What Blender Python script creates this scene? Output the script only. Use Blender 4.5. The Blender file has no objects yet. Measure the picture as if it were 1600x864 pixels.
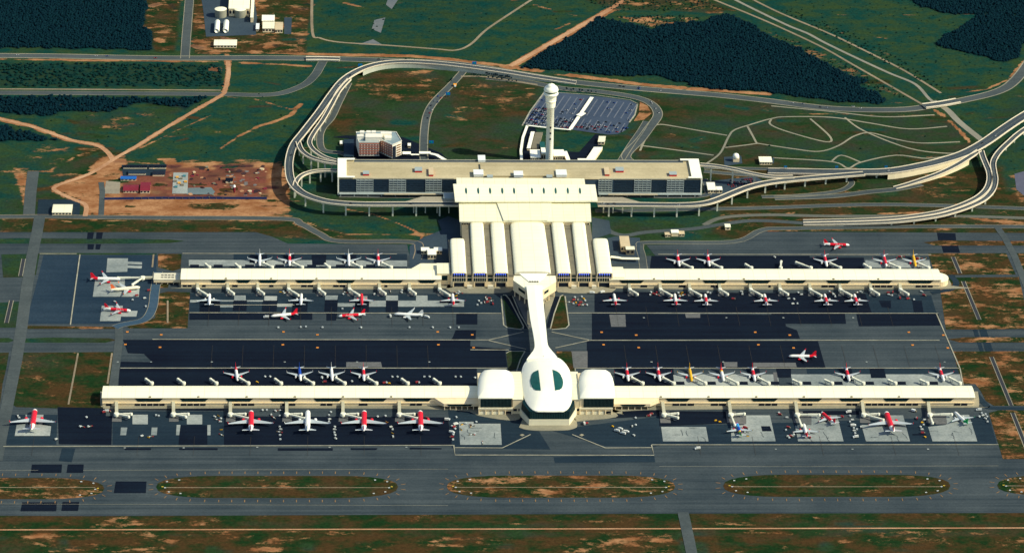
import bpy, bmesh, math, random
import numpy as np
from mathutils import Vector, Matrix
random.seed(7)
S = bpy.context.scene
COL = S.collection
# ---------------------------------------------------------------- camera, sky, sun, exposure
FPX = 5900.0
def _n(v):
    v = np.array(v, float); return v / np.linalg.norm(v)
Yc = _n((-260, -2912, FPX))
_b = 260 / (FPX - 2912 * 98 / FPX)
Xc = _n((1, 98 * _b / FPX, _b))
Zc = np.cross(Xc, Yc)
MW = np.array([Xc, Yc, Zc])                     # rows: world axes seen from the camera
def ray(u, v):
    return MW @ np.array([(u - 800) / FPX, (v - 432) / FPX, 1.0])
CAM = -ray(840, 480) * (FPX / 1.13)
def P(u, v, z=0.0):
    d = ray(u, v); t = (z - CAM[2]) / d[2]
    return Vector((CAM[0] + d[0] * t, CAM[1] + d[1] * t, z))
def PIX(p):
    c = MW.T @ (np.array(p, float) - CAM)
    return 800 + FPX * c[0] / c[2], 432 + FPX * c[1] / c[2]
def HT(u, vbase, vtop):                          # height of a vertical thing standing at (u, vbase)
    b = P(u, vbase); z = 10.0
    for _ in range(8):
        k = vbase - PIX((b.x, b.y, z))[1]
        z *= (vbase - vtop) / k
    return z
cd = bpy.data.cameras.new('camera'); cam = bpy.data.objects.new('camera', cd); COL.objects.link(cam)
r = MW @ np.array([1, 0, 0]); u_ = MW @ np.array([0, -1, 0]); b_ = MW @ np.array([0, 0, -1])
cam.matrix_world = Matrix(((r[0], u_[0], b_[0], CAM[0]), (r[1], u_[1], b_[1], CAM[1]), (r[2], u_[2], b_[2], CAM[2]), (0, 0, 0, 1)))
cd.sensor_width = 36; cd.lens = FPX / 1600 * 36; cd.clip_start = 10; cd.clip_end = 90000
S.camera = cam
S.render.resolution_x = 1024; S.render.resolution_y = 552
SUN = Vector((0.73, -0.22, 0.66)).normalized()
w = bpy.data.worlds.new('World'); S.world = w; w.use_nodes = True
nt = w.node_tree; bg = nt.nodes['Background']
sky = nt.nodes.new('ShaderNodeTexSky'); sky.sky_type = 'NISHITA'; sky.sun_disc = False
sky.sun_elevation = math.asin(SUN.z); sky.sun_rotation = math.atan2(SUN.x, SUN.y)
nt.links.new(sky.outputs[0], bg.inputs[0]); bg.inputs[1].default_value = 0.115
sl = bpy.data.lights.new('sun', 'SUN'); sl.energy = 4.1; sl.angle = math.radians(0.5); sl.color = (1.0, 0.925, 0.72)
so = bpy.data.objects.new('sun', sl); COL.objects.link(so)
so.rotation_euler = (-SUN).to_track_quat('-Z', 'Y').to_euler()
S.view_settings.view_transform = 'Standard'; S.view_settings.look = 'None'
S.view_settings.exposure = 0.2; S.view_settings.gamma = 1.0
# ---------------------------------------------------------------- helpers
def tag(o, label=None, cat=None, group=None, kind=None):
    if label: o['label'] = label
    if cat: o['category'] = cat
    if group: o['group'] = group
    if kind: o['kind'] = kind
    return o
def empty(name, loc, rz=0.0):
    o = bpy.data.objects.new(name, None); o.location = loc; o.rotation_euler = (0, 0, rz)
    COL.objects.link(o); return o
class MB:
    """collects shapes, then links them as one mesh object"""
    def __init__(s): s.v = []; s.f = []; s.m = []; s.sm = []
    def add(s, vs, fs, mi=0, smooth=False):
        n = len(s.v); s.v += [tuple(v) for v in vs]
        s.f += [tuple(i + n for i in f) for f in fs]; s.m += [mi] * len(fs); s.sm += [smooth] * len(fs)
    def poly(s, pts, mi=0): s.add(pts, [tuple(range(len(pts)))], mi)
    def prism(s, pts, z0, z1, mi=0, top=None):
        """pts: xy outline (ccw or cw); z1 may be a list"""
        n = len(pts); a = sum(pts[i][0] * pts[(i + 1) % n][1] - pts[(i + 1) % n][0] * pts[i][1] for i in range(n))
        if a < 0: pts = list(pts)[::-1]; z1 = z1[::-1] if isinstance(z1, (list, tuple)) else z1; top = top[::-1] if top else top
        zt = z1 if isinstance(z1, (list, tuple)) else [z1] * n
        tp = top or pts
        vs = [(p[0], p[1], z0) for p in pts] + [(tp[i][0], tp[i][1], zt[i]) for i in range(n)]
        fs = [tuple(range(n))[::-1], tuple(range(n, 2 * n))] + [(i, (i + 1) % n, n + (i + 1) % n, n + i) for i in range(n)]
        s.add(vs, fs, mi)
    def box(s, x0, x1, y0, y1, z0, z1, mi=0):
        s.prism([(x0, y0), (x1, y0), (x1, y1), (x0, y1)], z0, z1, mi)
    def bar(s, a, b, w, h, mi=0):
        """rectangular beam from a to b (centres)"""
        a = Vector(a); b = Vector(b); d = (b - a).normalized()
        sd = d.cross(Vector((0, 0, 1)))
        sd = sd.normalized() if sd.length > 1e-4 else Vector((1, 0, 0))
        up = sd.cross(d).normalized(); vs = []
        for p in (a, b):
            for i, j in ((-1, -1), (1, -1), (1, 1), (-1, 1)): vs.append(p + sd * i * w / 2 + up * j * h / 2)
        s.add(vs, [(0, 1, 2, 3)[::-1], (4, 5, 6, 7), (0, 1, 5, 4), (1, 2, 6, 5), (2, 3, 7, 6), (3, 0, 4, 7)], mi)
    def lathe(s, prof, cx=0, cy=0, n=24, mi=0, ax='z', cz=0, sx=1, sy=1, smooth=True):
        vs = []; fs = []
        for (rr, z) in prof:
            for i in range(n):
                t = 2 * math.pi * i / n; c, q = rr * math.cos(t), rr * math.sin(t)
                vs.append((cx + c * sx, cy + q * sy, cz + z) if ax == 'z' else (cx + z, cy + c * sx, cz + q * sy))
        for k in range(len(prof) - 1):
            for i in range(n):
                j = (i + 1) % n; f = (k * n + i, k * n + j, (k + 1) * n + j, (k + 1) * n + i)
                fs.append(f if ax == 'z' else f[::-1])
        s.add(vs, fs, mi, smooth)
        s.add(vs[:n], [tuple(range(n))[::-1]], mi); s.add(vs[-n:], [tuple(range(n))], mi)
    def mesh(s, name, mats):
        me = bpy.data.meshes.new(name); me.from_pydata(s.v, [], s.f)
        for m in (mats if isinstance(mats, (list, tuple)) else [mats]): me.materials.append(m)
        me.polygons.foreach_set('material_index', s.m); me.polygons.foreach_set('use_smooth', s.sm)
        me.update(); return me
    def build(s, name, mats, parent=None):
        o = bpy.data.objects.new(name, s.mesh(name, mats)); COL.objects.link(o)
        if parent: o.parent = parent
        return o
def copy_tree(o, parent=None):
    c = o.copy(); COL.objects.link(c); c.parent = parent
    for ch in o.children: copy_tree(ch, c)
    return c
# ---- materials
MATS = {}
def hexl(r_, g, b):
    f = lambda c: (c / 255 / 12.92) if c / 255 <= .04045 else ((c / 255 + .055) / 1.055) ** 2.4
    return (f(r_), f(g), f(b), 1)
def mat(name, col, rough=0.6, var=0.12, vs=0.08, metal=0.0, spec=0.3, emis=None, dirt=None, dscale=.03, seam=None):
    """procedural: base colour broken up by two noises and, where dirt is given, by stains"""
    if name in MATS: return MATS[name]
    m = bpy.data.materials.new(name); m.use_nodes = True; t = m.node_tree; N = t.nodes; L = t.links
    b = N['Principled BSDF']; b.inputs['Roughness'].default_value = rough; b.inputs['Metallic'].default_value = metal
    b.inputs['Specular IOR Level'].default_value = spec
    g = N.new('ShaderNodeTexCoord'); nz = N.new('ShaderNodeTexNoise'); nz.inputs['Scale'].default_value = vs; nz.inputs['Detail'].default_value = 5
    nz.inputs['Roughness'].default_value = .65
    L.new(g.outputs['Object'], nz.inputs['Vector'])
    mr = N.new('ShaderNodeMapRange'); mr.inputs[1].default_value = .3; mr.inputs[2].default_value = .7
    mr.inputs[3].default_value = 1 - var; mr.inputs[4].default_value = 1 + var; L.new(nz.outputs[0], mr.inputs[0])
    mx = N.new('ShaderNodeVectorMath'); mx.operation = 'SCALE'; mx.inputs[0].default_value = col[:3]; L.new(mr.outputs[0], mx.inputs['Scale'])
    out = mx.outputs[0]
    if dirt:
        n2 = N.new('ShaderNodeTexNoise'); n2.inputs['Scale'].default_value = dscale; n2.inputs['Detail'].default_value = 7; n2.inputs['Roughness'].default_value = .7
        L.new(g.outputs['Object'], n2.inputs['Vector'])
        r2 = N.new('ShaderNodeMapRange'); r2.inputs[1].default_value = .5; r2.inputs[2].default_value = .68; r2.inputs[4].default_value = .7; L.new(n2.outputs[0], r2.inputs[0])
        mm = N.new('ShaderNodeMix'); mm.data_type = 'RGBA'; L.new(r2.outputs[0], mm.inputs[0]); L.new(out, mm.inputs[6]); mm.inputs[7].default_value = dirt
        out = mm.outputs[2]
    if seam:
        bt = N.new('ShaderNodeTexBrick'); bt.offset = 0; bt.inputs['Scale'].default_value = 1; bt.inputs['Mortar Size'].default_value = .3; bt.inputs['Mortar Smooth'].default_value = .2
        bt.inputs['Brick Width'].default_value = seam[0]; bt.inputs['Row Height'].default_value = seam[1]; L.new(g.outputs['Object'], bt.inputs['Vector'])
        bt.inputs['Color1'].default_value = (1, 1, 1, 1); bt.inputs['Color2'].default_value = (.97, .97, .96, 1); bt.inputs['Mortar'].default_value = (.80, .78, .70, 1)
        mm = N.new('ShaderNodeMix'); mm.data_type = 'RGBA'; mm.blend_type = 'MULTIPLY'; mm.inputs[0].default_value = 1; L.new(out, mm.inputs[6]); L.new(bt.outputs['Color'], mm.inputs[7]); out = mm.outputs[2]
    L.new(out, b.inputs['Base Color'])
    if emis: b.inputs['Emission Color'].default_value = emis[0]; b.inputs['Emission Strength'].default_value = emis[1]
    MATS[name] = m; return m
def nodes_land(name, soil=.3, lush=.5, dark=0., attr=False, red=0.):
    """grass, dry grass and bare laterite broken up at several scales"""
    if name in MATS: return MATS[name]
    m = bpy.data.materials.new(name); m.use_nodes = True; t = m.node_tree; N = t.nodes; L = t.links
    b = N['Principled BSDF']; b.inputs['Roughness'].default_value = .95; b.inputs['Specular IOR Level'].default_value = .05
    g = N.new('ShaderNodeNewGeometry')
    def noise(sc, det=6, ro=.62, ofs=0, st=1.0):
        n = N.new('ShaderNodeTexNoise'); n.inputs['Scale'].default_value = sc; n.inputs['Detail'].default_value = det; n.inputs['Roughness'].default_value = ro
        mp = N.new('ShaderNodeMapping'); mp.inputs['Location'].default_value = (ofs, ofs * .7, 0); mp.inputs['Scale'].default_value = (1 / st, 1, 1); L.new(g.outputs['Position'], mp.inputs[0]); L.new(mp.outputs[0], n.inputs['Vector']); return n.outputs[0]
    def val(i, c):
        if attr:
            return sep.outputs[i]
        v = N.new('ShaderNodeValue'); v.outputs[0].default_value = c; return v.outputs[0]
    if attr:
        at = N.new('ShaderNodeAttribute'); at.attribute_name = 'paint'; sep = N.new('ShaderNodeSeparateColor'); L.new(at.outputs['Color'], sep.inputs[0])
        redo = at.outputs['Alpha']
    def math_(op, a, c, clamp=False):
        n = N.new('ShaderNodeMath'); n.operation = op; n.use_clamp = clamp
        for i, x in enumerate((a, c)):
            if isinstance(x, (int, float)): n.inputs[i].default_value = x
            else: L.new(x, n.inputs[i])
        return n.outputs[0]
    def mixc(f, A, B):
        n = N.new('ShaderNodeMix'); n.data_type = 'RGBA'
        for i, x in ((0, f), (6, A), (7, B)):
            if isinstance(x, (int, float, tuple)): n.inputs[i].default_value = x
            else: L.new(x, n.inputs[i])
        return n.outputs[2]
    def ss(x, lo, hi):
        n = N.new('ShaderNodeMapRange'); n.interpolation_type = 'SMOOTHSTEP'; L.new(x, n.inputs[0]); n.inputs[1].default_value = lo; n.inputs[2].default_value = hi; return n.outputs[0]
    n1 = noise(1 / 34., 10, .76, 0, 1.9); n2 = noise(1 / 30., 7, .68, 500, 1.5); n3 = noise(1 / 4.5, 5, .75, 90); n4 = noise(1 / 150., 4, .5, 900); n5 = noise(1 / 13., 5, .65, 300, 2.2)
    so_ = val(0, soil); lu = val(1, lush); da = val(2, dark)
    sv = math_('ADD', so_, math_('ADD', math_('MULTIPLY', math_('SUBTRACT', n1, .5), 1.7), math_('ADD', math_('MULTIPLY', math_('SUBTRACT', n3, .5), .40), math_('MULTIPLY', math_('SUBTRACT', n5, .5), .9))))
    sm_ = ss(sv, .50, .72)
    gv = math_('ADD', lu, math_('MULTIPLY', math_('SUBTRACT', n4, .5), 1.3))
    gm = ss(gv, .25, .85)
    dry = mixc(ss(n2, .38, .62), (.060, .034, .012, 1), (.0070, .030, .0075, 1))
    lushc = mixc(ss(n2, .35, .65), (.0026, .043, .034, 1), (.028, .056, .018, 1))
    grass = mixc(gm, dry, lushc)
    soilc = mixc(ss(n2, .35, .65), (.27, .105, .036, 1), (.56, .30, .14, 1))
    soilc = mixc(ss(n3, .35, .75), soilc, (.15, .062, .027, 1))
    soilc = mixc(redo if attr else val(3, red), soilc, mixc(ss(n2, .35, .65), (.19, .060, .042, 1), (.075, .026, .022, 1)))
    c = mixc(sm_, grass, soilc)
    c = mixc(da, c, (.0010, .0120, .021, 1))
    vv = N.new('ShaderNodeMapRange'); L.new(n3, vv.inputs[0]); vv.inputs[1].default_value = .25; vv.inputs[2].default_value = .75; vv.inputs[3].default_value = .5; vv.inputs[4].default_value = 1.5
    sc = N.new('ShaderNodeVectorMath'); sc.operation = 'SCALE'; L.new(c, sc.inputs[0]); L.new(vv.outputs[0], sc.inputs['Scale'])
    L.new(sc.outputs[0], b.inputs['Base Color'])
    MATS[name] = m; return m
def nodes_asphalt(name, c1, c2, streak=.5, grain=.16):
    if name in MATS: return MATS[name]
    m = bpy.data.materials.new(name); m.use_nodes = True; t = m.node_tree; N = t.nodes; L = t.links
    b = N['Principled BSDF']; b.inputs['Roughness'].default_value = .85; b.inputs['Specular IOR Level'].default_value = .12
    g = N.new('ShaderNodeNewGeometry')
    def noise(sx, sy, det, ofs=0, ro=.6):
        n = N.new('ShaderNodeTexNoise'); n.inputs['Scale'].default_value = 1; n.inputs['Detail'].default_value = det; n.inputs['Roughness'].default_value = ro
        mp = N.new('ShaderNodeMapping'); mp.inputs['Scale'].default_value = (sx, sy, 1); mp.inputs['Location'].default_value = (ofs, ofs, 0)
        L.new(g.outputs['Position'], mp.inputs[0]); L.new(mp.outputs[0], n.inputs['Vector']); return n.outputs[0]
    a = noise(1 / 400., 1 / 7., 3, 3); c = noise(1 / 70., 1 / 70., 6, 40, .6); d = noise(1 / 3., 1 / 3., 3, 80, .7)
    mx = N.new('ShaderNodeMix'); mx.inputs[0].default_value = streak; L.new(c, mx.inputs[2]); L.new(a, mx.inputs[3])
    mr = N.new('ShaderNodeMapRange'); L.new(mx.outputs[0], mr.inputs[0]); mr.inputs[1].default_value = .34; mr.inputs[2].default_value = .66
    cc = N.new('ShaderNodeMix'); cc.data_type = 'RGBA'; L.new(mr.outputs[0], cc.inputs[0]); cc.inputs[6].default_value = c1; cc.inputs[7].default_value = c2
    vv = N.new('ShaderNodeMapRange'); L.new(d, vv.inputs[0]); vv.inputs[1].default_value = .25; vv.inputs[2].default_value = .75; vv.inputs[3].default_value = 1 - grain; vv.inputs[4].default_value = 1 + grain
    sc = N.new('ShaderNodeVectorMath'); sc.operation = 'SCALE'; L.new(cc.outputs[2], sc.inputs[0]); L.new(vv.outputs[0], sc.inputs['Scale'])
    L.new(sc.outputs[0], b.inputs['Base Color']); MATS[name] = m; return m
ASPH = nodes_asphalt('asphalt', (.022, .036, .045, 1), (.066, .085, .090, 1), .55, .2)
ASPH_D = nodes_asphalt('asphalt_fresh', (.0008, .0034, .0115, 1), (.0036, .0100, .021, 1), .6, .3)
ASPH_M = nodes_asphalt('asphalt_middle', (.008, .020, .033, 1), (.018, .036, .050, 1), .5, .2)
ASPH_B = nodes_asphalt('asphalt_blue', (.010, .027, .047, 1), (.024, .046, .068, 1), .4, .22)
ROADM = nodes_asphalt('road_asphalt', (.048, .064, .066, 1), (.082, .100, .098, 1), .3, .2)
ROADD = nodes_asphalt('deck_asphalt', (.040, .056, .068, 1), (.064, .084, .094, 1), .2, .2)
CONC = nodes_asphalt('concrete_pad', (.17, .205, .20, 1), (.40, .43, .38, 1), .12, .22)
CONC_P = nodes_asphalt('pavement_concrete', (.20, .20, .15, 1), (.34, .31, .21, 1), .1, .15)
PAINT_W = mat('line_paint', (.34, .33, .24, 1), .8, .35, .05)
PAINT_O = mat('orange_paint', (.62, .22, .03, 1), .8, .15, .2)
PAINT_F = mat('faint_line_paint', (.045, .040, .030, 1), .8, .3, .2)
ASPH_Y = nodes_asphalt('yard_asphalt', (.026, .046, .066, 1), (.045, .070, .090, 1), .2)
PAINT_Y = mat('yellow_paint', (.26, .15, .06, 1), .8, .3, .2)
TAN = nodes_asphalt('track_soil', (.34, .165, .080, 1), (.54, .32, .175, 1), .1, .25)
TANG = nodes_asphalt('track_gravel', (.20, .165, .105, 1), (.32, .255, .165, 1), .1, .25)
CREAM = mat('cream_metal_roof', (1.0, .965, .70, 1), .5, .04, .02, spec=.2, seam=(18, 11))
CREAMW = mat('white_membrane', (1.0, .99, .80, 1), .5, .04, .03, spec=.2)
BEIGE = mat('beige_wall', (.90, .74, .45, 1), .7, .07, .06, dirt=(.70, .55, .33, 1))
GLASSD = mat('dark_glass', (.0015, .020, .024, 1), .5, .5, .2, spec=.12)
GLASSG = mat('green_glass', (.003, .085, .066, 1), .4, .2, .1, spec=.4)
DARK = mat('dark_void', (.004, .010, .022, 1), .9, .3, .3)
GREYR = mat('grey_flat_roof', (.20, .18, .12, 1), .85, .15, .05, dirt=(.13, .125, .09, 1))
WHITE = mat('white_paint', (.82, .86, .80, 1), .5, .05, .1)
# ---- flat sheets on the ground
def pxpoly(pts, z=0.0): return [P(a, b, 0).xy.to_3d() + Vector((0, 0, z)) for a, b in pts]
def smooth_pts(pts, n=5):
    out = []; m = len(pts)
    for i in range(m - 1):
        p0 = np.array(pts[max(i - 1, 0)], float); p1 = np.array(pts[i], float); p2 = np.array(pts[i + 1], float); p3 = np.array(pts[min(i + 2, m - 1)], float)
        for k in range(n):
            t = k / n
            out.append(tuple(.5 * ((2 * p1) + (-p0 + p2) * t + (2 * p0 - 5 * p1 + 4 * p2 - p3) * t * t + (-p0 + 3 * p1 - 3 * p2 + p3) * t ** 3)))
    out.append(tuple(pts[-1])); return out
def sheet(name, polys, m, z, cat=None, label=None):
    b = MB()
    for k_, p in enumerate(polys):
        pp = pxpoly(p, z + .005 * (k_ % 14))
        a = sum(pp[i].x * pp[(i + 1) % len(pp)].y - pp[(i + 1) % len(pp)].x * pp[i].y for i in range(len(pp)))
        b.poly(pp if a > 0 else pp[::-1])
    o = b.build(name, m); o['kind'] = 'structure'
    if label: o['label'] = label
    return o
def offset_line(w, off0, off1):
    """w: list of Vector; two rails at signed offsets off0<off1 (left positive)"""
    A = []; B = []
    for i, p in enumerate(w):
        a = w[max(i - 1, 0)]; c = w[min(i + 1, len(w) - 1)]
        d = Vector((c.x - a.x, c.y - a.y, 0)).normalized(); nrm = Vector((-d.y, d.x, 0))
        A.append(p + nrm * off0); B.append(p + nrm * off1)
    return A, B
def ribbon(b, w, off0, off1, dz=0.0, mi=0):
    A, B = offset_line(w, off0, off1); dzv = Vector((0, 0, dz)); n = len(w)
    b.add([p + dzv for p in A] + [p + dzv for p in B], [(i, i + 1, n + i + 1, n + i) for i in range(n - 1)], mi)
RZ = [0]
def road(name, pts, width, m=None, z=.12, edge=0.0, sm=5, em=None, med=0):
    w = [P(a, b_, 0) for a, b_ in (smooth_pts(pts, sm) if sm else pts)]
    RZ[0] = (RZ[0] + 1) % 16; z += RZ[0] * .006
    b = MB(); ribbon(b, w, -width / 2, width / 2, z)
    if edge:
        for s in (-1, 1):
            a, c = sorted((s * width / 2, s * (width / 2 + edge))); ribbon(b, w, a, c, z + .1, 1)
    if med: ribbon(b, w, -med / 2, med / 2, z + .1, 1)
    o = b.build(name, [m or ROADM, em or CONC_P]); o['kind'] = 'structure'; return o
# ================================================================ THE SETTING: ground
def densepoly(pts): return np.array([P(a, b).xy[:] for a, b in pts])
def seg_dist(X, Y, pts, closed):
    d = np.full(X.shape, 1e9); n = len(pts)
    for i in range(n if closed else n - 1):
        a = pts[i]; c = pts[(i + 1) % n]; ab = c - a; L2 = max((ab ** 2).sum(), 1e-9)
        t = np.clip(((X - a[0]) * ab[0] + (Y - a[1]) * ab[1]) / L2, 0, 1)
        d = np.minimum(d, np.hypot(X - a[0] - t * ab[0], Y - a[1] - t * ab[1]))
    return d
def inside(X, Y, pts):
    r_ = np.zeros(X.shape, bool); n = len(pts)
    for i in range(n):
        x0, y0 = pts[i]; x1, y1 = pts[(i + 1) % n]
        if y0 == y1: continue
        c = ((y0 > Y) != (y1 > Y)) & (X < (x1 - x0) * (Y - y0) / (y1 - y0) + x0); r_ ^= c
    return r_
GX0, GX1, GY0, GY1, ST = -860, 900, -900, 1300, 4.0
nx = int((GX1 - GX0) / ST) + 1; ny = int((GY1 - GY0) / ST) + 1
gx = GX0 + np.arange(nx) * ST; gy = GY0 + np.arange(ny) * ST
X, Y = np.meshgrid(gx, gy)
pt = np.zeros(X.shape + (4,)); pt[..., 0] = .26; pt[..., 1] = .75
def paint(pts, soft=8, stroke=None, soil=None, lush=None, dark=None, red=None, sm=False):
    if sm: pts = smooth_pts(pts, 4)
    w = densepoly(pts); mx = soft + (stroke or 0) + 5
    x0, y0 = w.min(0) - mx; x1, y1 = w.max(0) + mx
    i0, i1 = np.searchsorted(gy, [y0, y1]); j0, j1 = np.searchsorted(gx, [x0, x1])
    if i1 <= i0 or j1 <= j0: return
    xs = X[i0:i1, j0:j1]; ys = Y[i0:i1, j0:j1]
    d = seg_dist(xs, ys, w, stroke is None)
    if stroke is None: d = np.where(inside(xs, ys, w), -d, d); f = np.clip(.5 - d / (2 * soft), 0, 1)
    else: f = np.clip(.5 - (d - stroke / 2) / (2 * soft), 0, 1)
    f = f * f * (3 - 2 * f)
    for k, v in enumerate((soil, lush, dark, red)):
        if v is not None: pt[i0:i1, j0:j1, k] += (v - pt[i0:i1, j0:j1, k]) * f
# upper fields: lush scrub
paint([(-200, -80), (1800, -80), (1800, 100), (1500, 150), (1200, 160), (830, 108), (520, 90), (-200, 90)], soil=.12, lush=1.05)
paint([(-200, 96), (350, 96), (345, 245), (-200, 245)], soil=.16, lush=1.0)
paint([(360, 96), (520, 96), (560, 104), (470, 200), (450, 245), (180, 248), (350, 152)], soil=.14, lush=.95)
paint([(1000, 150), (1450, 170), (1540, 225), (1400, 262), (1100, 256), (990, 250)], soil=.22, lush=.55)
paint([(530, 120), (720, 105), (850, 130), (830, 250), (530, 250), (515, 200)], soil=.22, lush=.55)
paint([(560, 110), (700, 110), (680, 160), (600, 160), (550, 140)], soil=.46, lush=.4)
paint([(720, 120), (840, 135), (825, 180), (700, 190)], soil=.44, lush=.4)
paint([(1100, 262), (1560, 262), (1600, 250), (1700, 420), (1100, 370)], soil=.36, lush=.35)
paint([(1560, 190), (1700, 190), (1700, 300), (1570, 300)], soil=.25, lush=.75)
paint([(440, 300), (720, 325), (700, 365), (640, 375), (440, 315)], soil=.10, lush=.75)
paint([(940, 325), (1130, 325), (1110, 365), (960, 362)], soil=.08, lush=.65)
paint([(0, 340), (450, 345), (640, 385), (440, 372), (0, 366)], soil=.34, lush=.35)
paint([(60, 345), (110, 345), (110, 365), (60, 365)], soil=.40, lush=.25)
paint([(-200, 804), (1800, 800), (1800, 960), (-200, 960)], soil=.40, lush=.18)
paint([(560, 815), (1700, 812), (1700, 840), (560, 840)], soil=.26, lush=.42)
paint([(350, 806), (620, 806), (620, 826), (350, 826)], soil=.25, lush=.4)
paint([(950, 840), (1060, 835), (1060, 870), (940, 870)], soil=.62)
for a in ((100, 834, 330, 836), (0, 838, 130, 836), (450, 832, 560, 834), (1310, 828, 1560, 834)): paint([(a[0], a[1]), (a[2], a[3])], 6, 6, soil=.6)
for a in ((1080, 850, 40), (330, 860, 14), (480, 858, 20), (100, 852, 12), (1290, 860, 22)): paint([(a[0], a[1] - 8), (a[0] + 4, a[1] + 10)], 8, a[2], soil=.1, lush=.6)
# bare ground
def soilline(pts, wd, soft=3, soil=1.0, **k): paint(pts, soft, wd, soil=soil, **k)
soilline([(355, 80), (357, 115), (352, 140), (345, 150), (300, 176), (250, 206), (215, 228), (185, 245)], 9, 3.5)
soilline([(-60, 172), (0, 186), (50, 198), (110, 220), (150, 226), (170, 238), (178, 250)], 13, 4)
soilline([(475, -40), (476, 50), (472, 62), (462, 76)], 12, 5)
soilline([(-50, 93), (60, 93), (130, 95), (200, 95), (300, 97)], 6, 4, .8)
soilline([(370, 80), (430, 83), (530, 86), (640, 88), (700, 93), (800, 105), (900, 119), (1000, 132), (1080, 139), (1200, 147)], 12, 4, .95)
soilline([(795, 106), (850, 75), (900, 46), (950, 18), (1000, -14)], 17, 4)
soilline([(380, 99), (440, 101), (485, 104)], 8, 4, .8)
soilline([(400, 155), (430, 165), (455, 172), (470, 165)], 4, 3, .8)
soilline([(400, 199), (430, 190), (455, 180), (470, 163)], 8, 4, .9)
soilline([(345, 232), (375, 212), (400, 200)], 6, 3, .8)
soilline([(355, 152), (400, 156), (455, 170)], 4, 3, .7)
paint([(225, -10), (285, -10), (275, 85), (240, 82), (235, 52), (222, 45)], 8, soil=.46, lush=.2)
paint([(300, -10), (488, -10), (480, 84), (300, 86)], 6, soil=.50, lush=.3)
paint([(160, 245), (195, 245), (200, 262), (330, 252), (440, 255), (445, 262), (450, 300), (430, 345), (150, 338), (100, 300), (80, 292), (130, 270)], 6, soil=.80, lush=.3)
paint([(190, 262), (418, 262), (418, 310), (190, 310)], 4, soil=1.1, red=.85)
paint([(165, 316), (425, 314), (425, 336), (150, 338)], 5, soil=.95)
paint([(290, 315), (380, 318), (370, 328), (300, 328)], 6, soil=.55)
paint([(20, 262), (48, 262), (45, 320), (36, 320)], 4, soil=.7)
soilline([(0, 268), (80, 268)], 8, 4, .7)
soilline([(185, 246), (140, 272), (90, 290), (85, 298), (110, 312), (135, 320), (138, 335)], 8, 3, .95)
soilline([(80, 265), (110, 250), (116, 246)], 4, 3, .8)
paint([(30, 222), (120, 225), (100, 262), (20, 255)], 10, soil=.42)
paint([(110, 165), (300, 165), (230, 205), (120, 205)], 12, soil=.36, lush=.6)
paint([(155, 190), (215, 180), (215, 196), (160, 200)], 8, soil=.6)
soilline([(105, 338), (150, 343)], 6, 3, .8)
soilline([(80, 343), (110, 347)], 6, 3, .8)
soilline([(165, 344.5), (450, 345), (480, 358), (520, 378)], 5, 2.5, .7)
soilline([(430, 330), (470, 344), (500, 356), (540, 366), (590, 367), (650, 367)], 4, 2, .75)
soilline([(540, 327), (580, 334), (620, 348), (650, 362), (660, 372)], 5, 2, .8)
soilline([(650, 366), (680, 366)], 12, 4, .6)
soilline([(425, 315), (475, 315)], 3, 2, .6)
soilline([(455, 200), (430, 240)], 8, 4, .1)
paint([(430, 270), (450, 270), (455, 340), (428, 340)], 4, soil=.7)
soilline([(1110, 340), (1140, 334), (1240, 333)], 5, 3, .6)
soilline([(1300, 337), (1450, 332), (1560, 346), (1640, 350)], 8, 4, .7)
soilline([(1470, 352), (1640, 352)], 10, 4, .65)
soilline([(1460, 172), (1480, 185), (1500, 205), (1515, 222)], 6, 2.5, .9)
soilline([(1490, 147), (1540, 140), (1575, 125), (1600, 95)], 6, 3, .8)
paint([(1575, 275), (1600, 270), (1640, 310), (1590, 312)], 6, soil=.5)
soilline([(1445, 273), (1520, 280), (1530, 295), (1450, 300)], 6, 5, .55)
soilline([(1250, 178), (1460, 181)], 4, 3, .7)
soilline([(1120, 358), (1140, 346), (1200, 340)], 3, 2, .6)
soilline([(1200, 361), (1450, 359)], 3, 2, .7)
soilline([(1010, 363), (1110, 364), (1190, 360)], 5, 3, .6)
for k in range(16): # rows of palm clearings beside the big forest
    pass
paint([(880, -10), (1100, -10), (1140, 14), (1130, 24), (1040, 18), (960, 18)], 10, soil=.46, lush=.6)
paint([(958, 26), (1050, 24), (1100, 30), (1080, 36), (1022, 46)], 8, soil=.62)
paint([(1190, 42), (1300, 88), (1400, 140), (1420, 158), (1340, 132), (1250, 80), (1190, 54)], 8, soil=.50)
paint([(1200, 5), (1320, 45), (1450, 115), (1480, 145), (1420, 120), (1300, 62), (1200, 22)], 8, soil=.38)
soilline([(1270, 24), (1420, 24), (1600, 22)], 4, 3, .6)
soilline([(1300, 52), (1350, 55), (1480, 75)], 4, 3, .6)
# canal: pale water channel with service tracks
paint([(1110, -10), (1175, -10), (1300, 48), (1410, 104), (1465, 145), (1440, 160), (1300, 85), (1190, 36)], 6, soil=.12, lush=1.1)
for a in ((835, 9, 900, 25), (868, 47, 890, 37), (538, 5, 570, 13)): paint([(a[0], a[1]), (a[2], a[3])], 4, 8, soil=.7)
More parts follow.
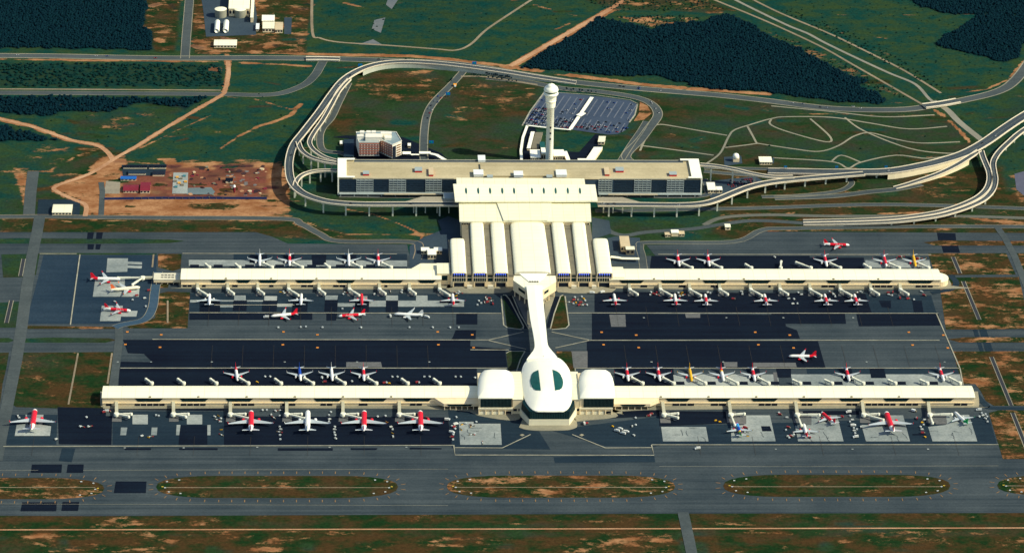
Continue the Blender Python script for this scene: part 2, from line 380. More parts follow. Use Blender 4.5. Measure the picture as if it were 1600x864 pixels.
# rough earth of the building site
rs = random.Random(3)
for k in range(70):
    u = rs.uniform(192, 418); v = rs.uniform(258, 312); paint([(u, v), (u + rs.uniform(4, 22), v + rs.uniform(-1, 1))], 3, rs.uniform(3, 12), soil=rs.choice([.5, .7, 1.1, 1.1]), red=rs.choice([0, .3, 1, 1]), dark=rs.choice([0, 0, .5, .25]))
for k in range(34):
    u = rs.uniform(150, 430); v = rs.choice([rs.uniform(313, 338), rs.uniform(246, 256)]); paint([(u, v), (u + rs.uniform(8, 40), v + rs.uniform(-1, 1))], 4, rs.uniform(3, 9), soil=rs.choice([.45, .6, 1.2]), red=rs.choice([0, 0, .6]))
for k in range(46):
    u = rs.uniform(20, 350); v = rs.uniform(160, 300); paint([(u, v), (u + rs.uniform(8, 46), v + rs.uniform(-4, 4))], 5, rs.uniform(4, 14), soil=rs.choice([.1, .45, .55, .2]), lush=rs.choice([.2, .6, 1]))
for k in range(40):
    u = rs.uniform(225, 480); v = rs.uniform(-5, 82); paint([(u, v), (u + rs.uniform(3, 12), v + rs.uniform(-6, 10))], 4, rs.uniform(4, 14), soil=rs.choice([.2, .5, .75]), dark=rs.choice([0, 0, .5]))
for k in range(60):
    u = rs.uniform(520, 1500); v = rs.uniform(110, 360); paint([(u, v), (u + rs.uniform(8, 60), v + rs.uniform(-3, 3))], 6, rs.uniform(5, 18), lush=rs.choice([.2, .4, .9]), soil=rs.choice([.1, .2, .38]))
for k in range(110):
    u = rs.uniform(-60, 1600); v = rs.uniform(806, 868); paint([(u, v), (u + rs.uniform(10, 90), v + rs.uniform(-1.5, 1.5))], 4, rs.uniform(3, 12), soil=rs.choice([.15, .35, .45, .55]), lush=rs.choice([.1, .2, .45]))
soilline([(60, 93.5), (200, 95.5), (340, 97)], 5, 3, .8); soilline([(190, 246), (260, 212), (330, 180)], 4, 3, .7); paint([(322, 104), (348, 105), (347, 113), (325, 111)], 4, soil=.95)
for k in range(90):
    u = rs.uniform(0, 1600); v = rs.uniform(0, 250); paint([(u, v), (u + rs.uniform(6, 40), v + rs.uniform(-5, 5))], 5, rs.uniform(3, 10), soil=rs.choice([.3, .42, .55, .2]), lush=rs.choice([.3, .5, 1.1]))
for k in range(60):
    u = rs.uniform(1465, 1640); v = rs.uniform(395, 720); paint([(u, v), (u + rs.uniform(4, 20), v + rs.uniform(-3, 6))], 4, rs.uniform(3, 9), soil=rs.choice([.2, .6, .9]))
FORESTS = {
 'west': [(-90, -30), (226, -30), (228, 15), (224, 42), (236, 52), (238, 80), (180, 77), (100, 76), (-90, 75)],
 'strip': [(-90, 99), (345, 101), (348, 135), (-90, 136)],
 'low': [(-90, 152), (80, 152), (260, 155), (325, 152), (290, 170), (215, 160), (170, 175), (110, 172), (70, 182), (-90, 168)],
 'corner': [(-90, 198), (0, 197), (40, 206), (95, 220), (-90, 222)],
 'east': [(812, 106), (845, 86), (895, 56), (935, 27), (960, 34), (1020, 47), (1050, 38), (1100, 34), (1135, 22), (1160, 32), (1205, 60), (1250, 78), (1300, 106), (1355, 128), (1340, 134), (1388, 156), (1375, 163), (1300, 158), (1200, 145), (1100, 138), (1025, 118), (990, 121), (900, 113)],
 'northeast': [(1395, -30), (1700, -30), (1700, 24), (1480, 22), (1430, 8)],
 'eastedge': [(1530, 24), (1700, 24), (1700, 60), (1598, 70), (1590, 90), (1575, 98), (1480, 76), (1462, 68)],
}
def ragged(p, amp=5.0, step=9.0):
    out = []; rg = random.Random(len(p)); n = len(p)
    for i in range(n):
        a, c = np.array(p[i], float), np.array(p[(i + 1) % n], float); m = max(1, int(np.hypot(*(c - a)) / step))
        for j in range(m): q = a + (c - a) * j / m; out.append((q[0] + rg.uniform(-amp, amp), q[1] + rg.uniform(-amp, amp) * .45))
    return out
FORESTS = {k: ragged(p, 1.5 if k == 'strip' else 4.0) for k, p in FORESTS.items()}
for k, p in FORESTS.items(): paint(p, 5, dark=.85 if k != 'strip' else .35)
for q in ([(106, 60), (128, 62)], [(165, 68), (200, 70)]): paint(q, 3, 5, dark=.2, soil=.7)
paint([(560, -10), (830, -10), (760, 40), (715, 78), (500, 66), (492, -10)], 8, dark=.08)
paint([(830, 85), (870, 90), (1010, 115), (1000, 122), (930, 108), (850, 92)], 5, dark=.15)
zz = np.zeros_like(X)
verts = np.stack([X, Y, zz], -1).reshape(-1, 3)
idx = np.arange(nx * ny).reshape(ny, nx)
fa = np.stack([idx[:-1, :-1], idx[:-1, 1:], idx[1:, 1:], idx[1:, :-1]], -1).reshape(-1, 4)
R = 30000.0
big = np.array([(-R, -R, 0), (R, -R, 0), (R, R, 0), (-R, R, 0)]); c4 = [idx[0, 0], idx[0, -1], idx[-1, -1], idx[-1, 0]]
n0 = len(verts); verts = np.vstack([verts, big])
# the outer ring joins every border vertex so the ground is one sheet
ring = []
bot = list(idx[0, :]); top_ = list(idx[-1, :]); lef = list(idx[:, 0]); rig = list(idx[:, -1])
extra = [tuple([n0, n0 + 1] + bot[::-1]), tuple([n0 + 1, n0 + 2] + rig[::-1]), tuple([n0 + 2, n0 + 3] + top_), tuple([n0 + 3, n0] + lef)]
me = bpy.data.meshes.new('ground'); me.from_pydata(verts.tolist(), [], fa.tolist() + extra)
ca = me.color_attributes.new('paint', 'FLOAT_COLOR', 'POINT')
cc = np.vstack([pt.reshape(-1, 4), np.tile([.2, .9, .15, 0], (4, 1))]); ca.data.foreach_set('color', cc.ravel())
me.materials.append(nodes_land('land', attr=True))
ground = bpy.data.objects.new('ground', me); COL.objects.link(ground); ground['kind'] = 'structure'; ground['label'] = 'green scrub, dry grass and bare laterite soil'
# ---- paved areas
sheet('apron', [[(-300, 363), (400, 363), (425, 370), (450, 381), (636, 382), (640, 400), (1024, 400), (1010, 383), (1145, 381), (1190, 362), (1900, 366), (1900, 800.5), (1080, 802), (1060, 802), (140, 806), (-300, 804)]], ASPH, .15)
LANDI = nodes_land('infield_grass', soil=.37, lush=.3); LANDG = nodes_land('infield_green', soil=.18, lush=.62); LANDS = nodes_land('infield_soil', soil=.50, lush=.2)
LANDX = nodes_land('infield_plain', soil=.06, lush=.5)
def stadium(x0, x1, yc, hh, pw=88):
    pts = []
    for k in range(13):
        t = k / 12 * math.pi; pts.append((x1 - pw + pw * math.sin(t), yc - hh * math.copysign(abs(math.cos(t)) ** .8, math.cos(t))))
    for k in range(13):
        t = k / 12 * math.pi; pts.append((x0 + pw - pw * math.sin(t), yc + hh * math.copysign(abs(math.cos(t)) ** .8, math.cos(t))))
    return pts
ISL = [(-260, 163, 763, 16.5), (244, 622, 760.5, 17.2), (698, 1055, 760, 17.2), (1130, 1485, 758.8, 17.2), (1558, 1900, 758, 16.5)]
for i, a in enumerate(ISL): sheet('grass_island', [stadium(*a)], LANDI if i % 2 else LANDS, .3)
sheet('grass_island', [[(-200, 374), (6, 373.5), (30, 372.5), (47, 373), (46, 381), (-200, 381)], [(63, 373), (200, 373.5), (265, 374.5), (288, 377), (265, 380), (190, 381), (62, 381)]], LANDG, .3)
sheet('grass_island', [[(2, 398), (43, 397), (38, 433), (5, 434)], [(2, 473), (32, 471), (30, 512), (-60, 512), (-60, 474)], [(58, 396), (62, 397), (56, 430), (53, 430)], [(62, 395.5), (245, 396), (245, 398.5), (62, 398)]], LANDG, .3)
sheet('grass_island', [[(247, 397), (284, 397), (282, 420), (270, 424), (247, 418)], [(247, 459), (262, 456), (297, 457), (293, 513), (202, 513), (197, 509), (205, 504), (228, 503), (242, 497)], [(43, 509), (120, 510), (182, 511), (180, 514), (42, 514)], [(245, 434), (268, 434), (262, 450), (247, 450)]], LANDS, .3)
sheet('grass_island', [[(35, 529), (80, 527.5), (170, 528.5), (182, 531.5), (165, 535.5), (36, 535.5)], [(-200, 527), (14, 528), (22, 532), (14, 535), (-200, 535)]], LANDG, .3)
sheet('grass_island', [[(33, 551), (178, 550), (174, 600), (160, 640), (26, 636), (19, 632)], [(-200, 553), (14, 551), (10, 575), (4, 600), (0, 632), (-10, 640), (-200, 640)]], LANDI, .3)
sheet('grass_island', [[(1466, 432), (1476, 434), (1592, 433), (1610, 514), (1478, 515)], [(1443, 379), (1470, 376), (1567, 377), (1572, 384), (1460, 384)], [(1576, 377), (1900, 378), (1900, 384), (1580, 384)],
  [(1450, 396), (1572, 396), (1587, 429), (1478, 430), (1458, 420)], [(1583, 396), (1900, 396), (1900, 429), (1597, 429)], [(1480, 530), (1510, 527), (1900, 528), (1900, 535.5), (1500, 535)]], LANDS, .3)
sheet('grass_island', [[(1489, 549), (1900, 549), (1900, 634), (1553, 634), (1540, 626), (1533, 612), (1524, 600), (1503, 600)], [(1545, 645), (1560, 641), (1900, 641), (1900, 717), (1567, 717)]], LANDS, .3)
sheet('grass_island', [[(785, 463), (789, 462), (818, 509), (812, 514), (792, 511)]], LANDG, .3)
sheet('grass_island', [[(874, 464), (881, 462), (888, 508), (884, 513), (860, 514), (860, 510)]], LANDI, .3)
sheet('grass_island', [[(791, 552), (796, 549), (820, 549), (812, 575), (794, 580)]], LANDG, .3)
sheet('grass_island', [[(868, 549), (893, 549), (898, 580), (880, 580)]], LANDI, .3)
# kerb edgings of the islands under the bridge
def kerb(pts, wd=1.6, z=.42, m=None, name='kerb'):
    w = [P(a, b_) for a, b_ in pts]; b = MB(); A, B = offset_line(w, -wd / 2, wd / 2); n = len(w)
    zz_ = Vector((0, 0, z)); b.add([p + zz_ for p in A] + [p + zz_ for p in B] + A + B, [(i, i + 1, n + i + 1, n + i) for i in range(n - 1)] + [(i, i + 1, 2 * n + i + 1, 2 * n + i) for i in range(n - 1)] + [(n + i, n + i + 1, 3 * n + i + 1, 3 * n + i) for i in range(n - 1)])
    o = b.build(name, m or PAINT_W); o['kind'] = 'structure'; return o
kerb([(786, 461), (790, 461), (796, 468), (818, 510), (817, 514)]); kerb([(783, 463), (787, 508), (793, 512), (815, 515)])
kerb([(880, 461), (876, 463), (866, 490), (860, 514)]); kerb([(883, 463), (889, 508), (884, 513), (862, 515)]); kerb([(866, 462), (860, 480), (852, 500)]); kerb([(801, 463), (812, 490), (826, 514)])
kerb([(807, 580), (813, 562), (820, 549)]); kerb([(791, 552), (796, 549), (820, 549)], 1.2); kerb([(893, 549), (897, 555), (899, 580)], 1.2)
# ---- fresher and older paving
sheet('apron_patch', [
 [(192, 531), (735, 531), (735, 541), (770, 544), (790, 545), (790, 552), (793, 574), (186, 574), (188, 565), (238, 566), (225, 553), (200, 552)],
 [(296, 488.5), (488, 489.5), (488, 500), (296, 500)], [(510, 490), (527, 490), (525, 501), (510, 501)], [(713, 490), (746, 490), (746, 507), (713, 507)], [(712, 516), (744, 516), (743, 531), (705, 531), (708, 526)],
 [(187, 575), (745, 575), (745, 603), (185, 603)],
 [(929, 456), (1352, 459), (1362, 489), (929, 488)],
 [(925, 490), (1225, 492), (1228, 510), (1245, 516), (1250, 529), (925, 531)], [(917, 533), (1278, 533), (1290, 575), (917, 575)],
 [(1205, 490), (1320, 490), (1322, 506), (1210, 506)], [(1338, 491), (1466, 490), (1471, 509), (1342, 510)], [(1425, 470), (1440, 470), (1443, 488), (1428, 488)], [(1373, 470), (1392, 470), (1392, 482), (1378, 480)],
 [(960, 575), (1052, 575), (1055, 603), (960, 603)],
 [(1018, 400), (1265, 400), (1267, 422), (1015, 422)], [(1265, 403), (1350, 403), (1350, 421), (1267, 421)],
 [(90, 636), (176, 638), (174, 695), (92, 694)], [(350, 650), (700, 652), (706, 695), (350, 695)], [(186, 633), (350, 635), (350, 642), (186, 640)], [(281, 664), (324, 664), (324, 695), (279, 695)],
 [(50, 725.5), (97, 725.5), (96, 738.5), (48, 738.5)], [(106, 725.5), (131, 725.5), (130, 738.5), (104, 738.5)], [(35, 784.5), (89, 784.5), (88, 798.5), (32, 798.5)], [(98, 784), (124, 784), (122, 798), (96, 798)], [(181, 752), (229, 752), (228, 770), (178, 770)],
 [(137, 363.5), (147, 363.5), (145, 374), (136, 374)], [(151, 363.5), (161, 363.5), (159, 374), (150, 374)], [(137, 382), (147, 382), (146, 390), (137, 390)], [(150, 382), (158, 382), (156, 390), (149, 390)],
 [(1464, 364), (1493, 365), (1494, 376), (1466, 376)], [(1471, 384), (1497, 384), (1500, 395), (1474, 395)],
 [(1032, 642), (1140, 643), (1146, 661), (1030, 666), (1030, 658)], [(1245, 642), (1345, 642), (1345, 648), (1245, 648)],
 [(900, 637), (1032, 637), (1030, 650), (920, 655)], [(434, 700), (520, 700), (520, 704), (434, 704)], [(548, 700), (590, 700), (588, 703), (548, 703)], [(640, 699), (690, 700), (690, 702), (640, 702)], [(195, 700), (236, 700), (236, 703), (195, 703)], [(280, 700), (340, 700), (340, 703), (280, 703)],
 [(785, 464), (800, 462), (826, 514), (819, 514)], [(866, 463), (874, 464), (860, 512), (853, 514)]], ASPH_D, .3)
sheet('apron_patch', [
 [(345, 576), (435, 576), (435, 603), (345, 603)],
 [(12, 648), (90, 648), (88, 695), (10, 695)], [(176, 642), (350, 643), (350, 695), (176, 695)], [(700, 640), (820, 645), (840, 670), (860, 702), (706, 700)], [(860, 672), (1032, 650), (1030, 696), (1020, 698), (945, 697)],
 [(1032, 666), (1545, 650), (1558, 694), (1030, 694)], [(1275, 691), (1420, 691), (1420, 694), (1275, 694)],
 [(365, 396), (636, 397), (636, 420), (365, 420)], [(296, 458), (760, 460), (783, 462), (786, 489), (296, 489)], [(1352, 459), (1455, 462), (1463, 489), (1362, 489)],
 [(97, 700), (118, 700), (112, 722), (92, 720)], [(865, 714), (1022, 711), (1024, 722), (867, 723)], [(1530, 515), (1541, 515), (1552, 549), (1540, 549)], [(1520, 515), (1527, 515), (1537, 549), (1531, 549)],
 [(745, 545), (800, 546), (832, 549), (745, 549)], [(1260, 576), (1500, 576), (1503, 590), (1500, 604), (1262, 590)], [(1440, 423), (1490, 424), (1495, 440), (1488, 452), (1440, 455)]], ASPH_M, .24)
sheet('apron_patch', [[(68, 399), (246, 399), (244, 418), (246, 436), (240, 480), (232, 496), (195, 506), (40, 506), (58, 440)]], ASPH_B, .24)
# ---- concrete pads
sheet('concrete_stand', [
 [(168, 404), (200, 404), (199, 425), (166, 426)], [(199, 409), (222, 410), (222, 414), (199, 413)], [(199, 415), (222, 416), (221, 420), (198, 419)], [(149, 435), (195, 436), (195, 450), (218, 449), (217, 464), (145, 464)], [(159, 478), (192, 478), (191, 486), (215, 486), (213, 495), (189, 495), (188, 502), (156, 502)],
 [(295, 406.5), (636, 407.5), (636, 417), (295, 416)],
 [(297, 469), (318, 469), (318, 473), (297, 473)], [(335, 477.5), (380, 477.5), (380, 480.5), (335, 480.5)], [(310, 469), (412, 469.5), (412, 471.5), (310, 471.5)],
 [(366, 462), (384, 462), (384, 470), (366, 470)], [(413, 463), (433, 463), (432, 479), (413, 479)], [(432, 475), (463, 475), (463, 479.5), (432, 479.5)], [(508, 462), (528, 462), (527, 469), (508, 469)], [(527, 474), (555, 474), (555, 479.5), (527, 479.5)], [(553, 463), (574, 463), (574, 469), (553, 469)], [(603, 462), (622, 462), (622, 470), (603, 470)],
 [(575, 470), (603, 470), (603, 479.5), (575, 479.5)], [(622, 470), (725, 470), (725, 479.5), (622, 479.5)], [(650, 462), (668, 462), (668, 470), (650, 470)],
 [(1052, 586), (1060, 585), (1215, 585), (1218, 603), (1054, 603)], [(1236, 585), (1500, 585), (1504, 603), (1238, 603)], [(1352, 407), (1452, 407), (1454, 419), (1352, 419)],
 [(40, 648), (68, 648), (66, 664), (80, 666), (78, 681), (23, 681), (26, 664), (40, 662)], [(207, 648), (231, 648), (231, 663), (207, 663)], [(189, 668), (199, 668), (197, 680), (188, 680)], [(237, 668), (246, 668), (245, 680), (236, 680)], [(292, 648), (316, 648), (316, 663), (292, 663)], [(276, 664), (282, 664), (280, 680), (275, 680)], [(324, 664), (329, 664), (329, 680), (324, 680)],
 [(717, 659), (740, 659), (740, 662), (782, 662), (784, 695), (719, 695)], [(1033, 667), (1103, 667), (1107, 689.5), (1036, 689.5)],
 [(1142, 665), (1163, 664), (1165, 649), (1203, 649), (1212, 689.5), (1143, 689.5)], [(1242, 665), (1268, 664), (1268, 649), (1308, 649), (1318, 689.5), (1247, 689.5)], [(1346, 664), (1375, 664), (1385, 649), (1411, 649), (1422, 689.5), (1353, 689.5)], [(1450, 667), (1478, 664), (1478, 649), (1514, 648), (1527, 689.5), (1457, 689.5)]], CONC, .42)
sheet('apron_patch', [[(312, 470), (344, 470), (344, 488), (312, 488)], [(365, 470), (386, 470), (385, 486), (364, 486)], [(411, 470), (434, 470), (432, 487), (409, 487)], [(458, 472), (481, 472), (480, 488), (456, 488)], [(508, 469), (528, 469), (527, 487), (507, 487)], [(555, 471), (577, 471), (576, 488), (554, 488)], [(603, 470), (622, 470), (622, 488), (603, 488)], [(687, 471), (718, 471), (718, 474), (687, 474)],
 [(487, 399), (510, 399), (509, 415), (488, 415)], [(390, 399), (418, 399), (416, 411), (390, 411)], [(443, 399), (460, 399), (460, 412), (443, 412)], [(535, 399), (557, 399), (556, 412), (535, 412)], [(1213, 576), (1236, 576), (1236, 590), (1215, 590)], [(1359, 576), (1381, 576), (1385, 591), (1361, 591)], [(1310, 576), (1330, 576), (1335, 596), (1318, 596)], [(1166, 576), (1186, 576), (1190, 596), (1172, 596)],
 [(1426, 678), (1447, 678), (1447, 680), (1426, 680)], [(1189, 666), (1203, 666), (1206, 674), (1191, 674)], [(1004, 586), (1052, 586), (1052, 602), (1005, 602)],
 *[[(x, 596.5), (x + 13, 596.5), (x + 14, 601.5), (x + 1, 601.5)] for x in (1056, 1105, 1155, 1204, 1254, 1303, 1352, 1402, 1452)],
 *[[(x, 414), (x + 14, 414), (x + 14, 418.5), (x, 418.5)] for x in (297, 334, 383, 430, 480, 525, 572)]], ASPH_D, .54)
PADG = nodes_asphalt('older_concrete', (.10, .11, .11, 1), (.15, .15, .14, 1), .2, .25)
sheet('apron_patch', [[(1149, 650), (1166, 650), (1166, 663), (1149, 663)], [(1255, 650), (1268, 650), (1268, 664), (1253, 664)], [(1460, 649), (1478, 649), (1480, 663), (1462, 663)], [(1208, 582), (1214, 582), (1216, 603), (1210, 603)], [(541, 566), (595, 566), (597, 574), (541, 574)], [(952, 492), (977, 492), (978, 511), (955, 511)], [(1070, 490), (1094, 490), (1094, 497), (1072, 497)], [(893, 549), (918, 549), (918, 575), (896, 575)], [(1130, 566), (1152, 566), (1152, 574), (1132, 574)], [(1177, 567), (1243, 567), (1245, 574), (1177, 574)]], PADG, .52)
# ---- markings
PX = 1 / 1.13
LINES = [[(296, 489), (783, 490)], [(238, 530.6), (764, 531.6)], [(188, 575.5), (792, 575.5)], [(900, 575.5), (1500, 575.5)], [(922, 532), (1468, 532)], [(888, 489.5), (1466, 490)], [(5, 697.7), (708, 695.8)], [(1018, 695), (1560, 694.8)], [(709, 695.5), (711, 711), (1022, 711.5), (1018, 695.5)], [(711, 699.5), (785, 700), (829, 679)], [(894, 679), (946, 700), (1018, 699.5)], [(764, 531.6), (818, 519)], [(764, 532.5), (822, 546)], [(922, 532), (862, 519)], [(922, 532), (868, 544)],
 [(285, 396.5), (620, 397.5)], [(1028, 398), (1455, 398.5)], [(335, 477), (460, 477)], [(735, 546.8), (795, 547.2)], [(125, 398), (110, 508)], [(62, 397), (120, 397)], [(1463, 490), (1500, 576), (1505, 602)]]
b = MB()
for l in LINES:
    w_ = [P(x, y) for x, y in l]; ribbon(b, w_, -.8, .8, .66)
for l in ([(-60, 735.5), (60, 735)], [(130, 735), (700, 733)], [(1030, 729), (1560, 728)], [(-100, 787), (700, 790)], [(0, 827), (0.1, 827)]):
    w_ = [P(x, y) for x, y in l]; ribbon(b, w_, -.2, .2, .66)
b.build('apron_marking', PAINT_W)['kind'] = 'structure'
b = MB()
for (x, y) in [(199, 519), (252, 523.5), (196, 538.5), (250, 543), (443, 519), (496, 523.5), (442, 539), (496, 543.5), (684, 519), (738, 523.5), (685, 539), (740, 543.5), (940, 519.5), (994, 524), (943, 539), (998, 543.5), (1180, 519.5), (1234, 524), (1185, 539), (1240, 544), (1420, 519.5), (1474, 524), (1426, 539.5), (1481, 544)]:
    c = P(x, y); b.box(c.x - 1.7, c.x + 1.7, c.y - 1.9, c.y + 1.9, .6, .66)
b.build('guidance_marking', PAINT_O)['kind'] = 'structure'
b = MB()
for u, v0, v1 in [(x, 540, 575) for x in (332, 380, 428, 476, 524, 572, 620, 668, 975, 1024, 1072, 1121, 1170, 1219, 1315, 1364, 1412, 1461)] + [(x, 480, 510) for x in (327, 374, 421, 470, 518, 565, 612, 660, 707, 962, 1009, 1056, 1103, 1150, 1198, 1245, 1292, 1339, 1387)] + [(x, 682, 712) for x in (54, 217, 304, 392, 481, 569, 657, 1090, 1175, 1280, 1392, 1490)]:
    a_, c_ = P(u, v0), P(u, v1); c_.x = a_.x; ribbon(b, [a_, c_], -.16, .16, .67)
b.build('lead_in_line', PAINT_F)['kind'] = 'structure'
b = MB(); rj = random.Random(9)
for (ua, ub) in ((1142, 1210), (1246, 1316), (1352, 1420), (1456, 1525), (1036, 1105), (719, 783)):
    for k in range(5):
        u = rj.uniform(ua + 3, ub - 3); v = rj.uniform(668, 684); q = [P(u, v)]
        for j in range(5): q.append(q[-1] + Vector((rj.uniform(-1.5, 2.5) if k % 3 else rj.uniform(-7, 7), rj.uniform(-5, -1) if k % 3 else rj.uniform(-1, 1), 0)))
        ribbon(b, q, -.28, .28, .62)
b.build('pavement_crack', ASPH_M)['kind'] = 'structure'
b = MB()   # short yellow shoulder bars round the taxiway islands
def outline_bars(a, n=16):
    x0, x1, yc, hh = a; st = stadium(*a)
    w_ = [P(x, y) for x, y in st]; cl = w_ + [w_[0]]
    c = P((x0 + x1) / 2, yc)
    for i in range(len(cl) - 1):
        p, q = cl[i], cl[i + 1]; L = (q - p).length; k = max(1, int(L / 16))
        for j in range(k):
            s = p.lerp(q, (j + .5) / k)
            if abs((s.x - P(x0, yc).x)) < 165 or abs(s.x - P(x1, yc).x) < 165 or (int(s.x / 16) % 13 == 0):
                d = (q - p).normalized(); nn = Vector((d.y, -d.x, 0))
                if (s - c).dot(nn) < 0: nn = -nn
                b.add([s + nn * 5 - d * .5 + Vector((0, 0, .4)), s + nn * 11 - d * .5 + Vector((0, 0, .4)), s + nn * 11 + d * .5 + Vector((0, 0, .4)), s + nn * 5 + d * .5 + Vector((0, 0, .4))], [(0, 1, 2, 3)])
for a in ISL: outline_bars(a)
b.build('shoulder_marking', PAINT_Y)['kind'] = 'structure'
# ---- taxiway island centre tracks and perimeter track
for a, yy in zip(ISL, (761.5, 761.7, 761.3, 760.3, 759)):
    road('track', [(a[0] + 12, yy), (a[1] - 14, yy)], 1.3, TANG, .42, sm=0)
road('perimeter_track', [(-200, 828), (0, 827.3), (400, 826.8), (800, 826), (1060, 825.5), (1085, 825.5), (1300, 825), (1800, 824)], 2.8, TAN, .14)
road('side_road', [(1067, 800), (1070, 812), (1078, 850), (1086, 890)], 14, ROADM, .36, sm=0)
road('service_road', [(-300, 340), (0, 339), (60, 338.5), (130, 339.5), (250, 340.5), (440, 342), (470, 350), (500, 366), (530, 377), (640, 378), (655, 388), (652, 405)], 11, ROADM, .14, edge=1.2, em=TANG)
road('service_road', [(62, 340), (58, 363), (50, 400), (42, 450), (34, 510), (26, 560), (16, 610), (6, 660), (-6, 720)], 16, ROADM, .36, sm=0)
road('service_road', [(186, 508), (186, 530), (182, 565), (176, 610), (172, 650)], 11, ROADM, .36, sm=0)
road('service_road', [(1558, 355), (1570, 372), (1585, 400), (1605, 450)], 10, ROADM, .36, sm=0)
road('service_road', [(247, 425), (242, 455), (238, 482), (225, 500), (190, 508), (180, 512)], 12, nodes_asphalt('blue_road', (.03, .07, .11, 1), (.05, .09, .13, 1)), .36, edge=.7)
road('service_road', [(1522, 612), (1540, 632), (1560, 638), (1700, 639)], 9, ASPH_M, .36)
road('service_road', [(1484, 430), (1494, 442), (1486, 452), (1455, 458)], 9, ASPH_M, .36)
road('service_road', [(1795, 357), (1500, 354), (1240, 357), (1190, 360), (1145, 378), (1015, 379), (1000, 385), (1003, 400), (1006, 422)], 10, ROADM, .14, edge=.8)
# ---- roads landside
road('highway', [(-300, 86), (0, 87.5), (100, 88.5), (200, 90.5), (290, 91.5), (400, 91), (500, 92), (600, 95), (700, 99), (760, 107), (820, 117), (900, 129), (1000, 139), (1060, 144), (1130, 150), (1200, 158), (1300, 170), (1400, 172), (1450, 167), (1500, 158), (1560, 143), (1590, 122), (1620, 80)], 15, ROADM, .14, edge=2.0)
road('highway', [(-300, 146), (0, 145.5), (100, 146), (200, 146.5), (345, 147.5), (400, 149), (440, 146), (475, 133), (492, 118), (500, 105), (505, 96)], 13, ROADM, .14, edge=.8)
road('gravel_track', [(-200, 139), (100, 140), (345, 141.5)], 4, TANG, .14)
road('service_road', [(296, -60), (296, 0), (291, 60), (289, 92)], 13, ROADM, .2, sm=0, edge=1)
road('gravel_track', [(488, -30), (488, 50), (500, 60), (530, 66.5), (600, 71), (680, 77), (712, 79), (735, 70), (760, 47), (800, 20), (840, -6)], 4.5, TANG, .14)
road('dirt_track', [(797, 104), (850, 74), (900, 45), (950, 17), (1000, -16)], 9, TAN, .2)
road('dirt_track', [(-60, 172), (0, 186), (50, 198), (110, 219), (150, 227), (168, 238), (176, 250)], 8, TAN, .16)
road('dirt_track', [(356, 96), (357, 115), (352, 140), (345, 150), (300, 176), (250, 206), (215, 228), (185, 245), (140, 272), (88, 291), (90, 300), (115, 312), (134, 321), (133, 338)], 7, TAN, .22)
road('service_road', [(52, 268), (48, 300), (45, 338)], 17, ROADM, .18, sm=0)
road('service_road', [(158, 285), (160, 300), (158, 337)], 8, ROADM, .18, sm=0)
# approach road curving down to the hotel and the car park road
road('access_road', [(724, 112), (705, 133), (680, 158), (668, 178), (663, 205), (662, 240), (664, 256)], 10.5, ROADM, .2, edge=1.4)
road('access_road', [(1000, 260), (978, 245), (1000, 220), (1015, 200), (1028, 180), (1018, 163), (990, 152), (930, 143), (880, 139), (820, 128), (760, 122)], 13, ROADM, .2, edge=1.2)
road('access_road', [(968, 255), (985, 228), (1001, 205), (1010, 190)], 9, ROADM, .26, edge=1)
road('footpath', [(840, 133), (760, 121), (720, 120)], 4, TANG, .3)
ct = [[(1000, 236), (1008, 218), (1020, 200), (1032, 195), (1060, 199), (1100, 206), (1136, 212)], [(1104, 256), (1125, 240), (1138, 215), (1147, 204), (1170, 196), (1205, 186), (1230, 183), (1300, 184), (1360, 193), (1420, 202), (1480, 198)], [(1003, 228), (1050, 234), (1115, 243)], [(1133, 231), (1180, 225), (1181, 222), (1168, 198)], [(1181, 224), (1240, 233), (1280, 237), (1310, 228), (1335, 213), (1360, 208), (1400, 218), (1440, 224), (1500, 222)], [(1205, 187), (1204, 195), (1230, 206), (1290, 222), (1297, 214), (1266, 186)], [(1320, 184), (1350, 205), (1420, 232), (1480, 240), (1530, 238)], [(1208, 247), (1300, 253), (1325, 263), (1345, 254), (1400, 243), (1450, 248), (1500, 240)], [(1300, 252), (1315, 243), (1345, 254)], [(1205, 166), (1300, 175), (1380, 183), (1460, 180)]]
for c in ct: road('footpath', c, 3.3, CONC_P, .18)
road('canal_track', [(1080, -14), (1120, 2), (1200, 35), (1280, 72), (1330, 100), (1400, 140), (1442, 164)], 4.5, TANG, .18)
road('canal_track', [(1150, -14), (1200, 12), (1240, 30), (1300, 55), (1360, 84), (1415, 112), (1470, 146)], 4.5, TANG, .18)
WATER = mat('muddy_water', (.26, .24, .17, 1), .4, .15, .03)
road('canal_water', [(1120, -14), (1180, 16), (1230, 40), (1262, 53), (1290, 68), (1340, 92), (1390, 115), (1430, 132), (1452, 155), (1464, 162)], 5.5, WATER, .16)
road('canal_water', [(1458, 158), (1480, 172), (1500, 192), (1535, 220)], 11, WATER, .17)
sheet('pond', [[(1585, 272), (1600, 268), (1650, 290), (1640, 312), (1600, 306), (1588, 296)]], mat('pond_water', (.10, .10, .13, 1), .3, .2, .05), .16)
sheet('field_clearing', [[(608, -6), (622, 0), (612, 15), (603, 8)], [(585, 32), (602, 28), (595, 52), (581, 46)], [(583, 62), (600, 72), (560, 70)]], nodes_asphalt('grey_clearing', (.10, .13, .14, 1), (.16, .17, .17, 1)), .14)
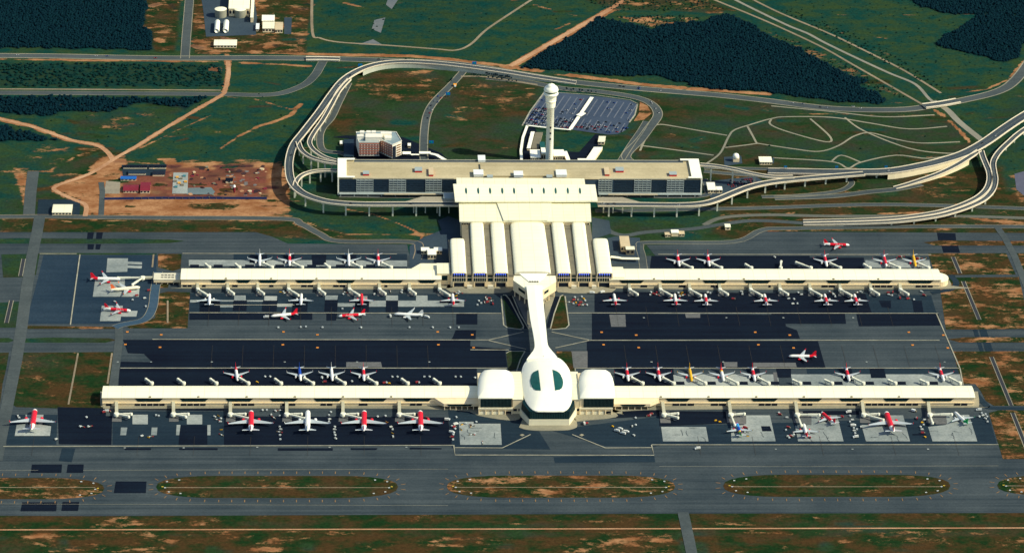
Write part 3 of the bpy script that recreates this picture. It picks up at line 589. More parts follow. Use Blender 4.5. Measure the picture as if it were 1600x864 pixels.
# ground level roads right of the terminal
road('lower_road', [(930, 330), (1100, 327), (1200, 325), (1400, 320), (1700, 330)], 10, ROADM, .16, edge=.8)
road('lower_road', [(1210, 310), (1300, 307), (1360, 300), (1400, 296), (1440, 288)], 11, ROADM, .2, edge=1.4)
road('lower_road', [(1190, 308), (1250, 306), (1310, 299), (1330, 288), (1326, 280)], 8, ROADM, .24, edge=1.2)
road('lower_road', [(1100, 268), (1180, 274), (1300, 272), (1500, 262)], 9, ROADM, .16, edge=1.2)
road('lower_road', [(1100, 262), (1180, 264), (1250, 265), (1340, 270)], 7, ROADM, .2, edge=1.4)
road('lower_road', [(1270, 350), (1180, 345), (1120, 352), (1080, 358), (1010, 363), (975, 368), (950, 360), (945, 345)], 10, ROADM, .2)
road('lower_road', [(1700, 345), (1500, 338), (1300, 338), (1200, 336), (1130, 340), (1100, 352)], 9, nodes_asphalt('worn_road', (.10, .11, .09, 1), (.15, .15, .12, 1)), .18)
road('lower_road', [(530, 306), (700, 308), (720, 305)], 9, ROADD, .2, edge=1.0)
road('lower_road', [(940, 306), (1090, 307), (1105, 295), (1100, 280)], 9, ROADD, .2, edge=1.0)
road('lower_road', [(552, 250), (535, 240), (505, 235), (500, 215), (505, 200), (518, 185), (530, 160), (545, 130)], 9, ROADM, .2, edge=1.2)
sheet('yard', [[(640, 385), (660, 372), (690, 360), (684, 345), (700, 338), (720, 345), (720, 425), (640, 420)], [(940, 375), (960, 370), (1000, 372), (1000, 412), (945, 412)], [(925, 340), (952, 345), (955, 365), (925, 375)]], ASPH_Y, .26)
sheet('yard', [[(1103, 284), (1180, 276), (1195, 284), (1155, 298), (1110, 310)], [(1131, 246), (1158, 244), (1160, 256), (1132, 260)], [(1185, 248), (1210, 247), (1209, 256), (1186, 256)]], ASPH_Y, .3)
sheet('yard', [[(518, 215), (545, 217), (548, 248), (560, 255), (700, 252), (690, 240), (630, 215), (540, 212)]], ASPH_D, .2)
sheet('yard', [[(822, 200), (835, 198), (860, 252), (815, 252)], [(855, 236), (905, 238), (930, 210), (946, 212), (930, 252), (850, 252)]], ASPH_D, .2)
sheet('yard', [[(312, -20), (395, -20), (402, 30), (400, 55), (322, 58), (318, 20)], [(444, 28), (456, 28), (455, 54), (444, 54)]], ASPH_Y, .2)
sheet('yard', [[(60, 312), (126, 312), (124, 337), (58, 337)]], ASPH_M, .2)
sheet('site_slab', [[(271, 270), (294, 270), (293, 303), (269, 303)]], CONC, .2)
sheet('site_slab', [[(294, 294), (330, 293), (336, 300), (333, 304), (292, 304)]], nodes_asphalt('grey_puddle', (.10, .15, .16, 1), (.15, .2, .2, 1)), .18)
sheet('site_slab', [[(166, 283), (188, 285), (187, 303), (162, 303)]], nodes_asphalt('gravel_yard', (.22, .20, .15, 1), (.32, .28, .2, 1)), .18)
sheet('site_slab', [[(190, 258), (260, 257), (258, 275), (192, 275)]], ASPH_M, .17)
rq = random.Random(21)
def blobs(name, n, ur, vr, wr, m, z):
    ps = []
    for k in range(n):
        u, v, w_ = rq.uniform(*ur), rq.uniform(*vr), rq.uniform(*wr); ps.append([(u + w_ * math.cos(a * .785) * rq.uniform(.6, 1.2), v + w_ * .42 * math.sin(a * .785) * rq.uniform(.6, 1.2)) for a in range(8)])
    for k_, p in enumerate(ps): p.append(p[0]) ; p.pop()
    sheet(name, ps, m, z)
blobs('dark_earth', 22, (296, 416), (259, 309), (2, 6), nodes_asphalt('dark_earth', (.022, .014, .020, 1), (.06, .03, .03, 1), .2, .3), .20)
blobs('pale_earth', 14, (240, 416), (259, 309), (1.5, 5), TAN, .26)
blobs('grey_rubble', 16, (350, 416), (262, 310), (1.5, 4), nodes_asphalt('rubble', (.10, .10, .10, 1), (.22, .2, .18, 1), .2, .3), .32)
# public car park with painted rows
CP = [(851, 144), (880, 146), (940, 152), (985, 158), (996, 164), (992, 180), (983, 192), (978, 204), (965, 210), (950, 211), (890, 203), (818, 195), (828, 175)]
sheet('car_park', [CP], nodes_asphalt('parking_asphalt', (.040, .062, .100, 1), (.060, .085, .125, 1), .1), .3)
b = MB(); cpw = [P(x, y).xy for x, y in CP]
dirv = (P(925, 152) - P(891, 203)); dirv.z = 0; Ld = dirv.length; dirv.normalize(); pr = Vector((dirv.y, -dirv.x, 0))
o0 = P(891, 203)
for k in range(-9, 12):
    if k == 0: continue
    for a0, a1 in ((.04, .34), (.44, .94)):
        q0 = o0 + pr * k * 10.5 + dirv * (Ld * a0 + k * 1.2); q1 = o0 + pr * k * 10.5 + dirv * (Ld * a1 + k * .6)
        tt = [q for q in (q0.lerp(q1, j / 24) for j in range(25)) if inside(np.array([q.x]), np.array([q.y]), np.array([tuple(c) for c in cpw]))[0]]
        if len(tt) < 4: continue
        q0, q1 = tt[0], tt[-1]
        b.add([q0 - pr * .9 + Vector((0, 0, .42)), q0 + pr * .9 + Vector((0, 0, .42)), q1 + pr * .9 + Vector((0, 0, .42)), q1 - pr * .9 + Vector((0, 0, .42))], [(0, 1, 2, 3)])
b.build('parking_marking', mat('faded_paint', (.13, .15, .18, 1), .8, .3, .2))['kind'] = 'structure'
kerb([(851, 144), (828, 175), (816, 197)], 2.2, .45); kerb([(996, 164), (992, 180), (983, 192)], 2, .45); kerb([(851, 144), (930, 149), (985, 157), (997, 163)], 1.2, .45)
sheet('traffic_island', [[(1000, 160), (1012, 166), (1018, 178), (1006, 188), (990, 190), (998, 178)]], nodes_land('island_soil', soil=.7, lush=.3), .42)
# ================================================================ BUILDINGS
def thing(name, label, cat, u=None, v=None, loc=None, group=None):
    o = empty(name, loc if loc is not None else P(u, v)); return tag(o, label, cat, group)
def part(b, name, m, t):
    """link b (world coordinates) as a part of thing t, or as a sub-part of part t"""
    o = b.build(name, m, t)
    if t.type == 'EMPTY': o.matrix_parent_inverse = Matrix.Translation(-t.location)
    return o
def boxpart(name, m, t, *a):
    b = MB(); b.box(*a); return part(b, name, m, t)
def panel(name, m, t, A, B, z0, z1, out=.25, inset=0.0, th=.3):
    """upright panel on the wall line A->B (outside on the right-hand side of A->B), optional narrower foot"""
    A = Vector((A[0], A[1], 0)); B = Vector((B[0], B[1], 0)); d = (B - A).normalized(); n = Vector((d.y, -d.x, 0))
    b = MB(); vs = []
    for o_ in (out - th, out):
        vs += [A + n * o_ + d * inset + Vector((0, 0, z0)), B + n * o_ - d * inset + Vector((0, 0, z0)), B + n * o_ + Vector((0, 0, z1)), A + n * o_ + Vector((0, 0, z1))]
    b.add(vs, [(0, 1, 2, 3)[::-1], (4, 5, 6, 7), (0, 1, 5, 4), (1, 2, 6, 5), (2, 3, 7, 6), (3, 0, 4, 7)])
    return part(b, name, m, t)
def X_(u, v, z): return P(u, v, z).x
def Y_(u, v, z): return P(u, v, z).y
# ---- piers
def pier(name, label, uL, uR, vb, vf, wins, doors, h=13.0, rise=2.2, endcap=None):
    yf = Y_((uL + uR) / 2, vf, h); yb = Y_((uL + uR) / 2, vb, h); x0 = X_(uL, vf, h); x1 = X_(uR, vf, h)
    t = thing(name, label, 'terminal pier', loc=Vector(((x0 + x1) / 2, (yf + yb) / 2, 0)))
    b = MB(); b.box(x0 + .6, x1 - .6, yf + .6, yb - 1, 0, h - .4); b.box(x0 + .6, x1 - .6, yf - .4, yf + .6, 4.6, 5.6)
    wall = part(b, 'wall', BEIGE, t)
    # roof: shallow vault with a thickness, seams every 12 m
    b = MB(); n = 10; prof = []
    for k in range(n + 1):
        s = k / n; prof.append((yf - .2 + (yb - yf + 1.0) * s, h + rise * (1 - abs(2 * s - 1) ** 2.2)))
    seg = max(1, int((x1 - x0) / 24)); xs = [x0 + (x1 - x0) * k / seg for k in range(seg + 1)]
    vs = [(x, y, z) for x in xs for (y, z) in prof]; m = n + 1
    fs = [(i * m + k, (i + 1) * m + k, (i + 1) * m + k + 1, i * m + k + 1) for i in range(seg) for k in range(n)]
    b.add(vs, fs, 0, True)
    for x in (x0, x1):
        b.add([(x, y, z) for y, z in prof] + [(x, yb + .8, h - .8), (x, yf - .2, h - .8)], [tuple(range(n + 3)) if x == x0 else tuple(range(n + 3))[::-1]])
    b.add([(x0, yf - .2, h - .8), (x1, yf - .2, h - .8), (x1, yf - .2, h), (x0, yf - .2, h), (x0, yb + .8, h - .8), (x1, yb + .8, h - .8), (x1, yb + .8, h), (x0, yb + .8, h)], [(0, 1, 2, 3), (5, 4, 7, 6), (4, 5, 1, 0)])
    roof = part(b, 'roof', CREAM, t)
    for k in range(1, int((x1 - x0) / 63)): boxpart('roof_hatch', GREYR, roof, x0 + k * 63 - 1.3, x0 + k * 63 + 1.3, yf + .2, yf + 2.2, h + .2, h + 1.3)
    b = MB(); b.box(x0, x1, yf - .45, yf - .2, h - .75, h - .2); part(b, 'gutter', mat('gutter_tan', (.55, .45, .27, 1), .7), t)
    for a, c in wins:
        xa, xc = X_(a, vf + 3, h - 3), X_(c, vf + 3, h - 3)
        panel('window', GLASSD, t, (xa, yf + .6), (xc, yf + .6), 7.2, h - .9, .35, inset=min(4.5, (xc - xa) * .18))
    for a, c in doors:
        xa, xc = X_(a, vf + 11, 2), X_(c, vf + 11, 2); k = max(1, round((xc - xa) / 8.5)); w_ = (xc - xa) / k
        for i in range(k): panel('bay_opening', DARK, t, (xa + i * w_ + .6, yf + .6), (xa + (i + 1) * w_ - .6, yf + .6), .6, 4.3, .3)
    return t, x0, x1, yf, yb
FL = pier('terminal_pier', 'long cream-roofed pier running left from the oval hall at the front', 159, 748, 603, 621,
     [(210, 255), (280, 326), (351, 396), (420, 466), (489, 535), (560, 605), (629, 675)], [(210, 258), (282, 322), (365, 398), (440, 462), (500, 520), (560, 575), (640, 660), (165, 175)])
FR = pier('terminal_pier', 'long cream-roofed pier running right from the oval hall at the front', 958, 1524, 603, 621,
     [(1039, 1079), (1103, 1142), (1172, 1216), (1246, 1285), (1310, 1349), (1379, 1422), (1439, 1491)], [(1050, 1085), (1110, 1135), (1185, 1215), (1252, 1270), (1322, 1340), (1352, 1400), (1405, 1435), (1490, 1512)])
RL = pier('terminal_pier', 'long cream-roofed pier running left from the glazed main terminal', 282, 690, 420, 436.5,
     [(327, 356), (368, 392), (402, 435), (460, 492), (524, 556), (592, 631), (652, 682)], [(285, 300), (315, 322), (362, 372), (420, 428), (470, 490), (520, 540), (600, 606)])
RR = pier('terminal_pier', 'long cream-roofed pier running right from the glazed main terminal', 952, 1471, 420.5, 437,
     [(967, 1007), (1031, 1072), (1097, 1137), (1161, 1205), (1225, 1260), (1290, 1330), (1357, 1395), (1417, 1459)], [(1000, 1012), (1060, 1072), (1110, 1125), (1200, 1205), (1283, 1305), (1357, 1395), (1430, 1458)])
# rounded forecourt slabs and end apses
def slab(pts, m=CONC_P, z0=0.1, z1=.75, name='pavement'):
    b = MB(); b.prism([P(x, y).xy[:] for x, y in smooth_pts(pts, 3)], z0, z1); o = b.build(name, m); o['kind'] = 'structure'; return o
slab([(157, 612), (157, 632), (162, 637), (186, 639), (420, 638), (700, 640), (748, 650), (796, 657), (815, 650), (816, 615)])
slab([(896, 615), (897, 655), (915, 657), (962, 652), (963, 645), (972, 643), (975, 648), (1005, 641), (1500, 637), (1525, 636), (1530, 632), (1528, 612)])
slab([(811, 668), (822, 671.5), (840, 673), (880, 672.5), (894, 670.5), (902, 665), (890, 650), (826, 650), (813, 664)])
slab([(280, 430), (279, 446), (286, 450), (300, 451), (700, 451), (700, 430)]); slab([(955, 430), (955, 451), (1478, 452), (1486, 447), (1484, 440), (1476, 430)])
slab([(703, 440), (704, 457), (796, 457), (796, 440)], CONC_P); slab([(872, 440), (872, 457), (956, 457), (956, 440)], CONC_P)
# the right ends are rounded, low apses
def apse(uc, v0, v1, h, label):
    x = X_(uc, v1, h); ya = Y_(uc, v1, h) + 1.6; yb = Y_(uc, v0, h); r_ = (yb - ya) / 2; t = thing('pier_end', label, 'building', loc=Vector((x, (ya + yb) / 2, 0)))
    pts = [(x + 12 * math.sin(k / 12 * math.pi), (ya + yb) / 2 - r_ * math.cos(k / 12 * math.pi)) for k in range(13)]
    b = MB(); b.prism(pts, 0, h - 5); part(b, 'wall', BEIGE, t); b = MB(); b.prism([(x - .1 + (p[0] - x) * 1.05, p[1]) for p in pts], h - 4.97, h - 4.3); part(b, 'roof', CREAM, t)
apse(1471, 422, 437, 13, 'low rounded apse closing the right end of the rear right pier')
# ---- main terminal
zV = HT(750, 449, 425.5); yT = Y_(750, 449, 0)
T = thing('main_terminal', 'large cream terminal with seven vaulted roofs and a skylit rear roof', 'terminal building', loc=Vector((X_(830, 440, 0), yT + 60, 0)))
yB = Y_(820, 346, 25)                                 # front edge of the sloping roof
zf = zV - 4.5
bx = lambda u, z=None: X_(u, 426, z or zV)
x0, x1 = bx(704), bx(956)
yV7 = Y_(938, 371, zV)
b = MB(); b.box(x0 + .5, x1 - .5, yT + 1, yV7, 0, zf - .3); b.box(X_(722, 347, 24), X_(922, 347, 24), yV7, yB + 6, 0, zf - .35)
part(b, 'wall', BEIGE, T)
b = MB(); b.box(x0 - .2, x1 + .2, yT, yV7 - .4, zf - .29, zf + .3); b.box(X_(722, 347, 24) - .6, X_(922, 347, 24) + .6, yV7 - .4, yB + 5, zf - .34, zf + .26)
for y in (Y_(820, 358, zf), Y_(820, 400, zf)):
    b.box(x0 + 26, x1 - 26, y - .4, y + .4, zf + .3, zf + .8)
part(b, 'flat_roof', GREYR, T)
def vault(u0, u1, vfar, ufar0, ufar1, top, yfront, droop=.45, label=None):
    """long roof with rounded shoulders, closing in a rounded nose at its far end"""
    ya = yfront; yb = Y_((ufar0 + ufar1) / 2, vfar, top - 2); xa, xb = X_(u0, 425, top - 1), X_(u1, 425, top - 1); xc, xd = X_(ufar0, vfar + 4, top - 1), X_(ufar1, vfar + 4, top - 1)
    n = 14; K = 18; vs = []; fs = []
    for j in range(K + 1):
        s = j / K; y = ya + (yb - ya) * s
        l = xa + (xc - xa) * s ** 1.6; r_ = xb + (xd - xb) * s ** 1.6
        if s > .9: q = (s - .9) / .1; sh = 1 - .30 * q ** 2.0; hz = math.sqrt(max(0, 1 - q ** 2 * .97))
        else: sh = 1; hz = 1
        c = (l + r_) / 2; hw = (r_ - l) / 2 * sh
        for i in range(n + 1):
            a = math.pi * i / n; cx = -math.copysign(abs(math.cos(a)) ** .55, math.cos(a)); cz = math.sin(a) ** .55 if 0 < i < n else 0
            vs.append((c + hw * cx, y, zf + .3 + (top - zf - .3) * cz * hz))
    m = n + 1
    fs = [(j * m + i, j * m + i + 1, (j + 1) * m + i + 1, (j + 1) * m + i) for j in range(K) for i in range(n)]
    b = MB(); b.add(vs, fs, 0, True); b.add(vs[:m], [tuple(range(m))[::-1]]); b.add(vs[-m:], [tuple(range(m))])
    return part(b, 'vaulted_roof', CREAM, T)
VA = [(706, 729, 371, 703, 726), (739, 761, 341, 734, 755), (772, 794, 341, 766, 787), (870, 892, 341, 861, 880), (902, 924, 341, 893, 914), (933, 957, 371, 926, 950)]
for a in VA: vault(*a[:2], a[2], a[3], a[4], zV, yT)
vault(804, 861, 342, 797, 850, zV + .6, yT + 1)
# seam lines across the vaults are ribs of the sheeting: glazed front under each vault
for a in VA:
    xa, xb = bx(a[0]) + .8, bx(a[1]) - .6; n = 6; w_ = (xb - xa) / n
    panel('front_frame', BEIGE, T, (xa - 1, yT), (xb + 1, yT), 8.6, zV - 1.3, .3)
    for i in range(n):
        for z0, z1 in ((9.6, 14.6), (16.0, 21.6)):
            g = panel('window', GLASSD if z0 < 12 else mat('navy_glass', (.004, .02, .08, 1), .2), T, (xa + i * w_ + .45, yT), (xa + (i + 1) * w_ - .45, yT), z0, z1, .55)
        if i < 5:
            c = xa + (i + .9) * w_; panel('lamp', mat('blue_lamp', (.0, .1, .8, 1), .5, emis=((.0, .08, 1.0, 1), 1.3)), T, (c - .65, yT), (c + .65, yT), 20.0, 21.3, .8)
    b = MB(); b.box(xa + 1, xa + 2.2, yT - .3, yT + .6, 0, 8.6); b.box(xb - 2.2, xb - 1, yT - .3, yT + .6, 0, 8.6); part(b, 'column', BEIGE, T)
    panel('bay_opening', DARK, T, (xa + 2.6, yT + 1), (xb - 2.6, yT + 1), .5, 6.4, .3)
for u0, u1 in ((729.6, 738.4), (761.6, 771.4), (892.6, 901.4), (924.6, 932.4)):
    for z0, z1 in ((9, 14), (15.4, 20)): panel('window', GLASSD, T, (bx(u0) + .9, yT + 1), (bx(u1) - .9, yT + 1), z0, z1, .3)
    boxpart('entrance_box', mat('pale_box', (.75, .70, .52, 1), .7), T, bx(u0) + .6, bx(u1) - .2, yT - 5, yT - 1.2, 0, 4.5)
# sloping middle roof and the big rear roof with its ten lens skylights
def quadroof(name, px, zs, th, m, t):
    pts = [P(u, v, z) for (u, v), z in zip(px, zs)]; b = MB()
    a = sum(pts[i].x * pts[(i + 1) % 4].y - pts[(i + 1) % 4].x * pts[i].y for i in range(4))
    if a < 0: pts = pts[::-1]
    b.add(pts + [p - Vector((0, 0, th)) for p in pts], [(0, 1, 2, 3), (7, 6, 5, 4)] + [((i + 1) % 4, i, 4 + i, 4 + (i + 1) % 4) for i in range(4)])
    return part(b, name, m, t), pts
CREAM2 = mat('cream_roof_sheet', (.90, .87, .62, 1), .6, .05, .03, spec=.1, dirt=(.82, .78, .54, 1), seam=(16, 9))
quadroof('sloping_roof', [(717, 313), (922, 313), (924, 346), (718, 346)], [30, 30, 25, 25], 1.2, CREAM2, T)
quadroof('sloping_roof', [(775, 313), (863, 313), (856, 344.5), (787, 344.5)], [31.2, 31.2, 26.6, 26.6], 1.0, CREAM2, T)
b = MB()
xa, xb = X_(720, 340, 25), X_(921, 340, 25); ya, yc = yB + 1.5, Y_(820, 290, 34)
b.box(xa, xb, ya, yc, 0, 24); part(b, 'wall', BEIGE, T)
for i in range(3):
    for s, xx in ((1, xb),): panel('window', DARK, T, (xx - 12 + i * 4, ya), (xx - 9 + i * 4, ya), 16, 21, .3)
for i in range(4): panel('window', DARK, T, (xa + 1 + i * 3.4, ya), (xa + 3.6 + i * 3.4, ya), 13, 21, .3)
quadroof('rear_canopy', [(713, 278), (913, 279), (915, 292), (714, 292)], [33, 33, 33, 33], 1.2, CREAM2, T)
rr, _ = quadroof('main_roof', [(708, 287.5), (930, 288.5), (934, 314), (711, 314.5)], [35, 35, 34, 34], 2.0, CREAM, T)
for u in (728, 747, 765.5, 784.5, 803, 831, 849.5, 868, 887, 906):
    c0 = P(u + .0, 293.7, 34.9); c1 = P(u + .8, 303, 34.6); b = MB(); pts = []
    for k in range(16):
        a = 2 * math.pi * k / 16; s = (1 - math.cos(a)) / 2; p = c0.lerp(c1, s); pts.append((p.x + 1.35 * math.sin(a), p.y, p.z + .32))
    b.add([(p[0], p[1], p[2]) for p in pts] + [(p[0], p[1], p[2] - .6) for p in pts], [tuple(range(16)), ] + [(k, (k + 1) % 16, 16 + (k + 1) % 16, 16 + k) for k in range(16)])
    o = part(b, 'skylight', GLASSG, rr)
# square block joining the rear left pier, and the one on the right
for nm, lab, (ua, ub), vb_, vf_, hh in (('link_block', 'square cream block between the rear left pier and the first vault', (683, 706), 411, 427.5, 18), ('link_block', 'cream block between the last vault and the rear right pier', (956, 976), 417, 434.5, 14.5)):
    xa, xb = X_(ua, vf_, hh), X_(ub, vf_, hh); ya, yb2 = Y_(ua, vf_, hh), Y_(ua, vb_, hh)
    t = thing(nm, lab, 'building', loc=Vector(((xa + xb) / 2, (ya + yb2) / 2, 0)))
    boxpart('wall', BEIGE, t, xa + .3, xb - .3, ya + .3, yb2 - .3, 0, hh - .5); boxpart('roof', CREAM2, t, xa, xb, ya, yb2, hh - .5, hh)
    if ua < 700: panel('window', GLASSD, t, (X_(690, 435, 10), ya + .3), (X_(699, 435, 10), ya + .3), 7.5, 15, .3)
t = thing('pier_annex', 'low cream roof with a slanted left edge behind the rear left pier', 'building', 668, 420)
q = [P(643, 419.5, 13.8), P(657, 411.5, 13.8), P(683.5, 411.5, 13.8), P(684, 419.5, 13.8)]
b = MB(); b.prism([p.xy[:] for p in q], 0, 13.2); part(b, 'wall', BEIGE, t); b = MB(); b.prism([p.xy[:] for p in q], 13.2, 13.8); part(b, 'roof', CREAM2, t)
# ---- hub and sky bridge
zB = 27.0
BR = thing('sky_bridge', 'white enclosed bridge crossing the aircraft apron from terminal to oval hall', 'bridge', 838, 505)
Lp = [(822.5, 446), (825, 470), (829, 500), (833, 520), (835.5, 538), (834, 546), (829, 553), (823, 561)]
Rp = [(847.5, 446), (849, 470), (852, 500), (854, 520), (856, 538), (861, 546), (867, 553), (873, 561)]
def strip_body(L_, R_, z1, z0, crown=.8):
    b = MB(); n = len(L_); vs = []
    for (l, r_) in zip(L_, R_):
        a = P(*l, z1); c = P(*r_, z1); mid = (a + c) / 2
        vs += [Vector((a.x, a.y, z0)), a, Vector((mid.x, mid.y, z1 + crown)), c, Vector((c.x, c.y, z0))]
    fs = []
    for j in range(n - 1):
        for i in range(5):
            k = (i + 1) % 5; fs.append((j * 5 + i, j * 5 + k, (j + 1) * 5 + k, (j + 1) * 5 + i))
    fs += [(0, 1, 2, 3, 4)[::-1], tuple((n - 1) * 5 + i for i in range(5))]
    b.add(vs, fs); return b
part(strip_body(smooth_pts(Lp, 3), smooth_pts(Rp, 3), zB, 23.6), 'roof', CREAMW, BR)
b = MB(); Ls = smooth_pts(Lp, 3); Rs = smooth_pts(Rp, 3)
for L_, s in ((Ls, 1), (Rs, -1)):
    pass
gl = strip_body([(a + .6, c) for a, c in Ls], [(a - .6, c) for a, c in Rs], 23.6, 19.2, 0)
part(gl, 'window_band', GLASSD, BR)
for uu, vv, w_ in ((833, 478, 5), (845.5, 530, 5)):
    for s in (-1, 1):
        c = P(uu, vv, zB); boxpart('bridge_pier', BEIGE, BR, c.x + s * 6 - 1.5, c.x + s * 6 + 1.5, c.y - 2.5, c.y + 2.5, 0, 19.2)
HB = thing('bridge_hub', 'cream faceted lobby where the white bridge meets the main terminal', 'building', 835, 446)
hub = [(803, 431), (868, 431), (869, 439), (849, 452), (822, 452), (802, 438)]
b = MB(); b.prism([P(u, v, 24.5).xy[:] for u, v in hub], 9, 23.5); part(b, 'wall', BEIGE, HB)
b = MB(); b.prism([P(u, v, 24.5).xy[:] for u, v in hub], 23.5, 24.6); rf = part(b, 'roof', CREAM, HB)
b = MB(); pt4 = [P(811, 427, 25.6), P(856, 427, 25.6), P(842, 440, 25.2), P(826, 440, 25.2)]; b.prism([p.xy[:] for p in pt4], 24.6, 25.6); part(b, 'raised_roof', CREAMW, rf)
b = MB()
for u in (828, 832, 836, 840): p = P(u, 439.5, 25.4); b.box(p.x - 1.3, p.x + 1.3, p.y - 1.5, p.y - .2, 24.6, 25.9)
part(b, 'vent', DARK, rf)
for (A, Bp) in (((803, 439), (822, 452.5)), ((849, 452.5), (868, 439.5))):
    a = P(*A, 24); c = P(*Bp, 24)
    m_ = a.lerp(c, .38), a.lerp(c, .9) if A[0] < 830 else None
    a2, c2 = (a.lerp(c, .4), a.lerp(c, .92)) if A[0] < 830 else (a.lerp(c, .08), a.lerp(c, .6))
    panel('window', GLASSD, HB, a2.xy, c2.xy, 15.5, 19.5, .3)
    for s in (.1, .5, .92):
        p = a.lerp(c, s); boxpart('column', BEIGE, HB, p.x - .8, p.x + .8, p.y + 1, p.y + 2.6, 0, 9)
# escape wing on each flank of the bridge: slab with small kit below
for side, px_ in (('left', [(803, 462), (820, 462), (828, 470), (831, 500), (832, 512), (826, 512)]), ('right', [(850, 458), (866, 458), (866, 466), (854, 498), (852, 500), (851, 480)])):
    slab(px_, CONC_P if side == 'right' else PADG, .1, .5)
for lab, u0, u1, v0, v1, h in (('small tan block beneath the right side of the bridge hub', 849.5, 853.5, 455, 472, 14), ('small grey service block under the left side of the white bridge', 824, 828, 476, 488, 5)):
    a = P(u0, v1, 0); c = P(u1, v1, 0); t = thing('service_block', lab, 'building', loc=Vector(((a.x + c.x) / 2, a.y, 0)))
    boxpart('wall', BEIGE if h > 8 else GREYR, t, a.x, c.x, a.y, a.y + (8 if h > 8 else 14), 0, h); boxpart('roof', GREYR, t, a.x - .3, c.x + .3, a.y - .3, a.y + (8 if h > 8 else 14), h, h + .5)
    panel('door', DARK, t, (a.x + 1, a.y), (a.x + 2.6, a.y), .6, 2.9)
# ---- satellite: the oval hall and its pavilions
class Dome:
    def __init__(s, px, ze, zt, p=2.6, c=None, q=1.0):
        s.o = [P(u, v, ze) for u, v in px]; s.ze = ze; s.zt = zt; s.p = p; s.q = q
        s.c = c or Vector((sum(o.x for o in s.o) / len(s.o), sum(o.y for o in s.o) / len(s.o), 0))
        s.th = [math.atan2(o.y - s.c.y, o.x - s.c.x) for o in s.o]; s.rr = [math.hypot(o.x - s.c.x, o.y - s.c.y) for o in s.o]
    def prof(s, k): return s.ze + (s.zt - s.ze) * max(0, 1 - k ** s.p) ** s.q
    def z(s, x, y):
        th = math.atan2(y - s.c.y, x - s.c.x); d = math.hypot(x - s.c.x, y - s.c.y)
        i = min(range(len(s.th)), key=lambda j: abs((s.th[j] - th + math.pi) % (2 * math.pi) - math.pi)); return s.prof(min(1, d / s.rr[i]))
    def shell(s, b, skirt=1.5, rings=14):
        n = len(s.o); vs = [(s.c.x, s.c.y, s.zt)]; fs = []
        for j in range(1, rings + 1):
            k = math.sin(j / rings * math.pi / 2) ** .9
            for o in s.o: vs.append((s.c.x + (o.x - s.c.x) * k, s.c.y + (o.y - s.c.y) * k, s.prof(k)))
        for i in range(n):
            fs.append((0, 1 + i, 1 + (i + 1) % n))
            for j in range(rings - 1): a = 1 + j * n; fs.append((a + i, a + n + i, a + n + (i + 1) % n, a + (i + 1) % n))
        b.add(vs, fs, 0, True); m = vs[-n:]
        lo = [(x, y, z - skirt) for x, y, z in m]; b.add(m + lo, [(i, n + i, n + (i + 1) % n, (i + 1) % n) for i in range(n)] + [tuple(range(n, 2 * n))])
def ccw(px):
    w_ = [P(u, v) for u, v in px]; a = sum(w_[i].x * w_[(i + 1) % len(w_)].y - w_[(i + 1) % len(w_)].x * w_[i].y for i in range(len(w_)))
    return px if a > 0 else px[::-1]
OV = thing('oval_hall', 'big white oval hall with two green half-moon skylights facing the viewer', 'terminal building', 857, 630)
out = smooth_pts([(831, 558), (822, 564), (816.5, 574), (814, 588), (814.5, 602), (817, 616), (821, 626), (828, 636), (836, 641.5), (848, 642.2), (860, 642.4), (872, 642.2), (882, 641.5), (889, 636), (893.5, 626), (895.5, 612), (895.5, 600), (893.5, 588), (889, 576), (881, 565), (870, 558), (850, 556), (831, 558)], 3)[:-1]
D = Dome(ccw(out), 21.5, 33, 2.3, P(856, 604, 21.5))
b = MB(); D.shell(b); dome = part(b, 'dome_roof', CREAMW, OV)
for sg, (uA, uB, vA, vB, bul) in ((-1, (841.2, 845.0, 579, 611, 14.5)), (1, (863.3, 867.4, 579, 611, 14.5))):
    b = MB(); R_ = 16; Cn = 7; vs = []
    for i in range(R_ + 1):
        s = i / R_; uu = uA + (uB - uA) * s; vv = vA + (vB - vA) * s; w_ = bul * math.sqrt(max(0, 1 - (2 * s - 1) ** 2)) ** .9
        for j in range(Cn + 1):
            p = P(uu + sg * w_ * j / Cn, vv, 30.5); p.z = D.z(p.x, p.y) + .45; vs.append(p)
    b.add(vs, [(i * 8 + j, i * 8 + j + 1, (i + 1) * 8 + j + 1, (i + 1) * 8 + j) for i in range(R_) for j in range(Cn)], 0, True); part(b, 'skylight', GLASSG, dome)
b = MB(); p = P(849, 561, 24); b.lathe([(.4, 0), (.3, 4), (.05, 6)], p.x, p.y, 8, cz=24); b.lathe([(1.6, 0), (.5, 2)], p.x, p.y, 10, cz=23); part(b, 'finial', GREYR, dome)
# glass drum: loft between base outline and eave
base = [(826.5, 665), (889.5, 665), (899, 650), (899, 628), (816, 628), (816, 650)]
gb = [P(u, v, 0) for u, v in base]; yG = gb[0].y; xl, xr = gb[0].x, gb[1].x
b = MB(); b.prism([(xl, yG), (xr, yG), (xr + 11, yG + 28), (xr + 10, yG + 120), (xl - 10, yG + 120), (xl - 11, yG + 28)], 0, 9.3); part(b, 'wall', mat('pale_yellow_wall', (.86, .80, .56, 1), .6, .06, .1), OV)
b = MB(); bot = [(xl + .6, yG + .6), (xr - .6, yG + .6), (xr + 9, yG + 28), (xr + 8, yG + 110), (xl - 8, yG + 110), (xl - 9, yG + 28)]
tp = [(xl - .0, yG + 1.2), (xr + .0, yG + 1.2), (xr + 7.5, yG + 24), (xr + 6, yG + 105), (xl - 6, yG + 105), (xl - 7.5, yG + 24)]
b.prism(bot, 9.3, 20.6, top=tp); drum = part(b, 'glass_drum', GLASSD, OV)
b = MB()
for k in range(1, 24): x = xl + (xr - xl) * k / 24; b.bar((x, yG + .55, 9.4), (x, yG + 1.15, 20.2), .3, .3)
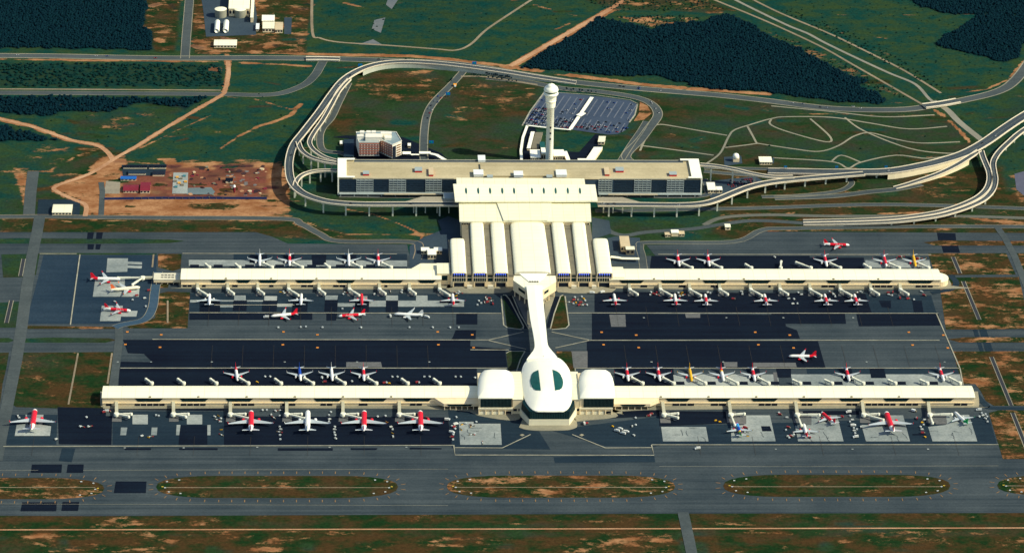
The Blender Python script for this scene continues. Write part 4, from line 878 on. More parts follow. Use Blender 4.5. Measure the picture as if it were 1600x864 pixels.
for s, (A, Bp) in enumerate(((bot[0], bot[5]), (bot[1], bot[2]))):
    for k in range(1, 8):
        a = Vector((*A, 9.4)).lerp(Vector((*Bp, 9.4)), k / 8); Tt = ((tp[0], tp[5]), (tp[1], tp[2]))[s]; c = Vector((*Tt[0], 20.4)).lerp(Vector((*Tt[1], 20.4)), k / 8); b.bar(a, c, .3, .3)
part(b, 'mullion', mat('mullion_green', (.05, .10, .09, 1), .5), drum)
def pavilion(uL, uR, gl_, lab, mirror):
    yF = Y_((uL + uR) / 2, 648, 0); zg0, zg1 = 11.0, 25.0
    t = thing('glazed_pavilion', lab, 'building', loc=Vector((X_((uL + uR) / 2, 648, 0), yF, 0)))
    o = [(uL + 1, 621.5), (uR - 3, 621.5), (uR - 1.5, 616), (uR, 607), (uR - .3, 596), (uR - 3, 586), (uR - 7, 580), (uR - 13, 577.5), (uL + 22, 577), (uL + 10, 578.5), (uL + 5, 583), (uL + 1.5, 592), (uL, 604), (uL - .3, 615), (uL + 1, 621.5)]
    if mirror: c_ = (uL + uR) / 2; o = [(uL + 2, 621.5), (uR - .5, 621.5), (uR, 610), (uR - .5, 600), (uR - 3, 590), (uR - 7, 582), (uR - 13, 578), (uL + 20, 577), (uL + 9, 578), (uL + 4, 582), (uL + 1, 590), (uL, 600), (uL + 1, 612), (uL + 2, 621.5)]
    px = []
    for i in range(len(o) - 1):
        for k in range(3): px.append((o[i][0] + (o[i + 1][0] - o[i][0]) * k / 3, o[i][1] + (o[i + 1][1] - o[i][1]) * k / 3))
    d = Dome(ccw(px), 25.2, 30.5, 4.5); b = MB(); d.shell(b, 1.2); part(b, 'dome_roof', CREAMW, t)
    xa, xb = X_(uL + 1, 621, 25), X_(uR - 2, 621, 25)
    b = MB(); b.box(xa + 1, xb - 1, yF + 1.2, Y_(uL, 580, 25) - 3, 4.8, 24.2); part(b, 'wall', BEIGE, t)
    ga, gb_ = X_(gl_[0], 636, 12), X_(gl_[1], 636, 12)
    g = panel('glass_front', GLASSD, t, (ga, yF + 1.2), (gb_, yF + 1.2), zg0, zg1 - .9, .5)
    b = MB(); n = 22
    for k in range(n + 1): x = ga + (gb_ - ga) * k / n; b.box(x - .14, x + .14, yF + .25, yF + .65, zg0, zg1 - 1)
    part(b, 'mullion', MATS['mullion_green'], g)
    boxpart('ledge', MATS['pale_yellow_wall'], t, xa, xb, yF - .6, yF + 1.2, 8.6, 10.4); boxpart('low_wall', MATS['pale_yellow_wall'], t, xa + 1, xa + (xb - xa) * .75, yF + .4, yF + 1.0, 0, 4.6)
    for k in range(6): x = xa + 1 + (xb - xa - 2) * k / 5; boxpart('column', BEIGE, t, x - .7, x + .7, yF - .4, yF + .9, 0, 8.6)
    b = MB(); b.box(xa + 2, xb - 2, yF + 3, yF + 30, 0, 4.7); part(b, 'recess', DARK, t)
pavilion(746.5, 803.5, (751, 799.5), 'white cushion-roofed glass pavilion on the left of the oval hall', False)
pavilion(904.5, 960, (912, 959), 'white cushion-roofed glass pavilion on the right of the oval hall', True)
for lab, ua, ub in (('plain cream link between the oval hall and the left pavilion', 801, 817), ('plain cream link between the oval hall and the right pavilion', 893, 907)):
    yF = Y_(ua, 648, 0) + 1.5; xa, xb = X_(ua, 621, 22), X_(ub, 621, 22)
    t = thing('link_building', lab, 'building', loc=Vector(((xa + xb) / 2, yF, 0)))
    boxpart('wall', BEIGE, t, xa, xb, yF, Y_(ua, 582, 22), 0, 22); boxpart('roof', CREAM2, t, xa - .3, xb + .3, yF - .6, Y_(ua, 581, 22), 22, 22.6)
    for k in range(2): panel('window', DARK, t, (xa + 1 + k * (xb - xa) / 2, yF), (xa - 1 + (k + 1) * (xb - xa) / 2, yF), 5, 8.4, .3)
# folded soffits where the piers meet the pavilions
for lab, ua, ub, sg in (('folded cream canopy at the inner end of the front left pier', 679, 748, 1), ('folded cream canopy at the inner end of the front right pier', 958, 1030, -1)):
    yF = (FL if sg > 0 else FR)[3]; xa, xb = X_(ua, 625, 12), X_(ub, 625, 12); t = thing('folded_canopy', lab, 'canopy', loc=Vector(((xa + xb) / 2, yF, 0)))
    o = [(xa, yF - .9), (xa + 12, yF - 11), (xb, yF - 11), (xb, yF - .9)] if sg > 0 else [(xa, yF - .9), (xa, yF - 11), (xb - 12, yF - 11), (xb, yF - .9)]
    b = MB(); z = [12.9, 9.5, 9.5, 12.9]; b.prism(o, 5.6, z); part(b, 'roof', BEIGE, t)
    xm = (xa + xb) / 2 + sg * 4
    panel('window', GLASSD, t, (xm - 17, yF - 11), (xm + 17, yF - 11), 6.1, 8.9, .3, inset=3)
    for k in range(6): x = xa + 13 + (xb - xa - 20) * k / 5 if sg > 0 else xa + 3 + (xb - xa - 18) * k / 5; boxpart('column', BEIGE, t, x - .5, x + .5, yF - 10.4, yF - 9.4, 0, 5.6)
# ---- car park and mall block behind the terminal
hC = 25.5
yf = Y_(812, 280, hC); yb = Y_(812, 251, hC); x0, x1 = X_(528, 280, hC), X_(1098, 281, hC)
CPK = thing('parking_block', 'very long tan-roofed multi-storey car park behind the terminal', 'car park building', loc=Vector(((x0 + x1) / 2, yf, 0)))
DECKT = nodes_asphalt('tan_roof_deck', (.38, .32, .18, 1), (.58, .50, .30, 1), .35, .12)
boxpart('wall', mat('parking_wall', (.05, .09, .13, 1), .8, .3, .05), CPK, x0 + .5, x1 - .5, yf + .5, yb - .5, 0, hC - .6)
rf = boxpart('roof_deck', DECKT, CPK, x0, x1, yf, yb, hC - .6, hC)
b = MB(); b.box(x0 + 24, x1 - 24, yb - 9.5, yb - 8.9, hC, hC + 1.2); b.box(x0, x1, yb - .5, yb, hC, hC + 1.2); b.box(x0 + 24, X_(709, 280, hC), yf, yf + .5, hC, hC + 1.0); b.box(X_(937, 280, hC), x1 - 24, yf, yf + .5, hC, hC + 1.0)
part(b, 'parapet', mat('pale_parapet', (.55, .52, .38, 1), .8), rf)
b = MB(); b.box(x0 + 24, x1 - 24, yb - 8.9, yb - .5, hC + .01, hC + .15); part(b, 'roof_road', ROADD, rf)
q = [P(750, 255, hC + 2.4), P(868, 255, hC + 2.4), P(870, 275, hC + 2.4), P(752, 275, hC + 2.4)]
b = MB(); b.prism([p.xy[:] for p in q], hC + .01, hC + 2.4); part(b, 'raised_deck', DECKT, rf)
SLABG = mat('slab_grey', (.34, .40, .38, 1), .8, .1)
LAT = [(557, 583), (608, 634), (665, 690), (935, 956), (991, 1017), (1042, 1068)]
DK = [(530, 556), (584, 607), (635, 664), (691, 712), (960, 990), (1018, 1041), (1069, 1096)]
for a, c in LAT:
    xa, xc = X_(a, 290, 15), X_(c, 290, 15); b = MB(); 
    for k in range(6): z = 4.5 + k * 3.6; b.box(xa, xc, yf - 1.2, yf + .49, z, z + 1.1)
    for k in range(5): x = xa + (xc - xa) * k / 4; b.box(x - .35, x + .35, yf - .9, yf + .3, 0, hC - .7)
    part(b, 'open_bay', SLABG, CPK)
for a, c in DK:
    xa, xc = X_(a, 290, 15), X_(c, 290, 15); b = MB()
    for k in range(6): z = 4.5 + k * 3.5; b.box(xa, xc, yf - .5, yf + .49, z, z + 2.3)
    part(b, 'louvred_bay', mat('louvre_blue', (.012, .030, .050, 1), .6, .3, .4), CPK)
for xa, xc in ((x0 + 2, X_(712, 300, 5)), (X_(935, 300, 5), x1 - 2)):
    b = MB(); b.box(xa, xc, yf - 7, yf - .6, 3.2, 4.0); k = 0
    while xa + 2 + k * 20 < xc - 1: x = xa + 2 + k * 20; b.box(x - .5, x + .5, yf - 6.8, yf - 6, 0, 3.2); k += 1
    part(b, 'ledge', SLABG, CPK)
b = MB(); b.box(X_(600, 300, 6), X_(690, 300, 6), yf - 12, yf - 8, 5, 6); part(b, 'ramp', mat('tan_ramp', (.5, .44, .3, 1)), CPK)
b = MB(); b.box(X_(950, 300, 6), X_(1027, 300, 6), yf - 12, yf - 8, 5, 6); part(b, 'ramp', MATS['tan_ramp'], CPK)
for (ua, ub, arm) in ((527.5, 541.5, 1), (1081, 1097.5, -1)):
    xa, xb = X_(ua, 278, hC + 3), X_(ub, 278, hC + 3); b = MB()
    b.box(xa, xb, yf - 1, yb + 1, hC + 2.2, hC + 3)
    if arm > 0: b.box(xb, xb + 12, yb - 4, yb + 1, hC + 2.2, hC + 3); b.box(xb, xb + 12, yf - 1, yf + 3.5, hC + 2.2, hC + 3)
    else: b.box(xa - 12, xa, yb - 4, yb + 1, hC + 2.2, hC + 3); b.box(xa - 5, xa, yf - 1, yf + 3.5, hC + 2.2, hC + 3)
    if arm > 0: b.box(xa, xa + 2, yf - 1, yf + .49, 0, hC + 2.2)
    else: b.box(xb - 2, xb, yf - 1, yf + .49, 0, hC + 2.2)
    b.box(xa + 1, xb - 1, yf + 3, yb - 2, hC, hC + 2.2)
    part(b, 'end_canopy', CREAMW, CPK)
RED = mat('red_paint', (.55, .02, .03, 1), .5)
def kiosk(ua, ub, va, vb, z0, h, m1, label, front=None, name='rooftop_unit'):
    a = P(ua, vb, z0 + h); c = P(ub, va, z0 + h); t = thing(name, label, 'roof unit', loc=Vector(((a.x + c.x) / 2, (a.y + c.y) / 2, z0)))
    boxpart('housing', front or m1, t, a.x + .3, c.x - .3, a.y + .3, c.y - .3, z0, z0 + h - .4); boxpart('cover', m1, t, a.x, c.x, a.y, c.y, z0 + h - .4, z0 + h)
for a in [(740, 755, 265, 273, 1, WHITE, 'white plant box left of centre on the car park roof', None), (803, 817, 267, 274, 3, WHITE, 'white plant box in the centre of the car park roof', None), (869, 885, 265, 273.5, 1, WHITE, 'white plant box right of centre on the car park roof', None),
          (761, 770, 273, 277, 1, SLABG, 'small grey box behind the skylit roof, left side', None), (854, 863, 273, 277, 1, SLABG, 'small grey box behind the skylit roof, right side', None),
          (747, 758, 242.5, 250.5, 0, WHITE, 'white stair head on the rear edge of the car park', None)]:
    kiosk(*a[:4], hC + a[4] * .9, 4, a[5], a[6], a[7])
for a in [(567, 577, 267, 272, SLABG, 'grey canopy with a red base near the left end of the roof deck'), (648, 659.5, 261, 267, SLABG, 'grey canopy with a red base left of the tan hut'), (962, 974, 261, 267, SLABG, 'grey canopy with a red base beside the right tan hut'), (1046, 1057, 268, 273, SLABG, 'grey canopy with a red base near the right end of the roof deck')]:
    kiosk(*a[:4], hC + .2, 3, a[4], a[5], RED, 'roof_canopy')
TANB = mat('tan_box', (.62, .50, .30, 1), .7)
kiosk(670, 677, 262, 273, hC + .2, 3, TANB, 'tan stair hut with a red side on the left roof deck', RED, 'stair_hut'); kiosk(945, 951, 261, 272.5, hC + .2, 3, TANB, 'tan stair hut with a red side on the right roof deck', RED, 'stair_hut')
# ---- control tower
TW = thing('control_tower', 'tall slender white control tower with a round stepped head', 'control tower', 858, 254)
c = P(858, 254); hv = lambda v: HT(858, 254, v)
b = MB(); b.lathe([(6.4, 0), (5.7, 6), (5.4, hv(168)), (7.0, hv(167)), (7.0, hv(166))], c.x, c.y, 32); part(b, 'shaft', CREAMW, TW)
b = MB(); b.lathe([(7.0, hv(166)), (7.5, hv(160)), (7.6, hv(158)), (8.0, hv(157.8)), (8.0, hv(156.8)), (7.8, hv(156.7)), (8.4, hv(151)), (9.6, hv(148.5)), (11.0, hv(147)), (11.0, hv(145.5)), (9.6, hv(145.2)), (9.6, hv(143.8))], c.x, c.y, 32); head = part(b, 'head', CREAMW, TW)
b = MB(); b.lathe([(9.3, hv(143.8)), (10.4, hv(141.2))], c.x, c.y, 32); part(b, 'cab_glass', GLASSG, TW)
b = MB(); b.lathe([(10.9, hv(141.2)), (10.9, hv(140.2)), (10.2, hv(138)), (9.0, hv(136.2)), (6.2, hv(135)), (6.0, hv(134)), (4.8, hv(132.6)), (2.0, hv(131.4)), (.6, hv(131))], c.x, c.y, 32); rf = part(b, 'roof', CREAMW, TW)
b = MB(); b.lathe([(.5, hv(131)), (.35, hv(129))], c.x, c.y, 8); part(b, 'mast', GREYR, rf)
b = MB(); b.lathe([(8.15, hv(154.2)), (8.25, hv(153.6))], c.x, c.y, 32); b.lathe([(7.72, hv(159.0)), (7.8, hv(158.6))], c.x, c.y, 32); part(b, 'trim_band', BEIGE, head)
for k in range(30):
    z = 5 + k * 3.1; big_ = k in (11, 14, 17); s = 1.2 if big_ else .45
    if z < hv(170): boxpart('window', DARK if big_ else TANB, TW, c.x + .4 - s, c.x + .4 + s, c.y - 6.3 if z < 6 else c.y - 5.9, c.y - 5.0, z, z + (3.0 if big_ else 1.3))
# ---- generic small building: walls, roof, windows, door
def small(name, label, ua, ub, vtop, vfront, h, roof=CREAMW, wall=BEIGE, cat='building', ridge=0, wins=4, skew=0, group=None):
    """ua..ub at the front eave, vtop = back eave, vfront = front eave"""
    a = P(ua, vfront, h); c = P(ub, vfront, h); yb_ = Y_(ua, vtop, h); t = thing(name, label, cat, loc=Vector(((a.x + c.x) / 2, a.y, 0)), group=group)
    dx = skew
    b = MB(); b.prism([(a.x + .5, a.y + .5), (c.x - .5, a.y + .5), (c.x - .5 + dx, yb_ - .5), (a.x + .5 + dx, yb_ - .5)], 0, h - .4); part(b, 'wall', wall, t)
    b = MB()
    if ridge:
        ym = (a.y + yb_) / 2
        b.add([(a.x, a.y, h - .4), (c.x, a.y, h - .4), (c.x + dx / 2, ym, h + ridge), (a.x + dx / 2, ym, h + ridge), (c.x + dx, yb_, h - .4), (a.x + dx, yb_, h - .4)], [(0, 1, 2, 3), (3, 2, 4, 5), (0, 3, 5), (1, 4, 2), (0, 5, 4, 1)])
    else: b.prism([(a.x, a.y), (c.x, a.y), (c.x + dx, yb_), (a.x + dx, yb_)], h - .4, h + .2)
    part(b, 'roof', roof, t)
    L_ = c.x - a.x
    for k in range(wins):
        x = a.x + L_ * (k + .5) / wins; w_ = min(1.6, L_ / wins * .3); panel('window', DARK, t, (x - w_, a.y + .5), (x + w_, a.y + .5), h * .35, h * .75, .2)
    return t
small('tower_annex', 'white flat-roofed annex at the left foot of the control tower', 829, 845, 234, 246.5, 8, wins=5)
small('tower_annex', 'cream flat-roofed annex at the right foot of the control tower', 865, 882, 234, 244, 9, wins=5)
small('tower_annex', 'taller white block standing against the left side of the tower shaft', 846, 853, 231, 240, 13, wins=2)
small('tower_annex', 'narrow white block on the right of the tower foot', 885.5, 892, 236.5, 252, 5, wins=1, skew=-4)
small('glass_lobby', 'teal glass lobby behind the foot of the control tower', 844, 852, 222, 231, 7, roof=GLASSG, wall=GLASSG, wins=2)
small('shed', 'slanted white-roofed shed to the right of the control tower', 916, 930, 230, 248, 5, wins=2, skew=14)
small('shed', 'low cream shed lying along the rear edge of the car park', 903, 930, 248, 252.5, 5, wins=3)
small('gatehouse', 'small cream gatehouse beside the open car park', 934, 945, 213, 222, 5, wins=2, skew=3, roof=CREAM2)
small('shelter', 'curved white shelter roof left of the tower foot', 823, 829, 206, 232, 4, wins=0, skew=9)
small('substation', 'grey roofed block beside the white shelter', 830, 842, 207, 232, 3, roof=GREYR, wins=0, skew=9)
def walkway(label, pts, wd, h, name='covered_walkway', m=CREAMW):
    w_ = [P(u, v, h) for u, v in pts]; t = thing(name, label, 'walkway', loc=Vector((w_[0].x, w_[0].y, 0))); b = MB()
    A, B_ = offset_line(w_, -wd / 2, wd / 2); n = len(w_); dz = Vector((0, 0, .5))
    b.add(A + B_ + [p - dz for p in A] + [p - dz for p in B_], [f for i in range(n - 1) for f in ((i, i + 1, n + i + 1, n + i), (2 * n + i, 3 * n + i, 3 * n + i + 1, 2 * n + i + 1), (i, 2 * n + i, 2 * n + i + 1, i + 1), (n + i, n + i + 1, 3 * n + i + 1, 3 * n + i))] + [(0, n, 3 * n, 2 * n), (n - 1, 3 * n - 1, 4 * n - 1, 2 * n - 1)])
    part(b, 'roof', m, t)
    b = MB()
    for i in range(n - 1):
        k = max(1, int((w_[i + 1] - w_[i]).length / 12))
        for j in range(k):
            p = w_[i].lerp(w_[i + 1], (j + .5) / k); b.box(p.x - .25, p.x + .25, p.y - .25, p.y + .25, 0, h - .5)
    part(b, 'post', GREYR, t)
walkway('slanting white covered walkway across the middle of the open car park', [(891, 202), (925, 152)], 5.5, 4)
walkway('small white shelter roof midway along the car park walkway', [(904, 181), (912, 176)], 9, 5.2)
walkway('white canopy along the front edge of the open car park', [(823, 196), (850, 199), (892, 203)], 3.2, 4)
walkway('white canopy running down the left of the tower compound', [(824, 196), (817, 215), (814, 235), (815, 252)], 4, 4)
walkway('white stepped canopy from the hotel towards the car park', [(629, 239), (642, 239)], 9, 6); walkway('low pale canopy between the two white hotel canopies', [(642, 241.5), (655, 241.5)], 4, 5)
walkway('white canopy over the access road beside the hotel', [(655, 238.5), (673, 238.5)], 8, 6); walkway('slanting white canopy joining the hotel path to the car park', [(673, 240), (682, 242), (697, 251)], 6, 7)
# ---- hotel
HO = thing('hotel', 'white and brick-red angled hotel behind the left end of the car park', 'hotel', 592, 250)
BRK = mat('brick_red', (.55, .17, .10, 1), .8, .15, .2); HW = mat('hotel_white', (.86, .82, .68, 1), .6, .08)
hh = 27.0
A = P(561, 223, hh); B_ = P(592.5, 223, hh); C_ = P(592.5, 217.5, hh); Dd = P(613, 227, hh); E_ = P(627.5, 221, hh); F_ = P(619, 207, hh); G_ = P(600, 206, hh); Hh = P(556.5, 207, hh)
foot = [A, B_, C_, Dd, E_, F_, G_, Hh]
b = MB(); b.prism([p.xy[:] for p in foot], 5, hh - .5); part(b, 'wall', HW, HO)
b = MB(); b.prism([(p.x, p.y) for p in foot], hh - .5, hh + .1); rf = part(b, 'roof', mat('hotel_roof', (.22, .30, .32, 1), .8, .1), HO)
b = MB(); fl = [p.xy for p in foot]
for i in range(len(fl)):
    p, q = fl[i], fl[(i + 1) % len(fl)]; b.bar((p.x, p.y, hh + .6), (q.x, q.y, hh + .6), .7, 1.0)
part(b, 'parapet', HW, rf)
b = MB(); b.prism([(A.x + 3, A.y + 4), (Dd.x - 3, A.y + 4), (Dd.x + 3, A.y + 30), (A.x + 3, A.y + 34)], 0, 5); part(b, 'podium', DARK, HO)
for lab_, pa, pb, ve, vf_, zt in (('penthouse', 571, 597, 209, 214.5, 33.5), ('penthouse', 558, 568, 210, 213, 33), ('penthouse', 595, 612, 206, 209, 34)):
    a = P(pa, vf_, zt); c2 = P(pb, ve, zt); g = boxpart(lab_, HW, HO, a.x, c2.x, a.y, c2.y, hh + .1, zt)
for u in (566, 576, 584): a = P(u - 3.5, 207.5, 33.5); boxpart('roof_tank', HW, HO, a.x, a.x + 6.5, a.y + 2, a.y + 9, hh + .1, 33)
p = P(606, 215, 30); boxpart('stair_head', HW, HO, p.x - 5, p.x + 5, p.y - 4, p.y + 5, hh + .1, 31)
for (p, q, bays) in ((A, B_, 7), (C_, Dd, 6)):
    for f in range(5):
        z = 6.5 + f * 3.9
        panel('brick_band', BRK, HO, p.xy, q.xy, z + 1.9, z + 3.7, .2)
        for k in range(bays):
            a = p.lerp(q, (k + .22) / bays); c2 = p.lerp(q, (k + .78) / bays); panel('window', mat('hotel_glass', (.20, .16, .15, 1), .3), HO, a.xy, c2.xy, z, z + 1.7, .25)
a1 = Dd.lerp(E_, .02); a2 = Dd.lerp(E_, .38); panel('stair_glazing', DARK, HO, a1.xy, a2.xy, 4, 24, .3)
for f in range(5): a3 = Dd.lerp(E_, .45); a4 = Dd.lerp(E_, .9); panel('balcony_recess', mat('amber_recess', (.25, .13, .05, 1)), HO, a3.xy, a4.xy, 6.2 + f * 3.9, 8.3 + f * 3.9, .3)
small('shed', 'blue-grey roofed shed standing left of the hotel', 537, 553, 218, 245, 5, roof=ASPH_B, wall=GREYR, wins=2)
small('pump_house', 'tiny white hut at the left of the hotel shed', 531, 536, 220, 225, 3, wins=1)
small('guard_hut', 'tiny white hut between the hotel and the access road', 637, 642, 224, 228, 4, wins=1)
# ---- other buildings and plant
small('depot', 'white-roofed depot by the left edge beside the service road', 81, 112, 319, 332, 5, roof=CREAM2, ridge=1, wins=6)
small('office_block', 'white roof left wing of the small T-shaped block behind the rear left pier', 658, 671, 386.5, 392, 6, wins=3); small('office_block', 'white roof right wing of the small T-shaped block behind the rear left pier', 678, 691, 386.5, 392, 6, wins=3)
small('office_block', 'central stem of the small T-shaped block behind the rear left pier', 668, 682, 389, 398, 8, wins=3)
small('warehouse', 'tan flat-roofed warehouse behind the rear right pier', 970, 985, 369, 385, 9, roof=TANB, wins=3)
small('warehouse', 'small cream block in front of the tan warehouse', 978, 992, 385, 390, 9, roof=CREAM2, wall=GREYR, wins=2)
walkway('long cream wall canopy in front of the tan warehouse', [(954, 401), (964, 402), (972, 403.5), (999, 404)], 6, 5, m=CREAM)
small('workshop', 'white L-shaped workshop right of the car park block, rear wing', 1106, 1119, 285, 297, 6, wins=3); small('workshop', 'white L-shaped workshop right of the car park block, front wing', 1119.5, 1129, 291.5, 297, 6, wins=2)
small('field_building', 'white-roofed building in the green field right of the radome', 1187, 1207, 245, 253.5, 5, wins=5, roof=CREAM)
t = thing('radome', 'white rounded radome standing in its square yard in the field', 'radome', 1150, 252); c = P(1150, 252)
b = MB(); b.box(c.x - 4.5, c.x + 4.5, c.y - 4, c.y + 4, 0, 6); part(b, 'base', BEIGE, t); b = MB(); b.lathe([(4.6, 5.9), (5.0, 7.5), (4.6, 10), (3.2, 11.8), (1.2, 12.6), (.2, 12.8)], c.x - .5, c.y, 20); part(b, 'dome', CREAMW, t)
small('gate_canopy', 'cream checkpoint canopy on the service road right of the terminal', 1049, 1061, 359, 364, 6, wins=0, roof=CREAMW); small('checkpoint', 'low pale office right of the checkpoint canopy', 1061, 1070, 361, 366, 4, roof=TANB, wins=2); small('checkpoint', 'small low office left of the checkpoint canopy', 1039, 1048, 363, 367, 4, roof=TANB, wins=2)
small('gate_canopy', 'small cream hut on the bend beneath the right viaduct', 1133, 1142, 350, 355, 5, wins=1, roof=CREAM)
# tank farm and plant at the top left
def tank(label, u, v, r_, vbase):
    c = P(u, vbase); h = HT(u, vbase, v); t = thing('storage_tank', label, 'tank', loc=c)
    b = MB(); b.lathe([(r_, 0), (r_, h)], c.x, c.y, 32); part(b, 'shell', mat('tank_grey', (.30, .30, .22, 1), .6, .1), t)
    b = MB(); b.lathe([(r_ + .3, h), (r_ * .6, h + .9), (.3, h + 1.4)], c.x, c.y, 32); part(b, 'lid', CREAM, t)
tank('round storage tank with a pale lid, left of the pair at the top', 345, 14.5, 9.5, 26); tank('round storage tank with a pale lid, right of the pair at the top', 375.5, 14.5, 9.5, 26)
def drum(label, u0, u1, v0, v1):
    a = P(u0, v1); c = P(u1, v0); r_ = (c.x - a.x) / 2; t = thing('vessel', label, 'tank', loc=Vector((a.x + r_, a.y, 0)))
    b = MB(); n = 12; vs = []; K = 6
    ys = [a.y, a.y + 1.5, c.y - 1.5, c.y]; rs = [.8, 1, 1, .8]
    for y, k in zip(ys, rs):
        for i in range(n): th = 2 * math.pi * i / n; vs.append((a.x + r_ + r_ * k * math.cos(th), y, 4.5 + 4 * k * math.sin(th)))
    b.add(vs, [(j * n + i, j * n + (i + 1) % n, (j + 1) * n + (i + 1) % n, (j + 1) * n + i) for j in range(3) for i in range(n)] + [tuple(range(n)), tuple(range(3 * n, 4 * n))[::-1]], 0, True)
    part(b, 'shell', CREAMW, t); boxpart('saddle', GREYR, t, a.x + 1, c.x - 1, a.y + 3, a.y + 5, 0, 1.2)
drum('left one of two white horizontal vessels below the storage tanks', 334.5, 344, 38, 53); drum('right one of two white horizontal vessels below the storage tanks', 348.5, 358, 38, 53)
small('process_hall', 'large cream hall at the top edge behind the storage tanks', 357, 390, -16, 14, 14, roof=CREAM, wins=6); small('process_hall', 'narrow cream wing on the right of the top hall', 391, 396, -10, 28, 9, roof=CREAM, wins=0)
small('long_shed', 'cream long-roofed shed below the tank farm', 334, 370, 62, 71, 5, roof=CREAM, ridge=.6, wins=7)
small('plant_office', 'bright white block at the top left of the plant office group', 409, 429, 24, 33, 8, wins=2); small('plant_office', 'cream block below the bright white plant office', 410, 429, 34.5, 45, 7, roof=CREAM2, wins=4); small('plant_office', 'dull tan block at the right of the plant office group', 429.5, 442, 35, 47, 6, roof=TANB, wins=3)
small('pump_house', 'small pale blue hut between the tank yard and the offices', 399.5, 405, 37, 46, 4, roof=WHITE, wins=1)
# construction site
t = thing('site_fence', 'long blue hoarding along the front of the red construction site', 'fence', 290, 312)
b = MB(); w_ = [P(163, 312.5), P(240, 311.3), P(330, 311.3), P(417, 311.6)]
for i in range(3): b.bar(w_[i] + Vector((0, 0, 1.8)), w_[i + 1] + Vector((0, 0, 1.8)), .4, 3.6)
part(b, 'hoarding', mat('navy_hoarding', (.006, .03, .13, 1), .6), t)
b = MB()
for i in range(24): p = w_[0].lerp(w_[3], (i + .5) / 24); b.box(p.x - .25, p.x + .25, p.y + .8, p.y + 1.3, 0, 3.2)
part(b, 'post', GREYR, t)
MAR = mat('maroon_roof', (.20, .015, .03, 1), .7, .15)
small('site_cabin', 'long low maroon-roofed cabin on the construction site', 192, 216, 288.5, 298, 4, roof=MAR, ridge=1, wins=5); small('site_cabin', 'taller square maroon-roofed cabin on the construction site', 218.5, 234.5, 284.5, 298, 5, roof=MAR, ridge=1, wins=3)
small('site_cabin', 'bright blue-roofed cabin on the construction site', 188, 213, 275.5, 280, 3, roof=mat('blue_roof', (.01, .12, .42, 1), .5), wins=4)
small('site_shed', 'long dark shed in the back row of the site, left', 192, 230, 258.5, 261.5, 3, roof=ASPH_D, wins=0); small('site_shed', 'long dark shed in the back row of the site, right', 232, 260, 258.5, 261.5, 3, roof=ASPH_D, wins=0)
small('site_shed', 'grey-blue roofed shed in the second row of the site, left', 200, 228, 266.5, 271, 3, roof=ASPH_B, wins=0); small('site_shed', 'dark roofed shed in the second row of the site, right', 238, 257, 267.5, 273, 3, roof=DARK, wins=0)
small('site_shed', 'small dark square shed right of the concrete slab', 352, 364, 278, 283, 4, roof=ASPH_D, wins=1)
t = thing('site_silo', 'slim white-topped silo among the red earth', 'silo', 366, 301); c = P(366, 301)
b = MB(); b.lathe([(1.0, 0), (2.0, 4), (2.0, 9)], c.x, c.y, 12); part(b, 'body', MAR, t); b = MB(); b.lathe([(2.2, 9), (2.0, 11), (.4, 12.5)], c.x, c.y, 12); part(b, 'cap', WHITE, t)
rr_ = random.Random(4)
for i in range(26):
    u, v = rr_.uniform(298, 414), rr_.uniform(262, 309); c = P(u, v); t = thing('material_stack', 'small dark or rusty heap of material on the red earth of the site', 'material stack', loc=c, group='heaps on the red earth of the site'); q_ = rr_.uniform(1.2, 3.2)
    b = MB(); b.prism([(c.x + q_ * math.cos(a) * rr_.uniform(.7, 1.3), c.y + q_ * math.sin(a) * rr_.uniform(.6, 1.1)) for a in (0, 1.1, 2.2, 3.2, 4.3, 5.3)], .1, rr_.uniform(.8, 2.2)); part(b, 'load', (DARK, MAR, TANB, GREYR)[i % 4], t)
for i, (u, v) in enumerate(((277, 278), (283, 280), (288, 276), (280, 287), (285, 290), (275, 293), (290, 285), (274, 284))):
    c = P(u, v); t = thing('material_stack', 'stack of building material on the pale slab of the site', 'material stack', loc=c, group='material stacks on the site slab')
    o = boxpart('pallet', TANB, t, c.x - 1.6, c.x + 1.6, c.y - 1.4, c.y + 1.4, .2, .6); boxpart('load', (mat('orange_load', (.7, .35, .05, 1)), GREYR, mat('teal_load', (.05, .2, .22, 1)))[i % 3], t, c.x - 2.2, c.x + 2.2, c.y - 2.2, c.y + 2.2, .6, 2)
# west link of the rear left pier
t = thing('pier_link', 'cream corridor with roof slots joining the left end of the rear pier', 'building', 262, 440)
a = P(240, 437, 8); c2 = P(283, 426.5, 8); boxpart('wall', BEIGE, t, a.x, c2.x, a.y + .4, c2.y - .4, 3.4, 7.5); rf = boxpart('roof', mat('link_roof', (.70, .66, .48, 1), .7), t, a.x - .3, c2.x, a.y, c2.y, 7.5, 8)
for r0 in (.28, .62):
    for k in range(4): x = a.x + (c2.x - a.x) * (.26 + k * .13); y = a.y + (c2.y - a.y) * r0; boxpart('roof_slot', DARK, rf, x, x + 3.6, y, y + 2.6, 8.0, 8.12)
for k in range(5): x = a.x + 3 + k * 8; boxpart('column', BEIGE, t, x, x + .9, a.y + 1, a.y + 2, 0, 3.4)
